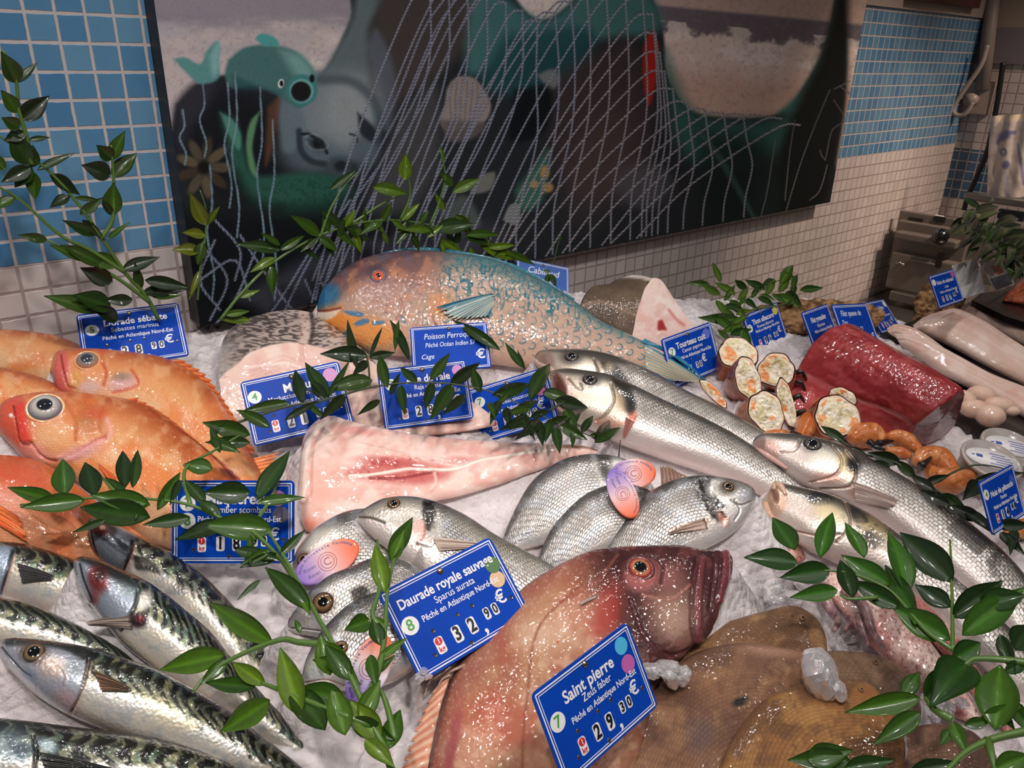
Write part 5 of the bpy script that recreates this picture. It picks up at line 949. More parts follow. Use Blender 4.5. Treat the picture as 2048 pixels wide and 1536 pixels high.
# ------------------------------------------------------------------ plastic tubs
M_tub = simple('cloudy tub plastic', '#cdbfae', .25, coat=.4, trans=.35); M_lidw = simple('white paper label', '#e2dedd', .5); M_lidc = simple('clear lid', '#c3b9b2', .2, coat=.5, trans=.3); M_lblink = simple('label ink', '#3d55a0', .5)
for (x, y, lab, lift) in ((1984, 918, 'clear plastic tub with oval white label, nearest of two behind the price card', .05), (2022, 893, 'clear plastic tub with oval white label, farther of two at the right edge', .05)):
    top = P(x, y, lift); ax = ICEN*.9+np.array([-.12, -.10, 0]); ax /= np.linalg.norm(ax); Fm = frame(ax, R@np.array([1, .45, 0])); root = empty('plastic_tub', tuple(top-ax*.055), lab, 'tub', 'plastic tubs of the right edge')
    def lathe(prof, k=40, ex=1.0):
        V = [(r*ex*math.cos(2*math.pi*i/k), r*math.sin(2*math.pi*i/k), z) for r, z in prof for i in range(k)]; f = grid_faces(len(prof), k, True)+[tuple(range(k))[::-1], tuple((len(prof)-1)*k+i for i in range(k))]; return np.array(V)@Fm.T+top, f
    V, f = lathe([(.030, -.055), (.031, -.053), (.036, -.004), (.037, -.002)]); mk('tub_body', V, f, M_tub, root)
    V, f = lathe([(.0385, -.005), (.039, -.001), (.038, .0005), (.034, .0005), (.033, -.0008), (.0001, -.0008)]); mk('lid', V, f, M_lidc, root)
    V, f = lathe([(.019, -.0005), (.019, .0006)], ex=1.75); pl = mk('paper_label', V, f, M_lidw, root)
    b = MB()
    for k, (bx, by, l_) in enumerate([(.004, .010, .010), (.008, .005, .012), (.008, 0, .014), (.010, -.005, .010), (.004, -.010, .012)]): b.box((bx+.004, by, .0008), (l_, .0006, .0001))
    b.box((-.016, .001, .0008), (.004, .003, .0001)); b.box((-.024, .001, .0008), (.002, .001, .0001)); mk('label_print', np.array(b.v)@Fm.T+top, b.f, M_lblink, root, smooth=False)

# ------------------------------------------------------------------ cooked crab halves and claws
M_shell = attrmat('cooked crab shell', rough=.28, coat=.7, bump=.4, bscale=200); M_crab = attrmat('crab meat', rough=.5, coat=.4, bump=.8, bscale=220, bdist=.002)
def crab(x, y, rx_, ry_, ang, back, label, depth=2.0, seed=0, h=.04, legs=True):
    """half crab: flat cut face of (rx,ry) pixels, shell dome running back towards (back) pixels"""
    p = P(x, y, h); d = np.linalg.norm(p-CAM)/F; q = P(x+back[0], y+back[1], h-.03); ax = p-q; ax = ax/np.linalg.norm(ax)*.8-VC(p)*.8; ax /= np.linalg.norm(ax)
    a = math.radians(ang); Fm = frame(ax, R@np.array([math.cos(a), math.sin(a), 0])); rX, rY = rx_*d*1.05, ry_*d*1.08; D = depth*min(rX, rY)+.01
    root = empty('crab_half', tuple(p-ax*D*.5), label, 'crab', 'cooked crab halves'); K = 48; V = []; C = []
    for j in range(26):
        t = j/25*math.pi/2
        for k in range(K):
            b_ = 2*math.pi*k/K; w_ = 1+.05*math.sin(3*b_+seed)+.03*math.sin(7*b_+seed*2); V.append((rX*math.cos(t)**.7*w_*math.cos(b_), rY*math.cos(t)**.7*w_*math.sin(b_), -D*math.sin(t)))
    dv = (q-p)/np.linalg.norm(q-p)*.95-ax*.35; dv /= np.linalg.norm(dv); Vl = np.array(V); Vw = (Vl*np.array([1, 1, 0]))@Fm.T+p-dv*Vl[:, 2:3]*1.25; X_, Y_ = proj(Vw); c = Cv(X_, Y_, '#a6522c'); c.noise(22, '#843c20', .45, .65, .8, off=seed*3); c.noise(9, '#cf8a5a', .52, .7, .6, off=seed); c.mix(np.array(V)[:, 2] > -.0012, '#e0b896', .8)
    mk('shell', Vw, grid_faces(26, K, True), M_shell, root, cols=c.col)
    V = []; g_ = np.linspace(1, .0, 24)
    for g in g_:
        for k in range(K): b_ = 2*math.pi*k/K; w_ = 1+.05*math.sin(3*b_+seed)+.03*math.sin(7*b_+seed*2); V.append((rX*.94*g*w_*math.cos(b_), rY*.94*g*w_*math.sin(b_), 0))
    V = np.array(V); X_, Y_ = proj(V@Fm.T+p); c = Cv(X_, Y_, '#eadfc9'); g = np.repeat(g_, K)
    c.noise(16, '#d8c894', .45, .6, .8, off=seed*7.); c.noise(9, '#c9b98a', .55, .68, .7, off=seed*2., m=ss(.9, .6, g)); k_ = ss(.55, .60, fbm(X_/24+seed*9.1, Y_/26+seed*3.3, 3))*ss(.95, .8, g); c.mix(k_, '#e8843c', .9); c.noise(6, '#efe7da', .55, .7, .6, off=seed); c.mix(ss(.86, .93, g), '#e8c9ae', .9); c.noise(5, '#8d7a50', .66, .74, .6, off=seed*4.)
    V[:, 2] = .0005+.006*(fbm(V[:, 0]*90+seed, V[:, 1]*90, 4)-.45)*ss(1, .8, g); mk('cut_face', V@Fm.T+p, grid_faces(24, K, True), M_crab, root, cols=c.col)
    if legs and seed in (3, 5, 8):
        b = MB()
        for k in range(2): a0 = p-ax*D*.5+Fm[:, 0]*rX*(.85)+Fm[:, 1]*rY*(k-.8)*.6; b.tube([a0, a0+Fm[:, 0]*.012+np.array([0, 0, .003]), a0+Fm[:, 0]*.02-np.array([0, 0, .01])], [.005, .004, .002], 8, '#221a17')
        b.build('leg_stump', M_shell, root, smooth=True)
    SUP.append((p[0], p[1], P(x, y, h)[2]-h*.7, .015)); return root
crab(1427, 786, 10, 34, -42, (-14, 10), 'thin slanting crab half under the tip of the turquoise tail', .8, 1, .03, legs=False)
crab(1476, 706, 36, 31, 20, (-10, 30), 'rearmost crab half, wide pale cut face beside the Tourteau card', 1.4, 2, .055)
crab(1552, 740, 33, 31, 10, (10, 24), 'round crab half nearest the tuna block, with black leg stumps', 1.4, 3, .05)
crab(1496, 757, 23, 40, -12, (-26, 16), 'tall narrow crab half in the middle of the pile with red shell at its left', 2.2, 4, .05)
crab(1573, 806, 14, 46, -12, (-14, 10), 'thinnest upright crab half between two round ones', 1.6, 5, .04)
crab(1533, 824, 31, 40, -22, (-30, 14), 'oval crab half lowest in the pile at the left', 2.2, 6, .045)
crab(1684, 796, 24, 18, 20, (6, 10), 'small crab half peeping out behind the rightmost one', 1.2, 7, .055, legs=False)
crab(1674, 832, 40, 37, 10, (-30, 20), 'rightmost crab half with white and orange meat, in front of the tuna', 1.8, 8, .045)
def claw(pts, r, label, tip=None, h=.02, seed=0):
    V3 = np.array([P(x, y, h) for x, y in pts]); V3 = sm([tuple(q) for q in V3], 8); n = len(V3); d = np.linalg.norm(V3[0]-CAM)/F; rr = np.interp(np.linspace(0, 1, n), np.linspace(0, 1, len(r)), r)*d
    root = empty('crab_claw', tuple(V3.mean(0)-np.array([0, 0, rr.max()])), label, 'crab claw', 'cooked crab claws'); V, f = tube_v(V3, rr, 28); V = np.array(V); x, y = proj(V); c = Cv(x, y, '#b96d3c'); c.noise(18, '#b25c2a', .48, .68, .8, off=seed*5.); c.noise(12, '#e0a56c', .55, .7, .5, off=seed); c.noise(5, '#6d3018', .68, .76, .6, off=seed*2.)
    mk('palm', V, f, M_shell, root, cols=c.col)
    if tip:
        for tp in tip:
            q = np.array([P(x, y, h+.014) for x, y in tp]); q = sm([tuple(k) for k in q], 5); V, f = tube_v(q, np.linspace(7.5, 2.5, len(q))*d, 10); mk('finger', V, f, M_shell, root, cols=np.tile(rgb('#1c1614'), (len(V), 1)), label='black claw finger')
    SUP.append((V3[:, 0].mean(), V3[:, 1].mean(), V3[:, 2].mean()-rr.max()*.8, .02))
claw([(1640, 800), (1625, 830), (1612, 852), (1600, 880)], [6, 15, 19, 10], 'ribbed brown crab claw lying between two crab halves', seed=1)
claw([(1598, 880), (1570, 872), (1548, 870), (1520, 872)], [4, 12, 12, 5], 'small orange claw at the foot of the crab pile', [[(1580, 868), (1600, 872), (1612, 880)]], seed=2)
claw([(1702, 880), (1720, 872), (1745, 872), (1768, 884)], [8, 24, 26, 12], 'orange claw with two black fingers pointing right, below the tuna', [[(1738, 884), (1752, 894), (1770, 900)], [(1756, 888), (1775, 884), (1786, 882)]], h=.03, seed=3)
claw([(1772, 876), (1795, 876), (1815, 884), (1840, 902)], [8, 16, 17, 8], 'curved orange claw touching the lower end of the tuna', seed=4, h=.03)
claw([(1770, 900), (1800, 905), (1822, 912)], [6, 11, 6], 'short red claw piece among the leaves below the tuna', seed=5, h=.025)
claw([(1832, 925), (1850, 915), (1880, 920), (1908, 945)], [8, 20, 24, 12], 'big orange claw with a black spot, left of the plastic tubs', [[(1842, 932), (1856, 922), (1862, 914)]], seed=6, h=.03)
claw([(1855, 935), (1875, 955), (1905, 962), (1940, 952)], [8, 20, 24, 12], 'broad orange claw lowest beside the tubs, above the sea bass', seed=7, h=.03)
claw([(2006, 1075), (2030, 1062), (2055, 1058), (2090, 1070)], [6, 16, 18, 10], 'pale orange claw at the right edge under the tub price card', seed=8, h=.03)
# ------------------------------------------------------------------ squids between flatfish and basses
M_squid = attrmat('squid skin', rough=.3, coat=.8, bump=.35, bscale=260, sss=.25)
def squid(label, back, belly, anchor, h, seed, base='#d9b3a8', ratio=.4, tmax=.022, tilt=14, sp=.6):
    o = loft(back, belly, anchor, h, tilt, ratio=ratio, tmax=tmax, N=200, M=90); c = Cv(o.px, o.py, base); c.noise(40, '#b77a72', .45, .7, .8, off=seed*3.); c.noise(24, '#e6cdc4', .5, .7, .7, off=seed*2.); c.noise(3.2, '#7d3b3c', .60, .70, sp, off=seed, o=2); c.mix(ss(.5, .95, np.abs(o.t)), '#a8635c', .5); c.dsp += .002*(fbm(o.px/18, o.py/18, 2)-.5)
    return finish(o, 'squid', label, 'squid', M_squid, c, 'pink squids between the flatfish and the sea basses', part='mantle')
squid('long pale squid mantle speckled with red dots, right of the flatfish', [(1635, 1150), (1660, 1142), (1700, 1160), (1745, 1185), (1790, 1215), (1840, 1255), (1880, 1300), (1915, 1345), (1950, 1400), (1975, 1440)],
    [(1636, 1158), (1650, 1180), (1680, 1220), (1715, 1265), (1755, 1305), (1800, 1345), (1840, 1380), (1880, 1415), (1920, 1440), (1965, 1456)], (1770, 1330), .012, 1, '#e0c4ba')
squid('darker rose squid along the bass, half covered by leaves', [(1770, 1160), (1810, 1178), (1850, 1205), (1890, 1245), (1925, 1290), (1960, 1345), (1995, 1400), (2030, 1460)],
    [(1768, 1170), (1800, 1200), (1835, 1240), (1870, 1290), (1905, 1335), (1940, 1385), (1975, 1430), (2020, 1475)], (1880, 1310), .03, 2, '#b9756c')
s_ = squid('small brown pink squid head right of the dark red head', [(1440, 1110), (1470, 1085), (1510, 1062), (1555, 1055), (1590, 1075), (1615, 1105)], [(1445, 1122), (1480, 1122), (1515, 1125), (1555, 1130), (1590, 1130), (1612, 1118)], (1530, 1126), .006, 3, '#b58674')
eye(s_, 1478, 1118, 8, iris=('#0f1216', '#8d8f96', '#33353b'), pup=.6)
for i, pts in enumerate([[(1650, 1160), (1680, 1200), (1700, 1240), (1690, 1262)], [(1665, 1165), (1700, 1205), (1722, 1250), (1735, 1290)], [(1640, 1170), (1655, 1210), (1675, 1240), (1668, 1262)], [(1690, 1180), (1728, 1215), (1745, 1262), (1772, 1300)]]):
    V3 = np.array([P(x, y, .02+.004*i) for x, y in sm(pts, 8)]); V, f = tube_v(V3, np.linspace(.008, .002, len(V3)), 10); V = np.array(V); x, y = proj(V); c = Cv(x, y, '#a88484'); c.noise(10, '#6d4a52', .45, .65, .8); c.noise(5, '#d8bdb6', .5, .7, .6)
    tag(mk('tentacle', V, f, M_squid, cols=c.col), ['leftmost', 'second', 'shortest', 'rightmost'][i]+' greyish purple tentacle trailing on the ice beside the flatfish', 'tentacle', 'squid tentacles by the flatfish')
for i, pts in enumerate([[(1520, 1150), (1545, 1165), (1575, 1160), (1600, 1175)], [(1540, 1130), (1560, 1150), (1590, 1150)]]):
    V3 = np.array([P(x, y, .012) for x, y in sm(pts, 8)]); V, f = tube_v(V3, np.linspace(.006, .002, len(V3)), 10); V = np.array(V); x, y = proj(V); c = Cv(x, y, '#c4a69c'); c.noise(8, '#7d5a5c', .5, .65, .8)
    tag(mk('tentacle', V, f, M_squid, cols=c.col), ['lower', 'upper'][i]+' short pinkish tentacle on the ice right of the dark red head', 'tentacle', 'squid tentacles by the flatfish')

# ------------------------------------------------------------------ loose lumps of ice
M_lump = simple('clear ice lump', '#e9e6e8', .12, coat=.3, trans=.7, bump=.8, bscale=160)
def lump(x, y, w_, h_, up, label, seed, n=1):
    p = P(x, y, up); d = np.linalg.norm(p-CAM)/F; b = MB(); rg = np.random.RandomState(seed)
    for k in range(n):
        V, f = ellipsoid((0, 0, 0), (1, 1, 1), n=14, m=20); V = V*(1+.55*(fbm(V[:, 0]*2.2+seed+k, V[:, 1]*2.2+V[:, 2]*1.7, 3)-.5)+.06*(rg.rand(len(V))-.5))[:, None]; V = np.sign(V)*np.abs(V)**.75; sc_ = 1 if n == 1 else .45+.25*rg.rand(); V = V*np.array([w_/2*d, h_/2*d*1.2, h_/2*d*.8])*sc_; V = V@np.array(Euler((rg.rand()*1, rg.rand()*1, rg.rand()*3 if n > 1 else .5)).to_matrix()).T
        b.add(V+p+(rg.rand(3)-.5)*np.array([w_*d, h_*d, h_*d*.5])*(n > 1), f)
    tag(b.build('ice_lump', M_lump, smooth=False), label, 'ice', 'loose lumps of ice')
lump(1640, 1350, 92, 70, .068, 'largest clear block of ice on the backs of the flatfish', 3)
lump(1676, 1378, 50, 30, .068, 'smaller chip of ice touching the largest block', 4)
lump(1330, 1350, 60, 50, .055, 'cluster of ice right of the Saint pierre card', 5, 6)
lump(1590, 1160, 60, 40, .008, 'cluster of ice right of the gaping dark red mouth', 6, 7); lump(1520, 1200, 80, 40, .006, 'cluster of ice above the topmost flatfish', 7, 8)
lump(1680, 1285, 60, 34, .01, 'cluster of ice between tentacles and flatfish', 8, 7); lump(1880, 1420, 70, 40, .02, 'cluster of ice among the lowest right leaves', 9, 8)
lump(1500, 1160, 60, 40, .006, 'cluster of ice touching the dark red lips', 12, 12); lump(1455, 1222, 50, 30, .012, 'cluster of ice under the dark red chin', 13, 10); lump(1560, 1195, 70, 40, .008, 'cluster of ice over the eyes of the topmost flatfish', 14, 14)
lump(845, 1350, 30, 20, .05, 'small frost crumbs on the lower left corner of the Daurade card', 10, 6)
# ------------------------------------------------------------------ cork bark
M_cork = attrmat('cork bark', rough=.9, coat=0, bump=1.0, bscale=120, bdist=.004, spec=.2)
for lab, b1_, b2_, an, hh in (('long rough cork bark behind the price cards of the tuna', [(1468, 650), (1500, 618), (1560, 604), (1620, 598), (1680, 600), (1740, 608), (1770, 625)], [(1470, 670), (1500, 690), (1560, 672), (1620, 668), (1680, 668), (1740, 660), (1768, 640)], (1600, 672), .0),
                              ('upright piece of cork bark left of the blue card with a pink dot', [(1826, 640), (1828, 600), (1845, 575), (1870, 562), (1905, 566), (1930, 590)], [(1832, 652), (1850, 655), (1870, 650), (1890, 640), (1915, 625), (1932, 600)], (1865, 650), .0)):
    o = loft(b1_, b2_, an, hh, 40, ratio=.5, tmax=.04, N=90, M=60, press=False); c = Cv(o.px, o.py, '#9a7550'); c.noise(14, '#5c412c', .45, .6, .9); c.noise(6, '#c09a70', .55, .7, .6); c.dsp = .008*(fbm(o.px/9, o.py/6, 3)-.5); finish(o, 'cork_bark', lab, 'cork bark', M_cork, c, part='bark')
# ------------------------------------------------------------------ machine, bag, socket, cables at the far right
def wbox(root, name, x0, y0, x1, y1, Xd, depth, mat, bev=0, tiltz=0):
    """box whose left face shows: front spans photo pixels at wall distance Xd (plane Y)"""
    a = onX(x0, y0, Xd); b_ = onX(x1, y1, Xd); m = MB(); m.box((Xd+depth/2, (a[1]+b_[1])/2, (a[2]+b_[2])/2), (depth/2, abs(b_[1]-a[1])/2, abs(a[2]-b_[2])/2)); o = m.build(name, mat, root); 
    if bev: q = o.modifiers.new('b', 'BEVEL'); q.width = bev; q.segments = 3
    return o
YM = 2.68
onX = lambda x, y, X: onplane(np.array([x, y], float), np.array([X, 0, 0]), np.array([1., 0, 0]))
root = empty('slicing_machine', tuple(onX(1850, 616, YM)), 'grey steel machine with a round black knob, in the far right corner', 'machine')
wbox(root, 'lower_housing', 1784, 502, 1928, 612, YM, .26, M_grey, .008); wbox(root, 'inner_body', 1796, 440, 1915, 560, YM+.03, .2, M_grey, .004); wbox(root, 'upper_housing', 1790, 462, 1910, 500, YM-.01, .26, M_grey, .006); wbox(root, 'top_rim', 1800, 420, 1905, 462, YM+.06, .02, M_grey, .004)
wbox(root, 'slot', 1818, 434, 1842, 452, YM+.055, .03, M_dark); wbox(root, 'bright_tray', 1818, 446, 1838, 449, YM+.052, .01, M_white); wbox(root, 'slot', 1868, 432, 1888, 446, YM+.055, .03, M_dark); wbox(root, 'bright_tray', 1870, 430, 1886, 434, YM+.052, .01, M_white); wbox(root, 'latch_plate', 1816, 517, 1868, 532, YM-.012, .014, M_grey, .003); wbox(root, 'seam', 1876, 505, 1880, 536, YM-.006, .01, M_dark); wbox(root, 'base_rail', 1776, 600, 1930, 616, YM-.03, .2, M_steel, .004)
kp = onX(1881, 473, YM-.02); V, f = ellipsoid(kp, (.026, .026, .026), n=12, m=20); mk('knob', V, f, simple('black knob', '#131214', .15, coat=.6), root)
kq = onX(1798, 527, YM-.01); b = MB(); b.tube([kq, kq+np.array([.02, 0, 0])], .006, 10); b.tube([kq+np.array([0, -.02, 0]), kq+np.array([0, .02, 0])], .004, 8); b.build('wing_screw', M_steel, root, smooth=True)
root = empty('steel_rack', tuple(onX(1990, 600, 2.72)), 'grey metal rack frame behind the leaves under the hanging bag', 'rack')
wbox(root, 'panel', 1930, 440, 2120, 600, 2.78, .02, M_grey, .004); wbox(root, 'top_rail', 1925, 398, 2120, 412, 2.74, .04, M_steel, .004); wbox(root, 'window_opening', 1998, 418, 2044, 444, 2.77, .02, simple('dark blue opening', '#263440', .4))
# bag on the side wall
def rw(px, py, dx=0): p = onplane(np.array([px, py], float), np.array([XR-dx, 0, 0]), np.array([1., 0, 0])); return p
XB = .35
root = empty('hanging_bag', tuple(rw(2015, 400, XB)), 'white printed plastic bag hanging at the right edge', 'bag')
n1, n2 = 40, 40; V = []
for i in range(n1):
    for j in range(n2):
        u, v_ = i/(n1-1), j/(n2-1); x = 1982+u*95-v_*8; y = 232+v_*166-6*u; p = rw(x, y, XB); V.append(p-np.array([1, 0, 0])*(.018*math.sin(u*math.pi)*(.4+.6*v_)+.005*math.sin(u*17+v_*3)*(1-v_*.5)+.004*vn(u*9, v_*9)))
V = np.array(V); x, y = proj(V); c = Cv(x, y, '#b9ada6'); c.ell(2008, 272, 14, 9, '#5a5a80', -30, .5, .8); c.line([(1995, 285), (2010, 268), (2030, 265)], 3, '#66668a'); c.ell(2007, 304, 7, 8, '#46507c', 0, .4, .9); c.ell(2007, 304, 3, 4, '#b9ada6', 0, .4); c.ell(2012, 330, 7, 9, '#4c557e', 20, .4, .8); c.line([(2036, 290), (2042, 330), (2048, 370)], 3, '#77778f'); c.line([(2000, 345), (1990, 385)], 5, '#9a93a0'); c.line([(2010, 345), (2016, 390)], 5, '#9a93a0'); c.mix(ss(246, 238, y), '#d8c6a8', .8)
k = len(V); f = grid_faces(n1, n2); V2 = V+np.array([.012, 0, 0]); mk('bag_sheet', np.vstack([V, V2]), f+[tuple(i+k for i in q[::-1]) for q in f], attrmat('bag film', rough=.3, coat=.4, bump=.4, bscale=60, bdist=.004), root, cols=np.vstack([c.col, c.col]))
# conduit, socket, cables
b = MB(); b.tube([rw(1992, -60, .03), rw(1965, 180, .03)], .022, 12); tag(b.build('wall_conduit', simple('grey trunking', '#8d8078', .5), smooth=True), 'grey vertical conduit in the corner above the socket', 'pipe')
root = empty('wall_socket', tuple(rw(1950, 195, .02)), 'white square wall socket with a plug, in the far corner', 'socket')
M_sock = simple('aged white plastic', '#a8998f', .4); m = MB(); p = rw(1950, 196, .015); m.box(p, (.015, .055, .055)); o_ = m.build('cover_plate', M_sock, root); q_ = o_.modifiers.new('b', 'BEVEL'); q_.width = .006; q_.segments = 3
m = MB(); m.tube([p+np.array([-.045, 0, -.005]), p+np.array([-.015, 0, -.005])], .022, 14); m.build('plug', M_sock, root, smooth=True)
b = MB(); b.tube([rw(x, y, .09) for x, y in sm([(1975, 90), (1962, 130), (1935, 170), (1912, 205), (1906, 222), (1915, 231), (1928, 229), (1938, 218), (1945, 205)], 8)], .008, 8); tag(b.build('white_cable', simple('white cable', '#a99c90', .4), smooth=True), 'white cable looping down to the wall socket', 'cable')
b = MB(); b.tube([rw(x, y, .03) for x, y in sm([(2006, 125), (2000, 170), (1990, 230), (1975, 300), (1955, 350), (1935, 396), (1928, 420)], 8)], .009, 8); tag(b.build('black_cable', M_dark, smooth=True), 'black cable running down behind the hanging bag', 'cable')

# ------------------------------------------------------------------ price cards
M_blue = simple('blue card plastic', '#0a3fa6', .38, coat=0.0, spec=.10, vary=.05, bscale=120)
M_blue2 = simple('faded blue card plastic', '#2f5fb0', .3, coat=.4)
M_ink = simple('black ink', '#121212', .4); M_redink = simple('red ink', '#c8252c', .4); M_green = simple('green ink', '#3f9a3c', .4)
M_pin = simple('metal stud', '#8a7b68', .25, metal=.9); M_hole = simple('eyelet hole', '#2c2a2a', .5)
M_chalk = simple('white marker', '#dde2ea', .5)
_dots = {}
def dotmat(c):
    if c not in _dots: _dots[c] = simple('sticker '+c, c, .35)
    return _dots[c]
def text_mesh(body, size, shear=0, bold=0.0, ex=.00012, sx=1.0):
    cu = bpy.data.curves.new('t', 'FONT'); cu.body = body; cu.size = size; cu.align_x = 'CENTER'; cu.align_y = 'CENTER'; cu.shear = shear; cu.offset = bold*size; cu.extrude = ex; cu.resolution_u = 3
    o = bpy.data.objects.new('t', cu); S.collection.objects.link(o); bpy.context.view_layer.update()
    me = bpy.data.meshes.new_from_object(o.evaluated_get(bpy.context.evaluated_depsgraph_get()))
    bpy.data.objects.remove(o); n = len(me.vertices); v = np.zeros(n*3); me.vertices.foreach_get('co', v); v = v.reshape(-1, 3); v[:, 0] *= sx
    f = [tuple(p.vertices) for p in me.polygons]; bpy.data.meshes.remove(me); return v, f
def rrect(w, h, r, z0, z1, k=6):
    P_ = []
    for cx, cy, a0 in ((w/2-r, h/2-r, 0), (-w/2+r, h/2-r, 90), (-w/2+r, -h/2+r, 180), (w/2-r, -h/2+r, 270)):
        for i in range(k): a = math.radians(a0+90*i/(k-1)); P_.append((cx+r*math.cos(a), cy+r*math.sin(a)))
    n = len(P_); V = [(x, y, z0) for x, y in P_]+[(x, y, z1) for x, y in P_]
    return V, [tuple(range(n))[::-1], tuple(range(n, 2*n))]+[(i, (i+1) % n, (i+1) % n+n, i+n) for i in range(n)]
def disc(x, y, r, z0, z1, k=28, rx=1.0):
    V = [(x+r*rx*math.cos(2*math.pi*i/k), y+r*math.sin(2*math.pi*i/k), z) for z in (z0, z1) for i in range(k)]
    return V, [tuple(range(k))[::-1], tuple(range(k, 2*k))]+[(i, (i+1) % k, (i+1) % k+k, i+k) for i in range(k)]
def solve_pose(cor, W, H, hz, hs=.03, s0=1.0):
    loc = np.array([(-W/2, H/2, 0), (W/2, H/2, 0), (W/2, -H/2, 0), (-W/2, -H/2, 0)]); cor = np.array(cor, float); cen = cor.mean(0)
    C0 = P(cen[0], cen[1], hz); t = CAM-C0; t[2] = 0; t /= np.linalg.norm(t); n = t*.75+np.array([0, 0, .66]); 
    er = onplane(np.array([cor[1]]), C0, n)[0]-onplane(np.array([cor[0]]), C0, n)[0]; Fm = frame(n, er)
    def rot(w_): return np.array(Matrix.Rotation(np.linalg.norm(w_), 3, Vector(w_)) if np.linalg.norm(w_) > 1e-9 else Matrix.Identity(3))
    def res(p):
        Rm = rot(p[3:6])@Fm; V = (loc*(p[6]))@Rm.T+C0+p[:3]; x, y = proj(V)
        c_ = C0+p[:3]; 
        return np.r_[(x-cor[:, 0])/3, (y-cor[:, 1])/3, (c_[2]-zice(c_[0], c_[1])-hz)/hs, (p[6]-s0)/.06, Rm[2, 0]/.25, (Rm[:, 2]@(t*.8+np.array([0, 0, .6]))-1)/.5]
    p = np.array([0, 0, 0, 0, 0, 0, s0]); lam = .01; r = res(p)
    for _ in range(60):
        J = np.stack([(res(p+np.eye(7)[i]*1e-4)-r)/1e-4 for i in range(7)], 1); dp = np.linalg.solve(J.T@J+lam*np.eye(7), -J.T@r); r2 = res(p+dp)
        if r2@r2 < r@r: p = p+dp; r = r2; lam *= .5
        else: lam *= 4
    Rm = rot(p[3:6])@Fm; print('card', cen, 'px err', np.abs(r[:8]*3).max().round(1), 'scale', p[6].round(2), 'n', Rm[:, 2].round(2), 'h', (C0+p[:3])[2]-zice(*(C0+p[:3])[:2]))
    return C0+p[:3], Rm, p[6]
CW, CH = .118, .080
def card(cor, label, lines=(), badge=(), price=None, dots=(), hz=.04, hs=.03, hand=None, mat=None, blank=False, s0=1.0, detail=True, euro=(.043, -.008), pz=-.021, name='price_card', group=None, kg=True, shear=0):
    C0, Rm, sc = solve_pose(cor, CW, CH, hz, hs, s0)
    root = empty(name, tuple(C0), label, 'price card', group); root.matrix_world = Matrix.Translation(Vector(C0)) @ Matrix(Rm.tolist()).to_4x4()
    def put(nm, V, f, m, par=None, z=0, lab=None):
        V = np.array(V, float)*sc; V[:, 2] += z; me = bpy.data.meshes.new(nm); me.from_pydata(V.tolist(), [], f); me.materials.append(m)
        o = bpy.data.objects.new(nm, me); S.collection.objects.link(o); o.parent = par or root
        if lab: o['label'] = lab
        return o
    m = mat or M_blue
    put('plate', *rrect(CW, CH, .005, -.0009, .0009), M_white if blank else m)
    z = .0009*sc
    if not blank:
        b = MB()
        for inset, wd in ((.0028, .0011), (.0050, .0006)):
            w_, h_ = CW-2*inset, CH-2*inset
            for x, y, a, c_ in ((0, h_/2, w_/2, wd/2), (0, -h_/2, w_/2, wd/2)): b.box((x, y, .0001), (a, c_, .0001))
            for x in (-w_/2, w_/2): b.box((x, 0, .0001), (wd/2, h_/2, .0001))
        put('border', b.v, b.f, M_white, z=z)
    for i, (bx, by, num) in enumerate(badge):
        V, f = disc(bx, by, .0078, 0, .0003); bo = put('number_badge', V, f, M_white, z=z); 
        V, f = text_mesh(num, .0135, bold=.012); V[:, 0] += bx; V[:, 1] += by; put('number', V, f, M_green, bo, z=z+.0004*sc)
    for q in lines:
        txt, x, y, sz, bd = q[:5]; V, f = text_mesh(txt, sz, bold=bd, sx=q[5] if len(q) > 5 else .9, shear=q[6] if len(q) > 6 else 0); V[:, 0] += x; V[:, 1] += y; put('lettering', V, f, M_chalk if hand else M_white, z=z+.0002)
    if price is not None:
        big, small = price; V, f = rrect(.0082, .0145, .0022, 0, .0003); x = -.030
        if kg:
            Vc = [(a+x, b_+pz-.001, c_) for a, b_, c_ in V]; u = put('unit_tile', Vc, f, M_white, z=z)
            Vd, fd = disc(x, pz+.0025, .0034, .0003, .0005); put('unit_disc', Vd, fd, M_redink, u, z=z); Vt, ft = text_mesh('kg', .0062, bold=.02); Vt[:, 0] += x; Vt[:, 1] += pz-.0045; put('unit_text', Vt, ft, M_redink, u, z=z+.0005)
            Vt, ft = text_mesh('1', .006, bold=.02); Vt[:, 0] += x; Vt[:, 1] += pz+.0025; put('unit_text', Vt, ft, M_white, u, z=z+.0007)
        x = -.012
        for ch in big:
            u = put('digit_tile', [(a+x, b_+pz, c_) for a, b_, c_ in V], f, M_white, z=z); Vt, ft = text_mesh(ch, .0165, bold=.03, sx=.8); Vt[:, 0] += x; Vt[:, 1] += pz; put('digit', Vt, ft, M_ink, u, z=z+.0005); x += .0155
        Vt, ft = text_mesh(',', .02, bold=.02); Vt[:, 0] += x-.0055; Vt[:, 1] += pz-.005; put('comma', Vt, ft, M_white, z=z+.0002)
        V2, f2 = rrect(.0060, .0105, .0018, 0, .0003); x += .002
        for ch in small:
            u = put('digit_tile', [(a+x, b_+pz+.0025, c_) for a, b_, c_ in V2], f2, M_white, z=z); Vt, ft = text_mesh(ch, .0115, bold=.03, sx=.8); Vt[:, 0] += x; Vt[:, 1] += pz+.0025; put('digit', Vt, ft, M_ink, u, z=z+.0005); x += .0090
        Vt, ft = text_mesh('€', .0165, bold=.015); Vt[:, 0] += x+.001; Vt[:, 1] += pz+.0085; put('euro_sign', Vt, ft, M_white, z=z+.0002)
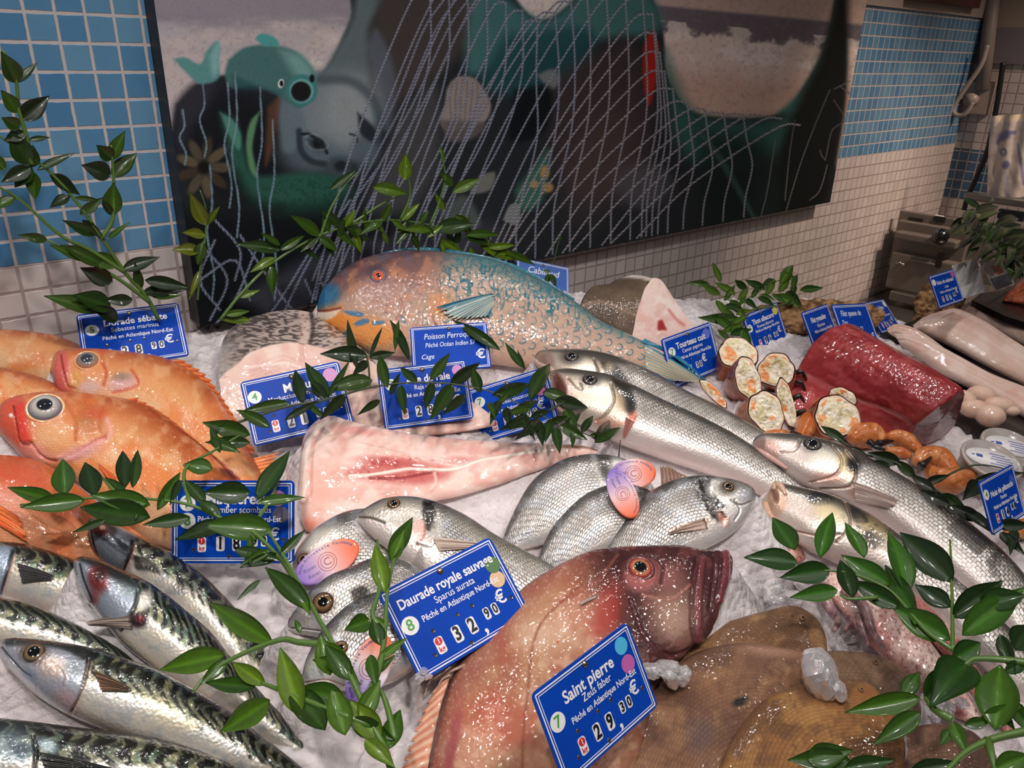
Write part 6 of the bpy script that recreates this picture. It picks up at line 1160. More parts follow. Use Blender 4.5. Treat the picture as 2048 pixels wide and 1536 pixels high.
    for bx, by, cc, rd in dots:
        V, f = disc(bx, by, rd, 0, .0003); put('colour_dot', V, f, dotmat(cc), z=z)
    if detail:
        V, f = ellipsoid((0, CH/2-.007, .0008), (.0032, .0032, .0022), n=6, m=14); put('stud', V, f, M_pin)
        if not hand and price is not None:
            for ex, ey in ((-.030, pz+.012), (-.012+.008, pz+.014), (.012, pz+.0145), (-.038, pz-.006), (-.004, pz-.0125), (.049, pz+.004)):
                b = MB(); th = np.linspace(0, 2*math.pi, 13); b.tube([(ex+.0014*math.cos(a), ey+.0014*math.sin(a), .0010) for a in th], .0005, 5); e = put('eyelet', b.v, b.f, M_pin); V, f = disc(ex, ey, .0011, 0, .0001, 10); put('hole', V, f, M_hole, e, z=z)
        if blank:
            for ex, ey in ((0, .03), (-.02, .01), (.02, .005), (-.03, -.02), (.01, -.022), (.03, -.02)): V, f = disc(ex, ey, .0012, 0, .0002, 10); put('hole', V, f, M_hole, z=z)
    return root
ORI = 'Pêché en Atlantique Nord-Est'
card([(759, 1188), (975, 1073), (1066, 1232), (838, 1366)], 'blue price card reading Daurade royale sauvage, 32,90 euros, green and beige dots',
     [('Daurade royale sauvage', .001, .0225, .0122, .02, .84), ('Sparus aurata', .004, .0125, .0090, 0, .85), (ORI, .006, .0035, .0078, .008, .85)], [(-.046, .004, '8')], ('32', '90'), [(.048, .016, '#4f7346', .0075), (.0455, .003, '#d8b48c', .0075)], hz=.075)
card([(1062, 1392), (1252, 1241), (1315, 1415), (1131, 1572)], 'blue price card reading Saint pierre, 29,30 euros, cyan and pink dots',
     [('Saint pierre', -.002, .020, .0145, .02, .9), ('Zeus faber', .003, .010, .0095, 0, .85), (ORI, .008, 0.0, .0078, .008, .85)], [(-.045, .008, '7')], ('29', '30'), [(.043, .026, '#4fb0d8', .0075), (.0435, .009, '#b860a4', .0078)], hz=.125, hs=.008)
card([(346, 967), (589, 957), (590, 1130), (342, 1120)], 'blue price card reading Maquereau, discs 7 and 8, lilac and grey dots',
     [('Maquereau', .004, .022, .0150, .02, .92), ('Scomber scombrus', .006, .0115, .0088, 0, .9), (ORI, .006, .0025, .0078, .008, .85)], [(-.044, .018, '7'), (-.044, .001, '8')], ('18', '90'), [(.043, .023, '#b97bb4', .0078), (.046, .007, '#5b586c', .0080)], hz=.075)
card([(477, 766), (680, 722), (706, 845), (510, 893)], 'blue price card reading Merlu with white disc 4 and one pink dot at the corner',
     [('Merlu', .004, .020, .0150, .02, .92), ('Merluccius merluccius', .002, .010, .0085, 0, .9), (ORI, .006, 0, .0078, .008, .85)], [(-.046, .018, '4')], ('21', '90'), [(.045, .025, '#b466a8', .0085)], hz=.05)
card([(150, 632), (358, 605), (378, 712), (170, 742)], 'blue price card reading Dorade sébaste, disc 5, standing behind the redfish',
     [('Dorade sébaste', .006, .022, .0128, .02, .9), ('Sebastes marinus', .004, .0115, .0088, 0, .9), (ORI, .006, .001, .0078, .008, .85)], [(-.044, .015, '5')], ('28', '90'), [], hz=.06)
card([(753, 741), (930, 718), (948, 838), (770, 860)], 'blue price card reading Aile de raie with lilac dot, behind the leaves',
     [('Aile de raie', .006, .021, .0140, .02, .9), ('Raja clavata', .004, .0105, .0085, 0, .9), (ORI, .006, .001, .0078, .008, .85)], [(-.043, .018, '7')], ('28', '90'), [(.046, .027, '#c07ab8', .0070)], hz=.05)
card([(933, 785), (1092, 732), (1117, 842), (958, 886)], 'blue price card reading Lotte with cyan and pink dots, beside the open-mouthed bass',
     [('Lotte', .006, .019, .0150, .02, .9), ('Lophius piscatorius', .006, .008, .0085, 0, .9), (ORI, .006, -.003, .0078, .008, .85)], [(-.044, .018, '7')], ('23', '90'), [(.042, .024, '#6fc0e0', .0085), (.044, .008, '#d070b4', .0070)], hz=.05)
card([(820, 656), (973, 645), (982, 735), (826, 748)], 'handwritten blue card reading Poisson Perroquet, in front of the parrotfish belly', [('Poisson Perroquet', .0, .021, .0140, .0, .74, .2), ('Pêché Océan Indien 57', .0, .006, .0115, .0, .70, .2), ('Cage', -.035, -.014, .012, 0, .8, .25), ('€', .045, -.016, .022, .02, 1, 0)], hand=True, hz=.085, hs=.01)
card([(1032, 515), (1139, 536), (1136, 606), (1034, 586)], 'handwritten blue card reading Cabillaud, behind the back of the parrotfish', [('Cabillaud', .0, .018, .0200, .01, .95, .25), ('sauvage', .01, -.002, .0095, 0, .85, .25), ('Atlantique', .012, -.018, .0125, 0, .85, .25)], hand=True, hz=.03, mat=M_blue2)
card([(1322, 680), (1419, 643), (1443, 738), (1346, 777)], 'blue price card reading Tourteau cuit beside the turquoise tail fin', [('Tourteau cuit', .004, .021, .0140, .02, .9), ('Cancer pagurus', .004, .0105, .0085, 0, .9), (ORI, .006, .001, .0078, .008, .85)], [(-.043, .015, '7')], ('4', '30'), [(.043, .024, '#5f6fc4', .0085)], hz=.045, kg=False)
card([(1484, 636), (1553, 603), (1576, 682), (1509, 708)], 'blue price card reading Thon albacore with yellow dot, in front of the cork bark', [('Thon albacore', .0, .020, .0145, .02, .85), ('Thunnus albacares', .002, .009, .0085, 0, .9), (ORI, .006, .001, .0078, .008, .85)], [(-.048, .012, '3')], ('96', '60'), [(.044, .026, '#d8cf6a', .0085)], hz=.05)
card([(1603, 626), (1652, 607), (1684, 690), (1632, 712)], 'narrow-looking blue card reading Filet de grenadier, leftmost of three behind the tuna', [('Filet grenadier', .0, .020, .0135, .02, .85), ('Macrourus', .002, .008, .0085, 0, .9), (ORI, .006, -.001, .0078, .008, .85)], [], ('19', '90'), [], hz=.05, detail=False)
card([(1662, 610), (1730, 605), (1764, 700), (1694, 706)], 'handwritten blue card reading Filet queue de, middle of three behind the tuna', [('Filet queue de', -.006, .024, .0140, .0, .85, .25), ('Dos', -.035, .009, .0120, 0, .85, .25), ('10.57', .006, -.004, .0120, 0, .85, .25), ('€', .044, -.018, .016, .02, 1, 0)], hand=True, hz=.045, detail=False)
card([(1727, 606), (1767, 600), (1800, 655), (1764, 668)], 'small blue card with pink dot, rightmost of three behind the tuna', [('Filet de lieu', .0, .020, .0145, .02, .85), ('Pollachius', .002, .009, .0085, 0, .9), (ORI, .006, .000, .0078, .008, .85)], [(.046, .027, '')], ('17', '90'), [(-.046, .02, '#b860a0', .007)], hz=.04, detail=False, s0=.9)
card([(1857, 556), (1908, 541), (1926, 598), (1878, 615)], 'blue price card with pink dot leaning on the blank white card at the far right', [('Noix de calamars', .004, .018, .0130, .02, .85), ('Loligo', .002, .005, .0085, 0, .9), (ORI, .006, -.005, .0078, .008, .85)], [(-.046, .022, '')], ('17', '90'), [(.044, .028, '#c060a8', .0075)], hz=.12, hs=.01, detail=False)
card([(1904, 532), (1953, 522), (1972, 580), (1924, 597)], 'blank white card with small holes, at the far right', blank=True, hz=.10, hs=.01, name='blank_card')
q = card([(1954, 515), (1990, 500), (2030, 572), (1990, 582)], 'card with a salmon picture over a grey band, beside the blank white card', [('10,90', -.01, -.028, .012, .01, .9)], blank=True, hz=.08, hs=.01, name='picture_card')
card([(1958, 972), (2022, 925), (2052, 1032), (1982, 1064)], 'blue price card standing against the plastic tubs at the right edge', [('Noix de pétoncle', .004, .014, .0125, .02, .85), ('Pecten', .004, .003, .0085, 0, .9), (ORI, .006, -.006, .0078, .008, .85)], [(-.046, .018, '4')], ('14', '90'), [(.043, .018, '#3c5ab4', .0085)], hz=.11, hs=.01, detail=False)
_b = bpy.data.objects[q.name]
def local_plate(root, name, x, y, w_, h_, col, z=.0012):
    V, f = rrect(w_, h_, .001, 0, .0002); V = np.array(V)+np.array([x, y, z]); me = bpy.data.meshes.new(name); me.from_pydata(V.tolist(), [], f); me.materials.append(simple(name+' print', col, .4)); o = bpy.data.objects.new(name, me); S.collection.objects.link(o); o.parent = root; return o
local_plate(q, 'grey_band', 0, -.026, .112, .026, '#5d6b78'); local_plate(q, 'salmon_picture', .012, .002, .05, .022, '#d8755c')

# ------------------------------------------------------------------ oval origin tags on the breams
def oval(cx, cy, cols, ang, ln, wd, label, o, lift=.006):
    p, n = surf(o, cx, cy, lift); n = n*.35+o.m*.2-VC(p)*.8; n /= np.linalg.norm(n); e = R@np.array([math.cos(math.radians(ang)), math.sin(math.radians(ang)), 0])
    Fm = frame(n, e); Z_ = (p-CAM)@R[:, 2] if False else np.linalg.norm(p-CAM); a = ln/2*Z_/F*1.2; b_ = wd/2*Z_/F*1.1
    root = empty('origin_tag', tuple(p), label, 'tag', 'oval fishery tags pinned on sea breams'); V, F2 = [], []; K = 40; N_ = 10; V = [(0, 0, .0008)]; C = [.5]
    for i in range(1, N_+1):
        for k in range(K): t = 2*math.pi*k/K; V.append((a*i/N_*math.cos(t), b_*i/N_*math.sin(t), .0008)); C.append(.5+.5*i/N_*math.cos(t))
    F2 = [(0, 1+k, 1+(k+1) % K) for k in range(K)]+[(1+i*K+k, 1+(i+1)*K+k, 1+(i+1)*K+(k+1) % K, 1+i*K+(k+1) % K) for i in range(N_-1) for k in range(K)]
    n0 = len(V); V += [(x, y, -.0004) for x, y, z in V[n0-K:n0]]; C += C[n0-K:n0]; F2 += [(n0-K+k, n0+k, n0+(k+1) % K, n0-K+(k+1) % K) for k in range(K)]+[tuple(range(n0, n0+K))[::-1]]
    t = np.array(C)[:, None]; c0, c1, c2 = [rgb(q) for q in cols]; col = np.where(t < .5, c0*(1-2*t)+c1*2*t, c1*(2-2*t)+c2*(2*t-1))
    W_ = lambda V: np.array(V, float)@Fm.T+p
    pl = mk('tag_plate', W_(V), F2, M_tag, root, cols=col)
    b = MB(); 
    for r_ in (.36, .50): 
        th = np.linspace(0, 2*math.pi, 30); b.tube([(b_*r_*1.05*math.cos(x), b_*r_*1.05*math.sin(x), .0009) for x in th], b_*.016, 4)
    V, f = text_mesh('C', b_*.62, bold=.01); V[:, 2] += .0011; b.add(V, f); b.build('emblem', M_tagink, root).data.transform(Matrix.Identity(4)); 
    o_ = root.children[-1]
    return root, W_, a, b_
def oval_fix(root, W_, a, b_, txt='Pêche Artisanale Vendéenne'):
    for ch in list(root.children):
        if ch.name.startswith('emblem'):
            me = ch.data; n = len(me.vertices); v = np.zeros(n*3); me.vertices.foreach_get('co', v); v = v.reshape(-1, 3)+np.array(root.location); v = W_(v)-np.array(root.location); me.vertices.foreach_set('co', v.ravel()); me.update()
    b = MB(); L = len(txt)
    for i, ch in enumerate(txt):
        if ch == ' ': continue
        t = math.radians(168-156*i/(L-1)); V, f = text_mesh(ch, b_*.25, bold=.012, ex=.00005); x, y = a*.84*math.cos(t), b_*.84*math.sin(t); an = math.atan2(math.cos(t)*b_, math.sin(t)*a); V = V@np.array(Matrix.Rotation(-an, 3, 'Z')).T+np.array([x, y, .0009]); b.add(V, f)
    V, f = text_mesh('Royan', b_*.3, shear=.3); V[:, 0] -= a*.55; V[:, 1] += b_*.12; V[:, 2] += .0009; b.add(V, f)
    V, f = text_mesh('Royan', b_*.3, shear=.3); V[:, 0] -= a*.5; V[:, 1] -= b_*.3; V[:, 2] += .0009; b.add(V, f)
    mk('printed_text', W_(b.v), b.f, M_tagtxt, root, smooth=False)
M_tag = attrmat('glossy tag', rough=.25, coat=.6, bump=0); M_tagink = simple('tag emblem', '#b9655f', .4); M_tagtxt = simple('violet print', '#3b2f6b', .4)
PU, PK, OR = '#7f63c0', '#e6c3c6', '#f0643c'
for a_ in [(656, 1128, (PU, PK, OR), -32, 108, 60, 'oval tag, purple fading to orange, by the eye of the rear left bream', d2_, .008),
           (1262, 952, (PU, PK, OR), -5, 74, 54, 'round orange tag over the head of the rearmost right bream', d5_, .006),
           (1241, 1000, (PU, PK, OR), 68, 86, 48, 'upright oval tag, purple at the top and orange at the bottom', d6_, .012),
           (738, 1335, (PU, '#e8dde0', OR), -65, 110, 66, 'oval tag half hidden by leaves below the blue Daurade card', d4_, .008)]:
    rt = oval(*a_); oval_fix(*rt)
q_ = bpy.data.objects.get('origin_tag.001'); V3 = [P(x, y, .06) for x, y in ((1241, 880), (1238, 905), (1236, 940))]; V, f = tube_v(V3, [.0006, .0008, .0008], 6); mk('tag_pin', V, f, M_dark, q_)

# ------------------------------------------------------------------ leafy sprigs
def leafmat(name, c0, c1):
    m, nt, b = newmat(name); at = nd(nt, 'ShaderNodeVertexColor', layer_name='Col'); nt.links.new(at.outputs[0], b.inputs['Base Color'])
    b.inputs['Roughness'].default_value = .38; b.inputs['Specular IOR Level'].default_value = .3; b.inputs['Coat Weight'].default_value = .35; b.inputs['Coat Roughness'].default_value = .08
    tc = nd(nt, 'ShaderNodeTexCoord'); no = nd(nt, 'ShaderNodeTexNoise', Scale=140.0, Detail=2.0); nt.links.new(tc.outputs['Object'], no.inputs['Vector']); bu = nd(nt, 'ShaderNodeBump', Strength=.3, Distance=.001); nt.links.new(no.outputs[0], bu.inputs['Height']); nt.links.new(bu.outputs[0], b.inputs['Normal'])
    return m
M_leaf = leafmat('glossy leaf', None, None)
M_stem = simple('green stem', '#4c6b2c', .4, coat=.3); M_stemd = simple('dark stem', '#33402a', .45)
def leaf_geo(a, b_, wd, nrm, rg, curl, col):
    """blade from a to b_ (3-D), width wd (m)"""
    a = np.array(a); b_ = np.array(b_); ax = b_-a; L = np.linalg.norm(ax); ax = ax/L; s = np.cross(nrm, ax); s /= np.linalg.norm(s); n = np.cross(ax, s); N_, M_ = 14, 7; V = []; C = []
    for i in range(N_):
        t = i/(N_-1); w_ = wd*.46*(math.sin(math.pi*t**.78)**.92 if 0 < t < 1 else .02)*(1-.3*t**2)+.0002; z = curl*L*math.sin(t*math.pi)*.5
        for j in range(M_):
            u = (j-(M_-1)/2)/((M_-1)/2); V.append(a+ax*L*t+s*w_*u+n*(z+abs(u)*w_*.38+.0004*math.sin(u*9+t*4)))
            k = .85+.25*math.exp(-(u/.18)**2)+.12*math.sin(u*14)*.5+.1*(rg.random()-.5); C.append(np.clip(col*k, 0, 1))
    f = grid_faces(N_, M_); k = len(V); V2 = [v-n*.0005 for v in V]; f2 = [tuple(i+k for i in q[::-1]) for q in f]
    bd = list(range(M_))+[i*M_+M_-1 for i in range(1, N_)]+[(N_-1)*M_+j for j in range(M_-2, -1, -1)]+[i*M_ for i in range(N_-2, 0, -1)]
    rim = [(bd[i], bd[(i+1) % len(bd)], bd[(i+1) % len(bd)]+k, bd[i]+k) for i in range(len(bd))]
    return V+V2, f+f2+rim, C+[q*.8 for q in C]
def sprig(label, mp, stems, leaves, name='leafy_sprig', cols=('#27440d', '#345210', '#20390d', '#4a5f13'), wd=.42, stemr=.0016, seed=1, auto=(), smat=None, group='cut green sprigs stuck between the fish'):
    """mp(x, y, k) -> 3-D; leaves: (bx, by, tx, ty[, width ratio])"""
    rg = random.Random(seed); st = MB(); lf = MB(); pts0 = mp(*stems[0][0], 0)
    root = empty(name, tuple(pts0), label, 'plant', group)
    for s in stems:
        q = sm(s, 6); V3 = np.array([mp(x, y, 0) for x, y in q]); st.tube(V3, np.linspace(stemr, stemr*.45, len(V3)), 7)
    L = [tuple(l) for l in leaves]
    for (pl, n, ln, spread) in auto:
        q = resample(sm(pl), n+2)
        for i in range(1, n+2):
            d = q[i]-q[i-1]; a0 = math.atan2(d[1], d[0]); sd = 1 if i % 2 else -1; a1 = a0+sd*math.radians(spread)*(.7+.6*rg.random())*(i <= n) ; l_ = ln*(.7+.5*rg.random()); L.append((q[i][0], q[i][1], q[i][0]+l_*math.cos(a1), q[i][1]+l_*math.sin(a1)*.85))
    for l in L:
        bx, by, tx, ty = l[:4]; r_ = l[4] if len(l) > 4 else wd*(.85+.3*rg.random()); k = (rg.random()-.35)*.35
        a = mp(bx, by, 0); ln = math.hypot(tx-bx, ty-by); b_ = mp(tx, ty, k*ln); W_ = r_*ln*np.linalg.norm(a-CAM)/F
        nr = -VC(a)+np.array([rg.uniform(-.35, .35), rg.uniform(-.35, .2), rg.uniform(0, .6)]); V, f, C = leaf_geo(a, b_, W_, nr, rg, rg.uniform(-.05, .12), rgb(cols[rg.randrange(len(cols))])); lf.add(V, f); lf.c += C
    st.build('stem', smat or M_stem, root, smooth=True); lf.build('leaves', M_leaf, root, smooth=True)
    return root
def ice_mp(h):  # height over the ice, a number or a table of (x pixel, h)
    def mp(x, y, k):
        hh = h if isinstance(h, (int, float)) else float(np.interp(x, [q[0] for q in h], [q[1] for q in h])); p = P(x, y, hh)
        if k: p = p-VC(p)*(k*np.linalg.norm(p-CAM)/F)
        return p
    return mp
def wall_mp(Y, h=None):
    def mp(x, y, k):
        p = onwall(x, y, Y); 
        if k: p = p-VC(p)*(k*np.linalg.norm(p-CAM)/F)
        return p
    return mp
DK = ('#182b0c', '#1f390d', '#2b440f', '#16250b')
# tall sprig at the left against the tiles
sprig('tall airy sprig standing against the blue tiles at the left', wall_mp(1.02), [[(318, 640), (290, 590), (250, 545), (200, 470), (150, 400), (95, 340), (40, 300), (-20, 260)], [(200, 480), (225, 440), (228, 380), (225, 320), (222, 290)], [(250, 545), (180, 500), (120, 470), (40, 400), (-10, 370)], [(64, 330), (52, 270), (38, 220), (30, 150), (5, 100)], [(300, 605), (240, 560), (170, 520), (95, 480)]],
      [(34, 165, 2, 103, .5), (34, 165, 75, 125, .25), (35, 225, 2, 180, .5), (42, 240, 98, 192, .45), (40, 255, 3, 235, .6), (52, 265, 8, 282, .5), (60, 330, 20, 262, .5), (62, 335, 66, 290, .6), (58, 280, 100, 275, .25), (64, 335, 30, 375, .6), (68, 345, 70, 400, .5), (62, 335, 2, 365, .4), (75, 340, 150, 306, .18), (100, 350, 160, 390, .4), (140, 392, 100, 415, .45), (150, 395, 200, 400, .2), (160, 430, 205, 395, .35), (165, 440, 210, 480, .3), (225, 318, 193, 290, .7), (222, 320, 250, 262, .4), (222, 350, 163, 330, .6), (225, 355, 275, 306, .45), (222, 430, 228, 365, .55), (225, 430, 205, 400, .4), (215, 478, 260, 445, .2), (190, 470, 125, 440, .3), (240, 530, 150, 510, .35), (245, 540, 320, 514, .35), (280, 580, 270, 525, .35), (285, 585, 375, 578, .3), (290, 560, 380, 575, .3), (205, 530, 120, 490, .35), (225, 565, 160, 535, .5), (170, 520, 100, 490, .3), (95, 480, 35, 470, .3), (265, 600, 205, 600, .4), (222, 615, 145, 590, .55), (205, 622, 88, 592, .3), (235, 640, 180, 612, .5), (10, 340, -30, 300, .4), (30, 395, -15, 420, .4), (300, 590, 365, 590, .35)], seed=2, stemr=.0028, cols=DK+('#345210',), wd=.4)
# foot sprig left of the painting
sprig('short sprig with pale yellowish leaves crossing the lower left painting edge', wall_mp(1.03), [[(395, 600), (400, 540), (410, 480), (412, 420), (400, 380)], [(410, 480), (395, 500)]],
      [(412, 450, 380, 385, .42), (412, 450, 440, 412, .3), (410, 470, 364, 465, .5), (405, 485, 395, 530, .55), (400, 500, 345, 500, .5), (400, 540, 378, 600, .2)], seed=4, cols=('#47560f', '#5a6412', '#31480d'), stemr=.0018)
# the long garland over the parrotfish, in front of the painting
sprig('long sprig arching over the parrotfish in front of the painting', wall_mp(.99), [[(440, 640), (480, 590), (540, 530), (620, 480), (700, 450), (780, 440), (860, 450), (920, 470), (1010, 500)], [(700, 450), (760, 410), (800, 390)], [(860, 450), (880, 400), (890, 350), (880, 300)], [(800, 440), (820, 390), (812, 330)], [(640, 475), (660, 420), (690, 370), (715, 345)]],
      [(640, 470, 580, 430, .4), (680, 450, 640, 420, .45), (660, 380, 712, 340, .25), (745, 375, 815, 388, .42), (810, 360, 812, 306, .55), (888, 325, 880, 290, .25), (905, 370, 880, 345, .6), (905, 385, 960, 358, .4), (890, 420, 870, 385, .4), (912, 430, 945, 470, .5), (870, 460, 950, 448, .45), (860, 460, 800, 460, .35), (765, 440, 720, 470, .4), (690, 450, 740, 480, .4), (560, 500, 470, 488, .3), (550, 515, 500, 545, .35), (545, 530, 545, 590, .4), (560, 500, 610, 470, .3), (560, 490, 520, 465, .3), (450, 630, 500, 622, .3), (480, 595, 520, 580, .3), (500, 640, 440, 640, .3), (930, 470, 1000, 470, .3), (960, 490, 1040, 520, .35), (880, 480, 930, 510, .4), (820, 455, 790, 490, .35), (640, 470, 600, 505, .3), (600, 490, 640, 520, .3), (975, 495, 1030, 490, .3), (1000, 500, 960, 525, .3), (1010, 505, 1070, 530, .3)], seed=5, stemr=.0022, wd=.4, cols=('#2f4c0a', '#43600f', '#203a0a', '#577011'),
      auto=[([(620, 480), (700, 450), (780, 440), (860, 452), (930, 475)], 16, 48, 60), ([(620, 490), (720, 465), (820, 468), (900, 485), (1000, 505)], 12, 42, 75)])
# garland across the three middle cards
sprig('sprig trailing across the Merlu, Aile de raie and Lotte price cards', ice_mp([(420, .10), (700, .10), (1000, .09), (1220, .05)]), [[(430, 860), (520, 830), (580, 812), (650, 800), (740, 775), (830, 765), (920, 770), (1000, 790), (1080, 830), (1200, 880)], [(740, 775), (735, 720), (720, 690)], [(1080, 830), (1130, 800), (1100, 780), (1060, 760)], [(650, 800), (600, 770)]],
      [(578, 805, 478, 825, .25), (605, 808, 590, 740, .4), (655, 795, 610, 725, .42), (650, 800, 622, 760, .55), (655, 795, 700, 720, .18), (735, 712, 640, 708, .4), (740, 715, 790, 705, .4), (735, 722, 705, 750, .5), (745, 760, 650, 782, .4), (690, 790, 640, 840, .35), (620, 812, 650, 835, .35), (540, 855, 473, 820, .35), (570, 840, 640, 800, .2), (775, 775, 760, 710, .4), (780, 790, 800, 745, .3), (760, 800, 715, 830, .3), (800, 770, 810, 830, .35), (835, 765, 800, 735, .45), (860, 760, 900, 705, .35), (865, 765, 850, 820, .4), (900, 770, 960, 725, .4), (930, 790, 885, 830, .35), (905, 770, 860, 840, .4), (960, 785, 945, 735, .5), (985, 790, 1060, 768, .42), (1000, 800, 980, 850, .4), (1060, 800, 1100, 728, .45), (1000, 700, 905, 640, .22), (1045, 735, 1010, 685, .3), (1050, 740, 1035, 700, .2), (712, 735, 695, 640, .25), (790, 700, 798, 640, .22), (818, 720, 780, 640, .25), (740, 715, 765, 655, .15), (1085, 785, 1145, 800, .5), (1110, 800, 1175, 815, .5), (1130, 820, 1155, 870, .5), (1060, 835, 1000, 860, .4), (1080, 840, 1030, 880, .4), (1100, 840, 1090, 885, .45), (1120, 850, 1175, 880, .45), (1190, 885, 1220, 840, .5), (1190, 885, 1240, 855, .4), (1060, 815, 1010, 830, .4), (1040, 830, 1070, 880, .35), (430, 860, 480, 850, .3), (500, 870, 405, 845, .4), (500, 885, 410, 885, .3)], seed=7, stemr=.0016, smat=M_stemd, cols=DK, auto=[([(960, 800), (1040, 825), (1100, 850), (1180, 870)], 12, 55, 60)])
# left foreground sprig across Maquereau card
sprig('sprig lying over the Maquereau card and the lowest redfish', ice_mp([(0, .11), (350, .12), (600, .11)]), [[(600, 1180), (570, 1130), (545, 1100), (500, 1060), (440, 1035), (380, 1010), (320, 1000), (240, 995), (150, 998), (40, 1010)], [(380, 1010), (370, 940), (430, 900), (480, 870)], [(500, 1060), (540, 1000), (560, 950)], [(240, 995), (200, 950)]],
      [(110, 1000, 15, 975, .3), (170, 1000, 40, 1015, .28), (130, 990, 125, 918, .6), (190, 990, 170, 925, .6), (250, 975, 245, 902, .42), (265, 975, 275, 900, .3), (250, 985, 210, 955, .4), (300, 1010, 180, 990, .35), (300, 1035, 160, 1015, .4), (210, 1040, 145, 1065, .2), (315, 1020, 360, 945, .3), (425, 938, 365, 930, .6), (410, 1005, 370, 960, .45), (500, 985, 405, 985, .5), (515, 1000, 580, 902, .38), (515, 1005, 610, 995, .25), (440, 1035, 395, 1000, .5), (545, 1060, 400, 1050, .4), (450, 1045, 350, 1080, .35), (380, 1035, 285, 1050, .3), (420, 880, 480, 905, .4), (440, 905, 420, 850, .3), (360, 960, 340, 1010, .3), (470, 1100, 560, 1120, .3), (500, 1070, 500, 1130, .25), (560, 1110, 480, 1135, .3), (290, 1000, 270, 1040, .4), (330, 1005, 340, 960, .35)], seed=9, stemr=.0020, cols=('#203c0e', '#2b4a0f', '#162e0c', '#345612'))
# sprig in front centre left
sprig('large foreground sprig in front of the sea bream heads, lower centre left', ice_mp([(320, .09), (560, .12), (700, .13), (850, .12)]), [[(790, 1570), (770, 1500), (740, 1440), (700, 1350), (650, 1260), (600, 1170), (560, 1100), (535, 1060)], [(660, 1290), (600, 1285), (560, 1280), (480, 1310), (420, 1345), (385, 1385)], [(740, 1450), (660, 1420), (560, 1380), (520, 1365)], [(735, 1400), (760, 1330), (770, 1260), (775, 1180), (790, 1110)], [(770, 1260), (745, 1230), (760, 1170), (755, 1080)], [(790, 1480), (770, 1400), (745, 1360)]],
      [(780, 1120, 825, 1035, .42), (785, 1125, 808, 1060, .4), (770, 1185, 750, 1090, .42), (770, 1250, 740, 1235, .5), (740, 1240, 690, 1260, .75), (760, 1290, 745, 1235, .6), (755, 1320, 815, 1275, .25), (745, 1350, 790, 1310, .3), (740, 1310, 755, 1380, .35), (660, 1350, 640, 1270, .55), (700, 1360, 650, 1290, .5), (690, 1400, 590, 1380, .5), (640, 1290, 720, 1370, .42), (620, 1220, 530, 1135, .35), (600, 1190, 620, 1230, .4), (545, 1285, 420, 1205, .32), (450, 1310, 320, 1340, .38), (455, 1320, 400, 1370, .35), (510, 1375, 410, 1365, .35), (530, 1370, 465, 1325, .4), (540, 1400, 440, 1465, .42), (600, 1430, 560, 1295, .38), (650, 1460, 570, 1355, .45), (690, 1470, 665, 1370, .5), (720, 1440, 760, 1360, .45), (700, 1440, 790, 1480, .4), (760, 1480, 700, 1400, .5), (770, 1500, 800, 1420, .5), (600, 1265, 590, 1240, .5), (560, 1110, 610, 1060, .3), (540, 1100, 480, 1130, .3), (520, 1160, 475, 1200, .2), (680, 1330, 625, 1320, .5), (730, 1480, 790, 1536, .4)], seed=11, stemr=.0026, cols=('#31540e', '#436612', '#23400c', '#567316', '#2b4a0f'))
# right foreground
sprig('large leafy sprig in the right foreground with broad shiny leaves over the squids', ice_mp([(1480, .10), (1800, .12), (2048, .14)]), [[(1905, 1300), (1905, 1250), (1903, 1150), (1900, 1080)], [(1905, 1300), (1850, 1260), (1790, 1190), (1740, 1160), (1690, 1145), (1640, 1140)], [(1755, 1195), (1700, 1198), (1680, 1190)], [(1905, 1300), (1935, 1340), (1965, 1400)]],
      [(1590, 1100, 1545, 1035, .6), (1640, 1115, 1665, 1025, .42), (1728, 1115, 1690, 1045, .45), (1595, 1125, 1488, 1115, .45), (1660, 1140, 1560, 1155, .45), (1675, 1180, 1580, 1195, .35), (1705, 1195, 1680, 1120, .5), (1780, 1170, 1682, 1110, .38), (1800, 1215, 1700, 1160, .35), (1812, 1185, 1776, 1065, .42), (1905, 1165, 1800, 1065, .45), (1900, 1215, 1830, 1170, .5), (1830, 1230, 1770, 1130, .35), (1900, 1280, 1785, 1215, .42), (1905, 1235, 2005, 1162, .4), (1925, 1270, 2048, 1175, .35), (1960, 1210, 2050, 1190, .5), (1905, 1320, 1960, 1285, .7), (1830, 1250, 1820, 1190, .3)], seed=13, stemr=.0020, cols=('#1d400f', '#274e13', '#16310d', '#335f15'))
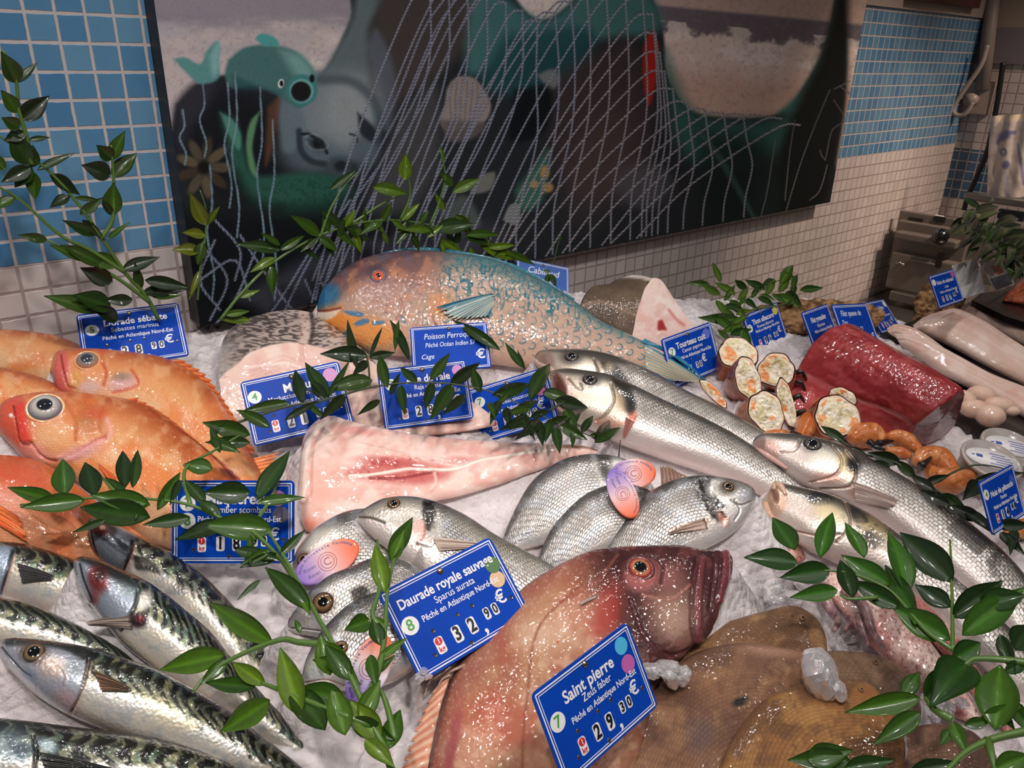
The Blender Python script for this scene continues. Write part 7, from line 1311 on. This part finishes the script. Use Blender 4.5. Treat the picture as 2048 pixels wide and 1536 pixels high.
sprig('lowest right sprig with a thick pale green stem running off the frame', ice_mp([(1560, .10), (1800, .13), (2048, .15)]), [[(2100, 1455), (2040, 1465), (1980, 1480), (1930, 1505), (1890, 1545)], [(2080, 1330), (2010, 1320), (1950, 1318), (1930, 1330)], [(1975, 1480), (1990, 1540)], [(1905, 1440), (1870, 1420), (1850, 1395)], [(1960, 1360), (1935, 1330)]],
      [(1935, 1325, 1860, 1415, .6), (1850, 1400, 1935, 1335, .5), (1990, 1460, 2000, 1330, .55), (1960, 1370, 2030, 1460, .3), (1840, 1395, 1690, 1425, .25), (1840, 1425, 1745, 1490, .3), (1805, 1395, 1838, 1345, .5), (1905, 1445, 1935, 1510, .35), (1900, 1460, 1880, 1490, .5), (2010, 1345, 2060, 1320, .4), (2030, 1300, 2060, 1250, .8), (2000, 1270, 2030, 1350, .3), (1930, 1450, 1980, 1440, .4), (1990, 1540, 2060, 1510, .5), (1700, 1520, 1575, 1520, .35), (1615, 1520, 1705, 1500, .5), (1690, 1536, 1790, 1520, .3), (1820, 1545, 1920, 1525, .3), (1960, 1440, 2045, 1410, .3), (2020, 1400, 2060, 1470, .35)], seed=15, stemr=.0034, cols=('#1d400f', '#2f5213', '#16310d', '#3b6115'))
# right middle (between bass and tubs)
sprig('sprig running down the back of the long sea bass to the tub price card', ice_mp([(1640, .06), (1850, .07), (2048, .08)]), [[(1650, 860), (1720, 905), (1790, 925), (1860, 970), (1930, 1020), (2000, 1050), (2060, 1090)], [(1860, 970), (1950, 930), (2060, 950)]],
      [(1690, 885, 1642, 852, .35), (1740, 925, 1670, 890, .35), (1800, 925, 1735, 905, .4), (1830, 955, 1790, 920, .4), (1870, 985, 1820, 950, .35), (1900, 1010, 1840, 980, .35), (1950, 960, 2050, 945, .18), (1960, 965, 1925, 1000, .6), (1960, 1040, 1900, 1010, .4), (1990, 1050, 2060, 1050, .35), (2000, 1065, 2050, 1110, .3), (1930, 1020, 1990, 1070, .3), (2030, 1060, 2020, 1110, .35), (1780, 930, 1720, 940, .4), (1850, 965, 1900, 950, .3), (1880, 990, 1940, 1030, .4)], seed=17, stemr=.0016, smat=M_stemd, cols=('#111f0c', '#16280c', '#1f350e'))
# sprig by cork bark
sprig('bushy sprig behind the Thon albacore card', ice_mp([(1370, .05), (1600, .05)]), [[(1480, 690), (1485, 640), (1490, 600), (1500, 560)], [(1490, 620), (1440, 590), (1400, 570)], [(1490, 600), (1540, 570), (1590, 545)], [(1495, 640), (1450, 640), (1400, 635)], [(1500, 620), (1560, 610), (1600, 600)]],
      [(1440, 565, 1425, 525, .35), (1420, 570, 1374, 565, .35), (1440, 590, 1405, 570, .45), (1470, 590, 1430, 565, .4), (1495, 580, 1470, 560, .5), (1530, 580, 1490, 560, .4), (1550, 560, 1520, 575, .5), (1560, 570, 1585, 530, .45), (1590, 560, 1560, 545, .4), (1590, 570, 1580, 600, .4), (1600, 600, 1570, 610, .4), (1480, 640, 1395, 635, .3), (1480, 650, 1440, 665, .4), (1480, 680, 1440, 690, .4), (1500, 690, 1480, 650, .4), (1520, 590, 1550, 600, .4), (1450, 610, 1490, 625, .4), (1550, 590, 1600, 615, .4)], seed=19, cols=('#2f5210', '#446214', '#1f3c0d'), stemr=.0014, auto=[([(1420, 600), (1480, 600), (1560, 585), (1600, 580)], 12, 44, 60), ([(1455, 700), (1465, 650), (1480, 610)], 8, 40, 50)])
sprig('bushy dark sprig at the far right below the hanging bag', ice_mp([(1880, .16), (2048, .14)]), [[(2060, 540), (2000, 500), (1960, 450), (1950, 410)], [(1980, 480), (1930, 460), (1890, 465)], [(2060, 560), (2020, 540), (1990, 520)]],
      [(1950, 430, 1895, 465, .35), (1960, 420, 1925, 395, .3), (1970, 415, 1985, 395, .4), (1940, 470, 1915, 500, .35), (1960, 480, 1930, 520, .35)], seed=21, cols=('#14250c', '#1d330d', '#2c4510'), stemr=.002, auto=[([(1940, 410), (1965, 450), (2000, 500), (2050, 530)], 18, 50, 70), ([(1920, 430), (1960, 470), (2010, 520)], 12, 44, 80), ([(1980, 440), (2030, 500), (2060, 520)], 14, 46, 70)])
sprig('tiny loose leaf sprig hanging in front of the Cabillaud card', ice_mp(.09), [[(1118, 480), (1108, 520), (1098, 545)]], [(1100, 545, 1085, 540, .5), (1100, 548, 1112, 575, .5), (1098, 548, 1090, 572, .5), (1118, 485, 1122, 470, .3)], seed=23, stemr=.0008)
# ------------------------------------------------------------------ crushed ice bed and counter
def icemat():
    m, nt, b = newmat('crushed ice'); geo = nd(nt, 'ShaderNodeNewGeometry')
    no = nd(nt, 'ShaderNodeTexNoise', Scale=90.0, Detail=6.0, Roughness=.65); vo = nd(nt, 'ShaderNodeTexVoronoi', Scale=130.0)
    for q in (no, vo): nt.links.new(geo.outputs['Position'], q.inputs['Vector'])
    hh = math_n(nt, 'ADD', no.outputs[0], math_n(nt, 'MULTIPLY', vo.outputs['Distance'], -.6))
    bu = nd(nt, 'ShaderNodeBump', Strength=.9, Distance=.005); nt.links.new(hh, bu.inputs['Height']); nt.links.new(bu.outputs[0], b.inputs['Normal'])
    no2 = nd(nt, 'ShaderNodeTexNoise', Scale=14.0, Detail=5.0); nt.links.new(geo.outputs['Position'], no2.inputs['Vector'])
    r = nd(nt, 'ShaderNodeMapRange'); r.inputs[1].default_value = .35; r.inputs[2].default_value = .65; nt.links.new(no2.outputs[0], r.inputs[0])
    nt.links.new(mixc(nt, r.outputs[0], L4('#cabfbf'), L4('#ebe4e4')), b.inputs['Base Color'])
    b.inputs['Roughness'].default_value = .16; b.inputs['IOR'].default_value = 1.31
    b.inputs['Subsurface Weight'].default_value = .25; b.inputs['Subsurface Radius'].default_value = (.02, .02, .022); b.inputs['Subsurface Scale'].default_value = .5
    return m
M_ice = icemat()
edge = [(-.35, WALL-.006), tuple(onwall(990, 600)[:2]-[0, .01])]+[tuple(P(x, y)[:2]) for x, y in [(1120, 578), (1250, 588), (1420, 596), (1600, 592), (1740, 606), (1840, 660), (1890, 740), (1920, 840), (2000, 910), (2120, 1010)]]+[(1.15, -.05), (.6, -.12), (-.35, .1)]
E_ = np.array(edge)
xs = np.arange(-.35, 1.75, .0036); ys = np.arange(-.15, WALL-.004, .0036)
IX, IY = np.meshgrid(xs, ys, indexing='ij'); ix, iy = IX.ravel(), IY.ravel()
ins = np.zeros(len(ix), bool); dm = np.full(len(ix), 9.)
for (x0, y0), (x1, y1) in zip(E_, np.roll(E_, -1, 0)):
    if y0 != y1: ins ^= ((y0 > iy) != (y1 > iy)) & (ix < (x1-x0)*(iy-y0)/(y1-y0)+x0)
    L = (x1-x0)**2+(y1-y0)**2; t = np.clip(((ix-x0)*(x1-x0)+(iy-y0)*(y1-y0))/L, 0, 1); dm = np.minimum(dm, np.hypot(ix-x0-t*(x1-x0), iy-y0-t*(y1-y0)))
sd = np.where(ins, dm, -dm)
base = zice(ix, iy)
z = base+.012*(fbm(ix*14, iy*14)-.5)+.008*(fbm(ix*60, iy*60, 3)-.5)+.007*(vn(ix*150+3*vn(ix*60,iy*60), iy*150)-.5)
SP = np.array(SUP) if SUP else np.zeros((0, 4))
add = np.full(len(ix), -9.)
for q in SP:
    rr = q[3]+.14; i0, i1 = np.searchsorted(xs, [q[0]-rr, q[0]+rr]); j0, j1 = np.searchsorted(ys, [q[1]-rr, q[1]+rr])
    if i0 >= i1 or j0 >= j1: continue
    A = add.reshape(IX.shape)[i0:i1, j0:j1]; d = np.hypot(IX[i0:i1, j0:j1]-q[0], IY[i0:i1, j0:j1]-q[1]); hh = q[2]-.002-np.maximum(0, d-q[3]*.6)*1.5
    np.maximum(A, hh, out=A)
z = np.where(add > z, add+.004*(fbm(ix*70, iy*70, 3)-.5), z)
dent = MB()
z = z-np.clip(-sd+.006, 0, .3)*2.4*(iy < WALL-.02)
z = np.maximum(z, .716)
keep = (sd > -.09)
idx = np.full(len(ix), -1); idx[keep] = np.arange(keep.sum())
V = np.stack([ix, iy, z], 1)[keep]; n0, n1 = IX.shape; a = (np.arange(n0-1)[:, None]*n1+np.arange(n1-1)[None]).ravel()
Q = np.stack([a, a+n1, a+n1+1, a+1], 1); Q = idx[Q]; Q = Q[(Q >= 0).all(1)]
o = mk('crushed_ice_bed', V, Q, M_ice); tag(o, 'white crushed ice spread under all the fish', 'ice', kind='stuff')
b = MB(); b.box((.70, .36, .66), (1.15, .62, .05)); b.box((.7, .3, .3), (1.05, .5, .31)); b.box((2.50, .55, .34), (.62, .60, .342))
tag(b.build('display_counter', M_steel), 'stainless steel fish counter carrying the ice', 'counter')
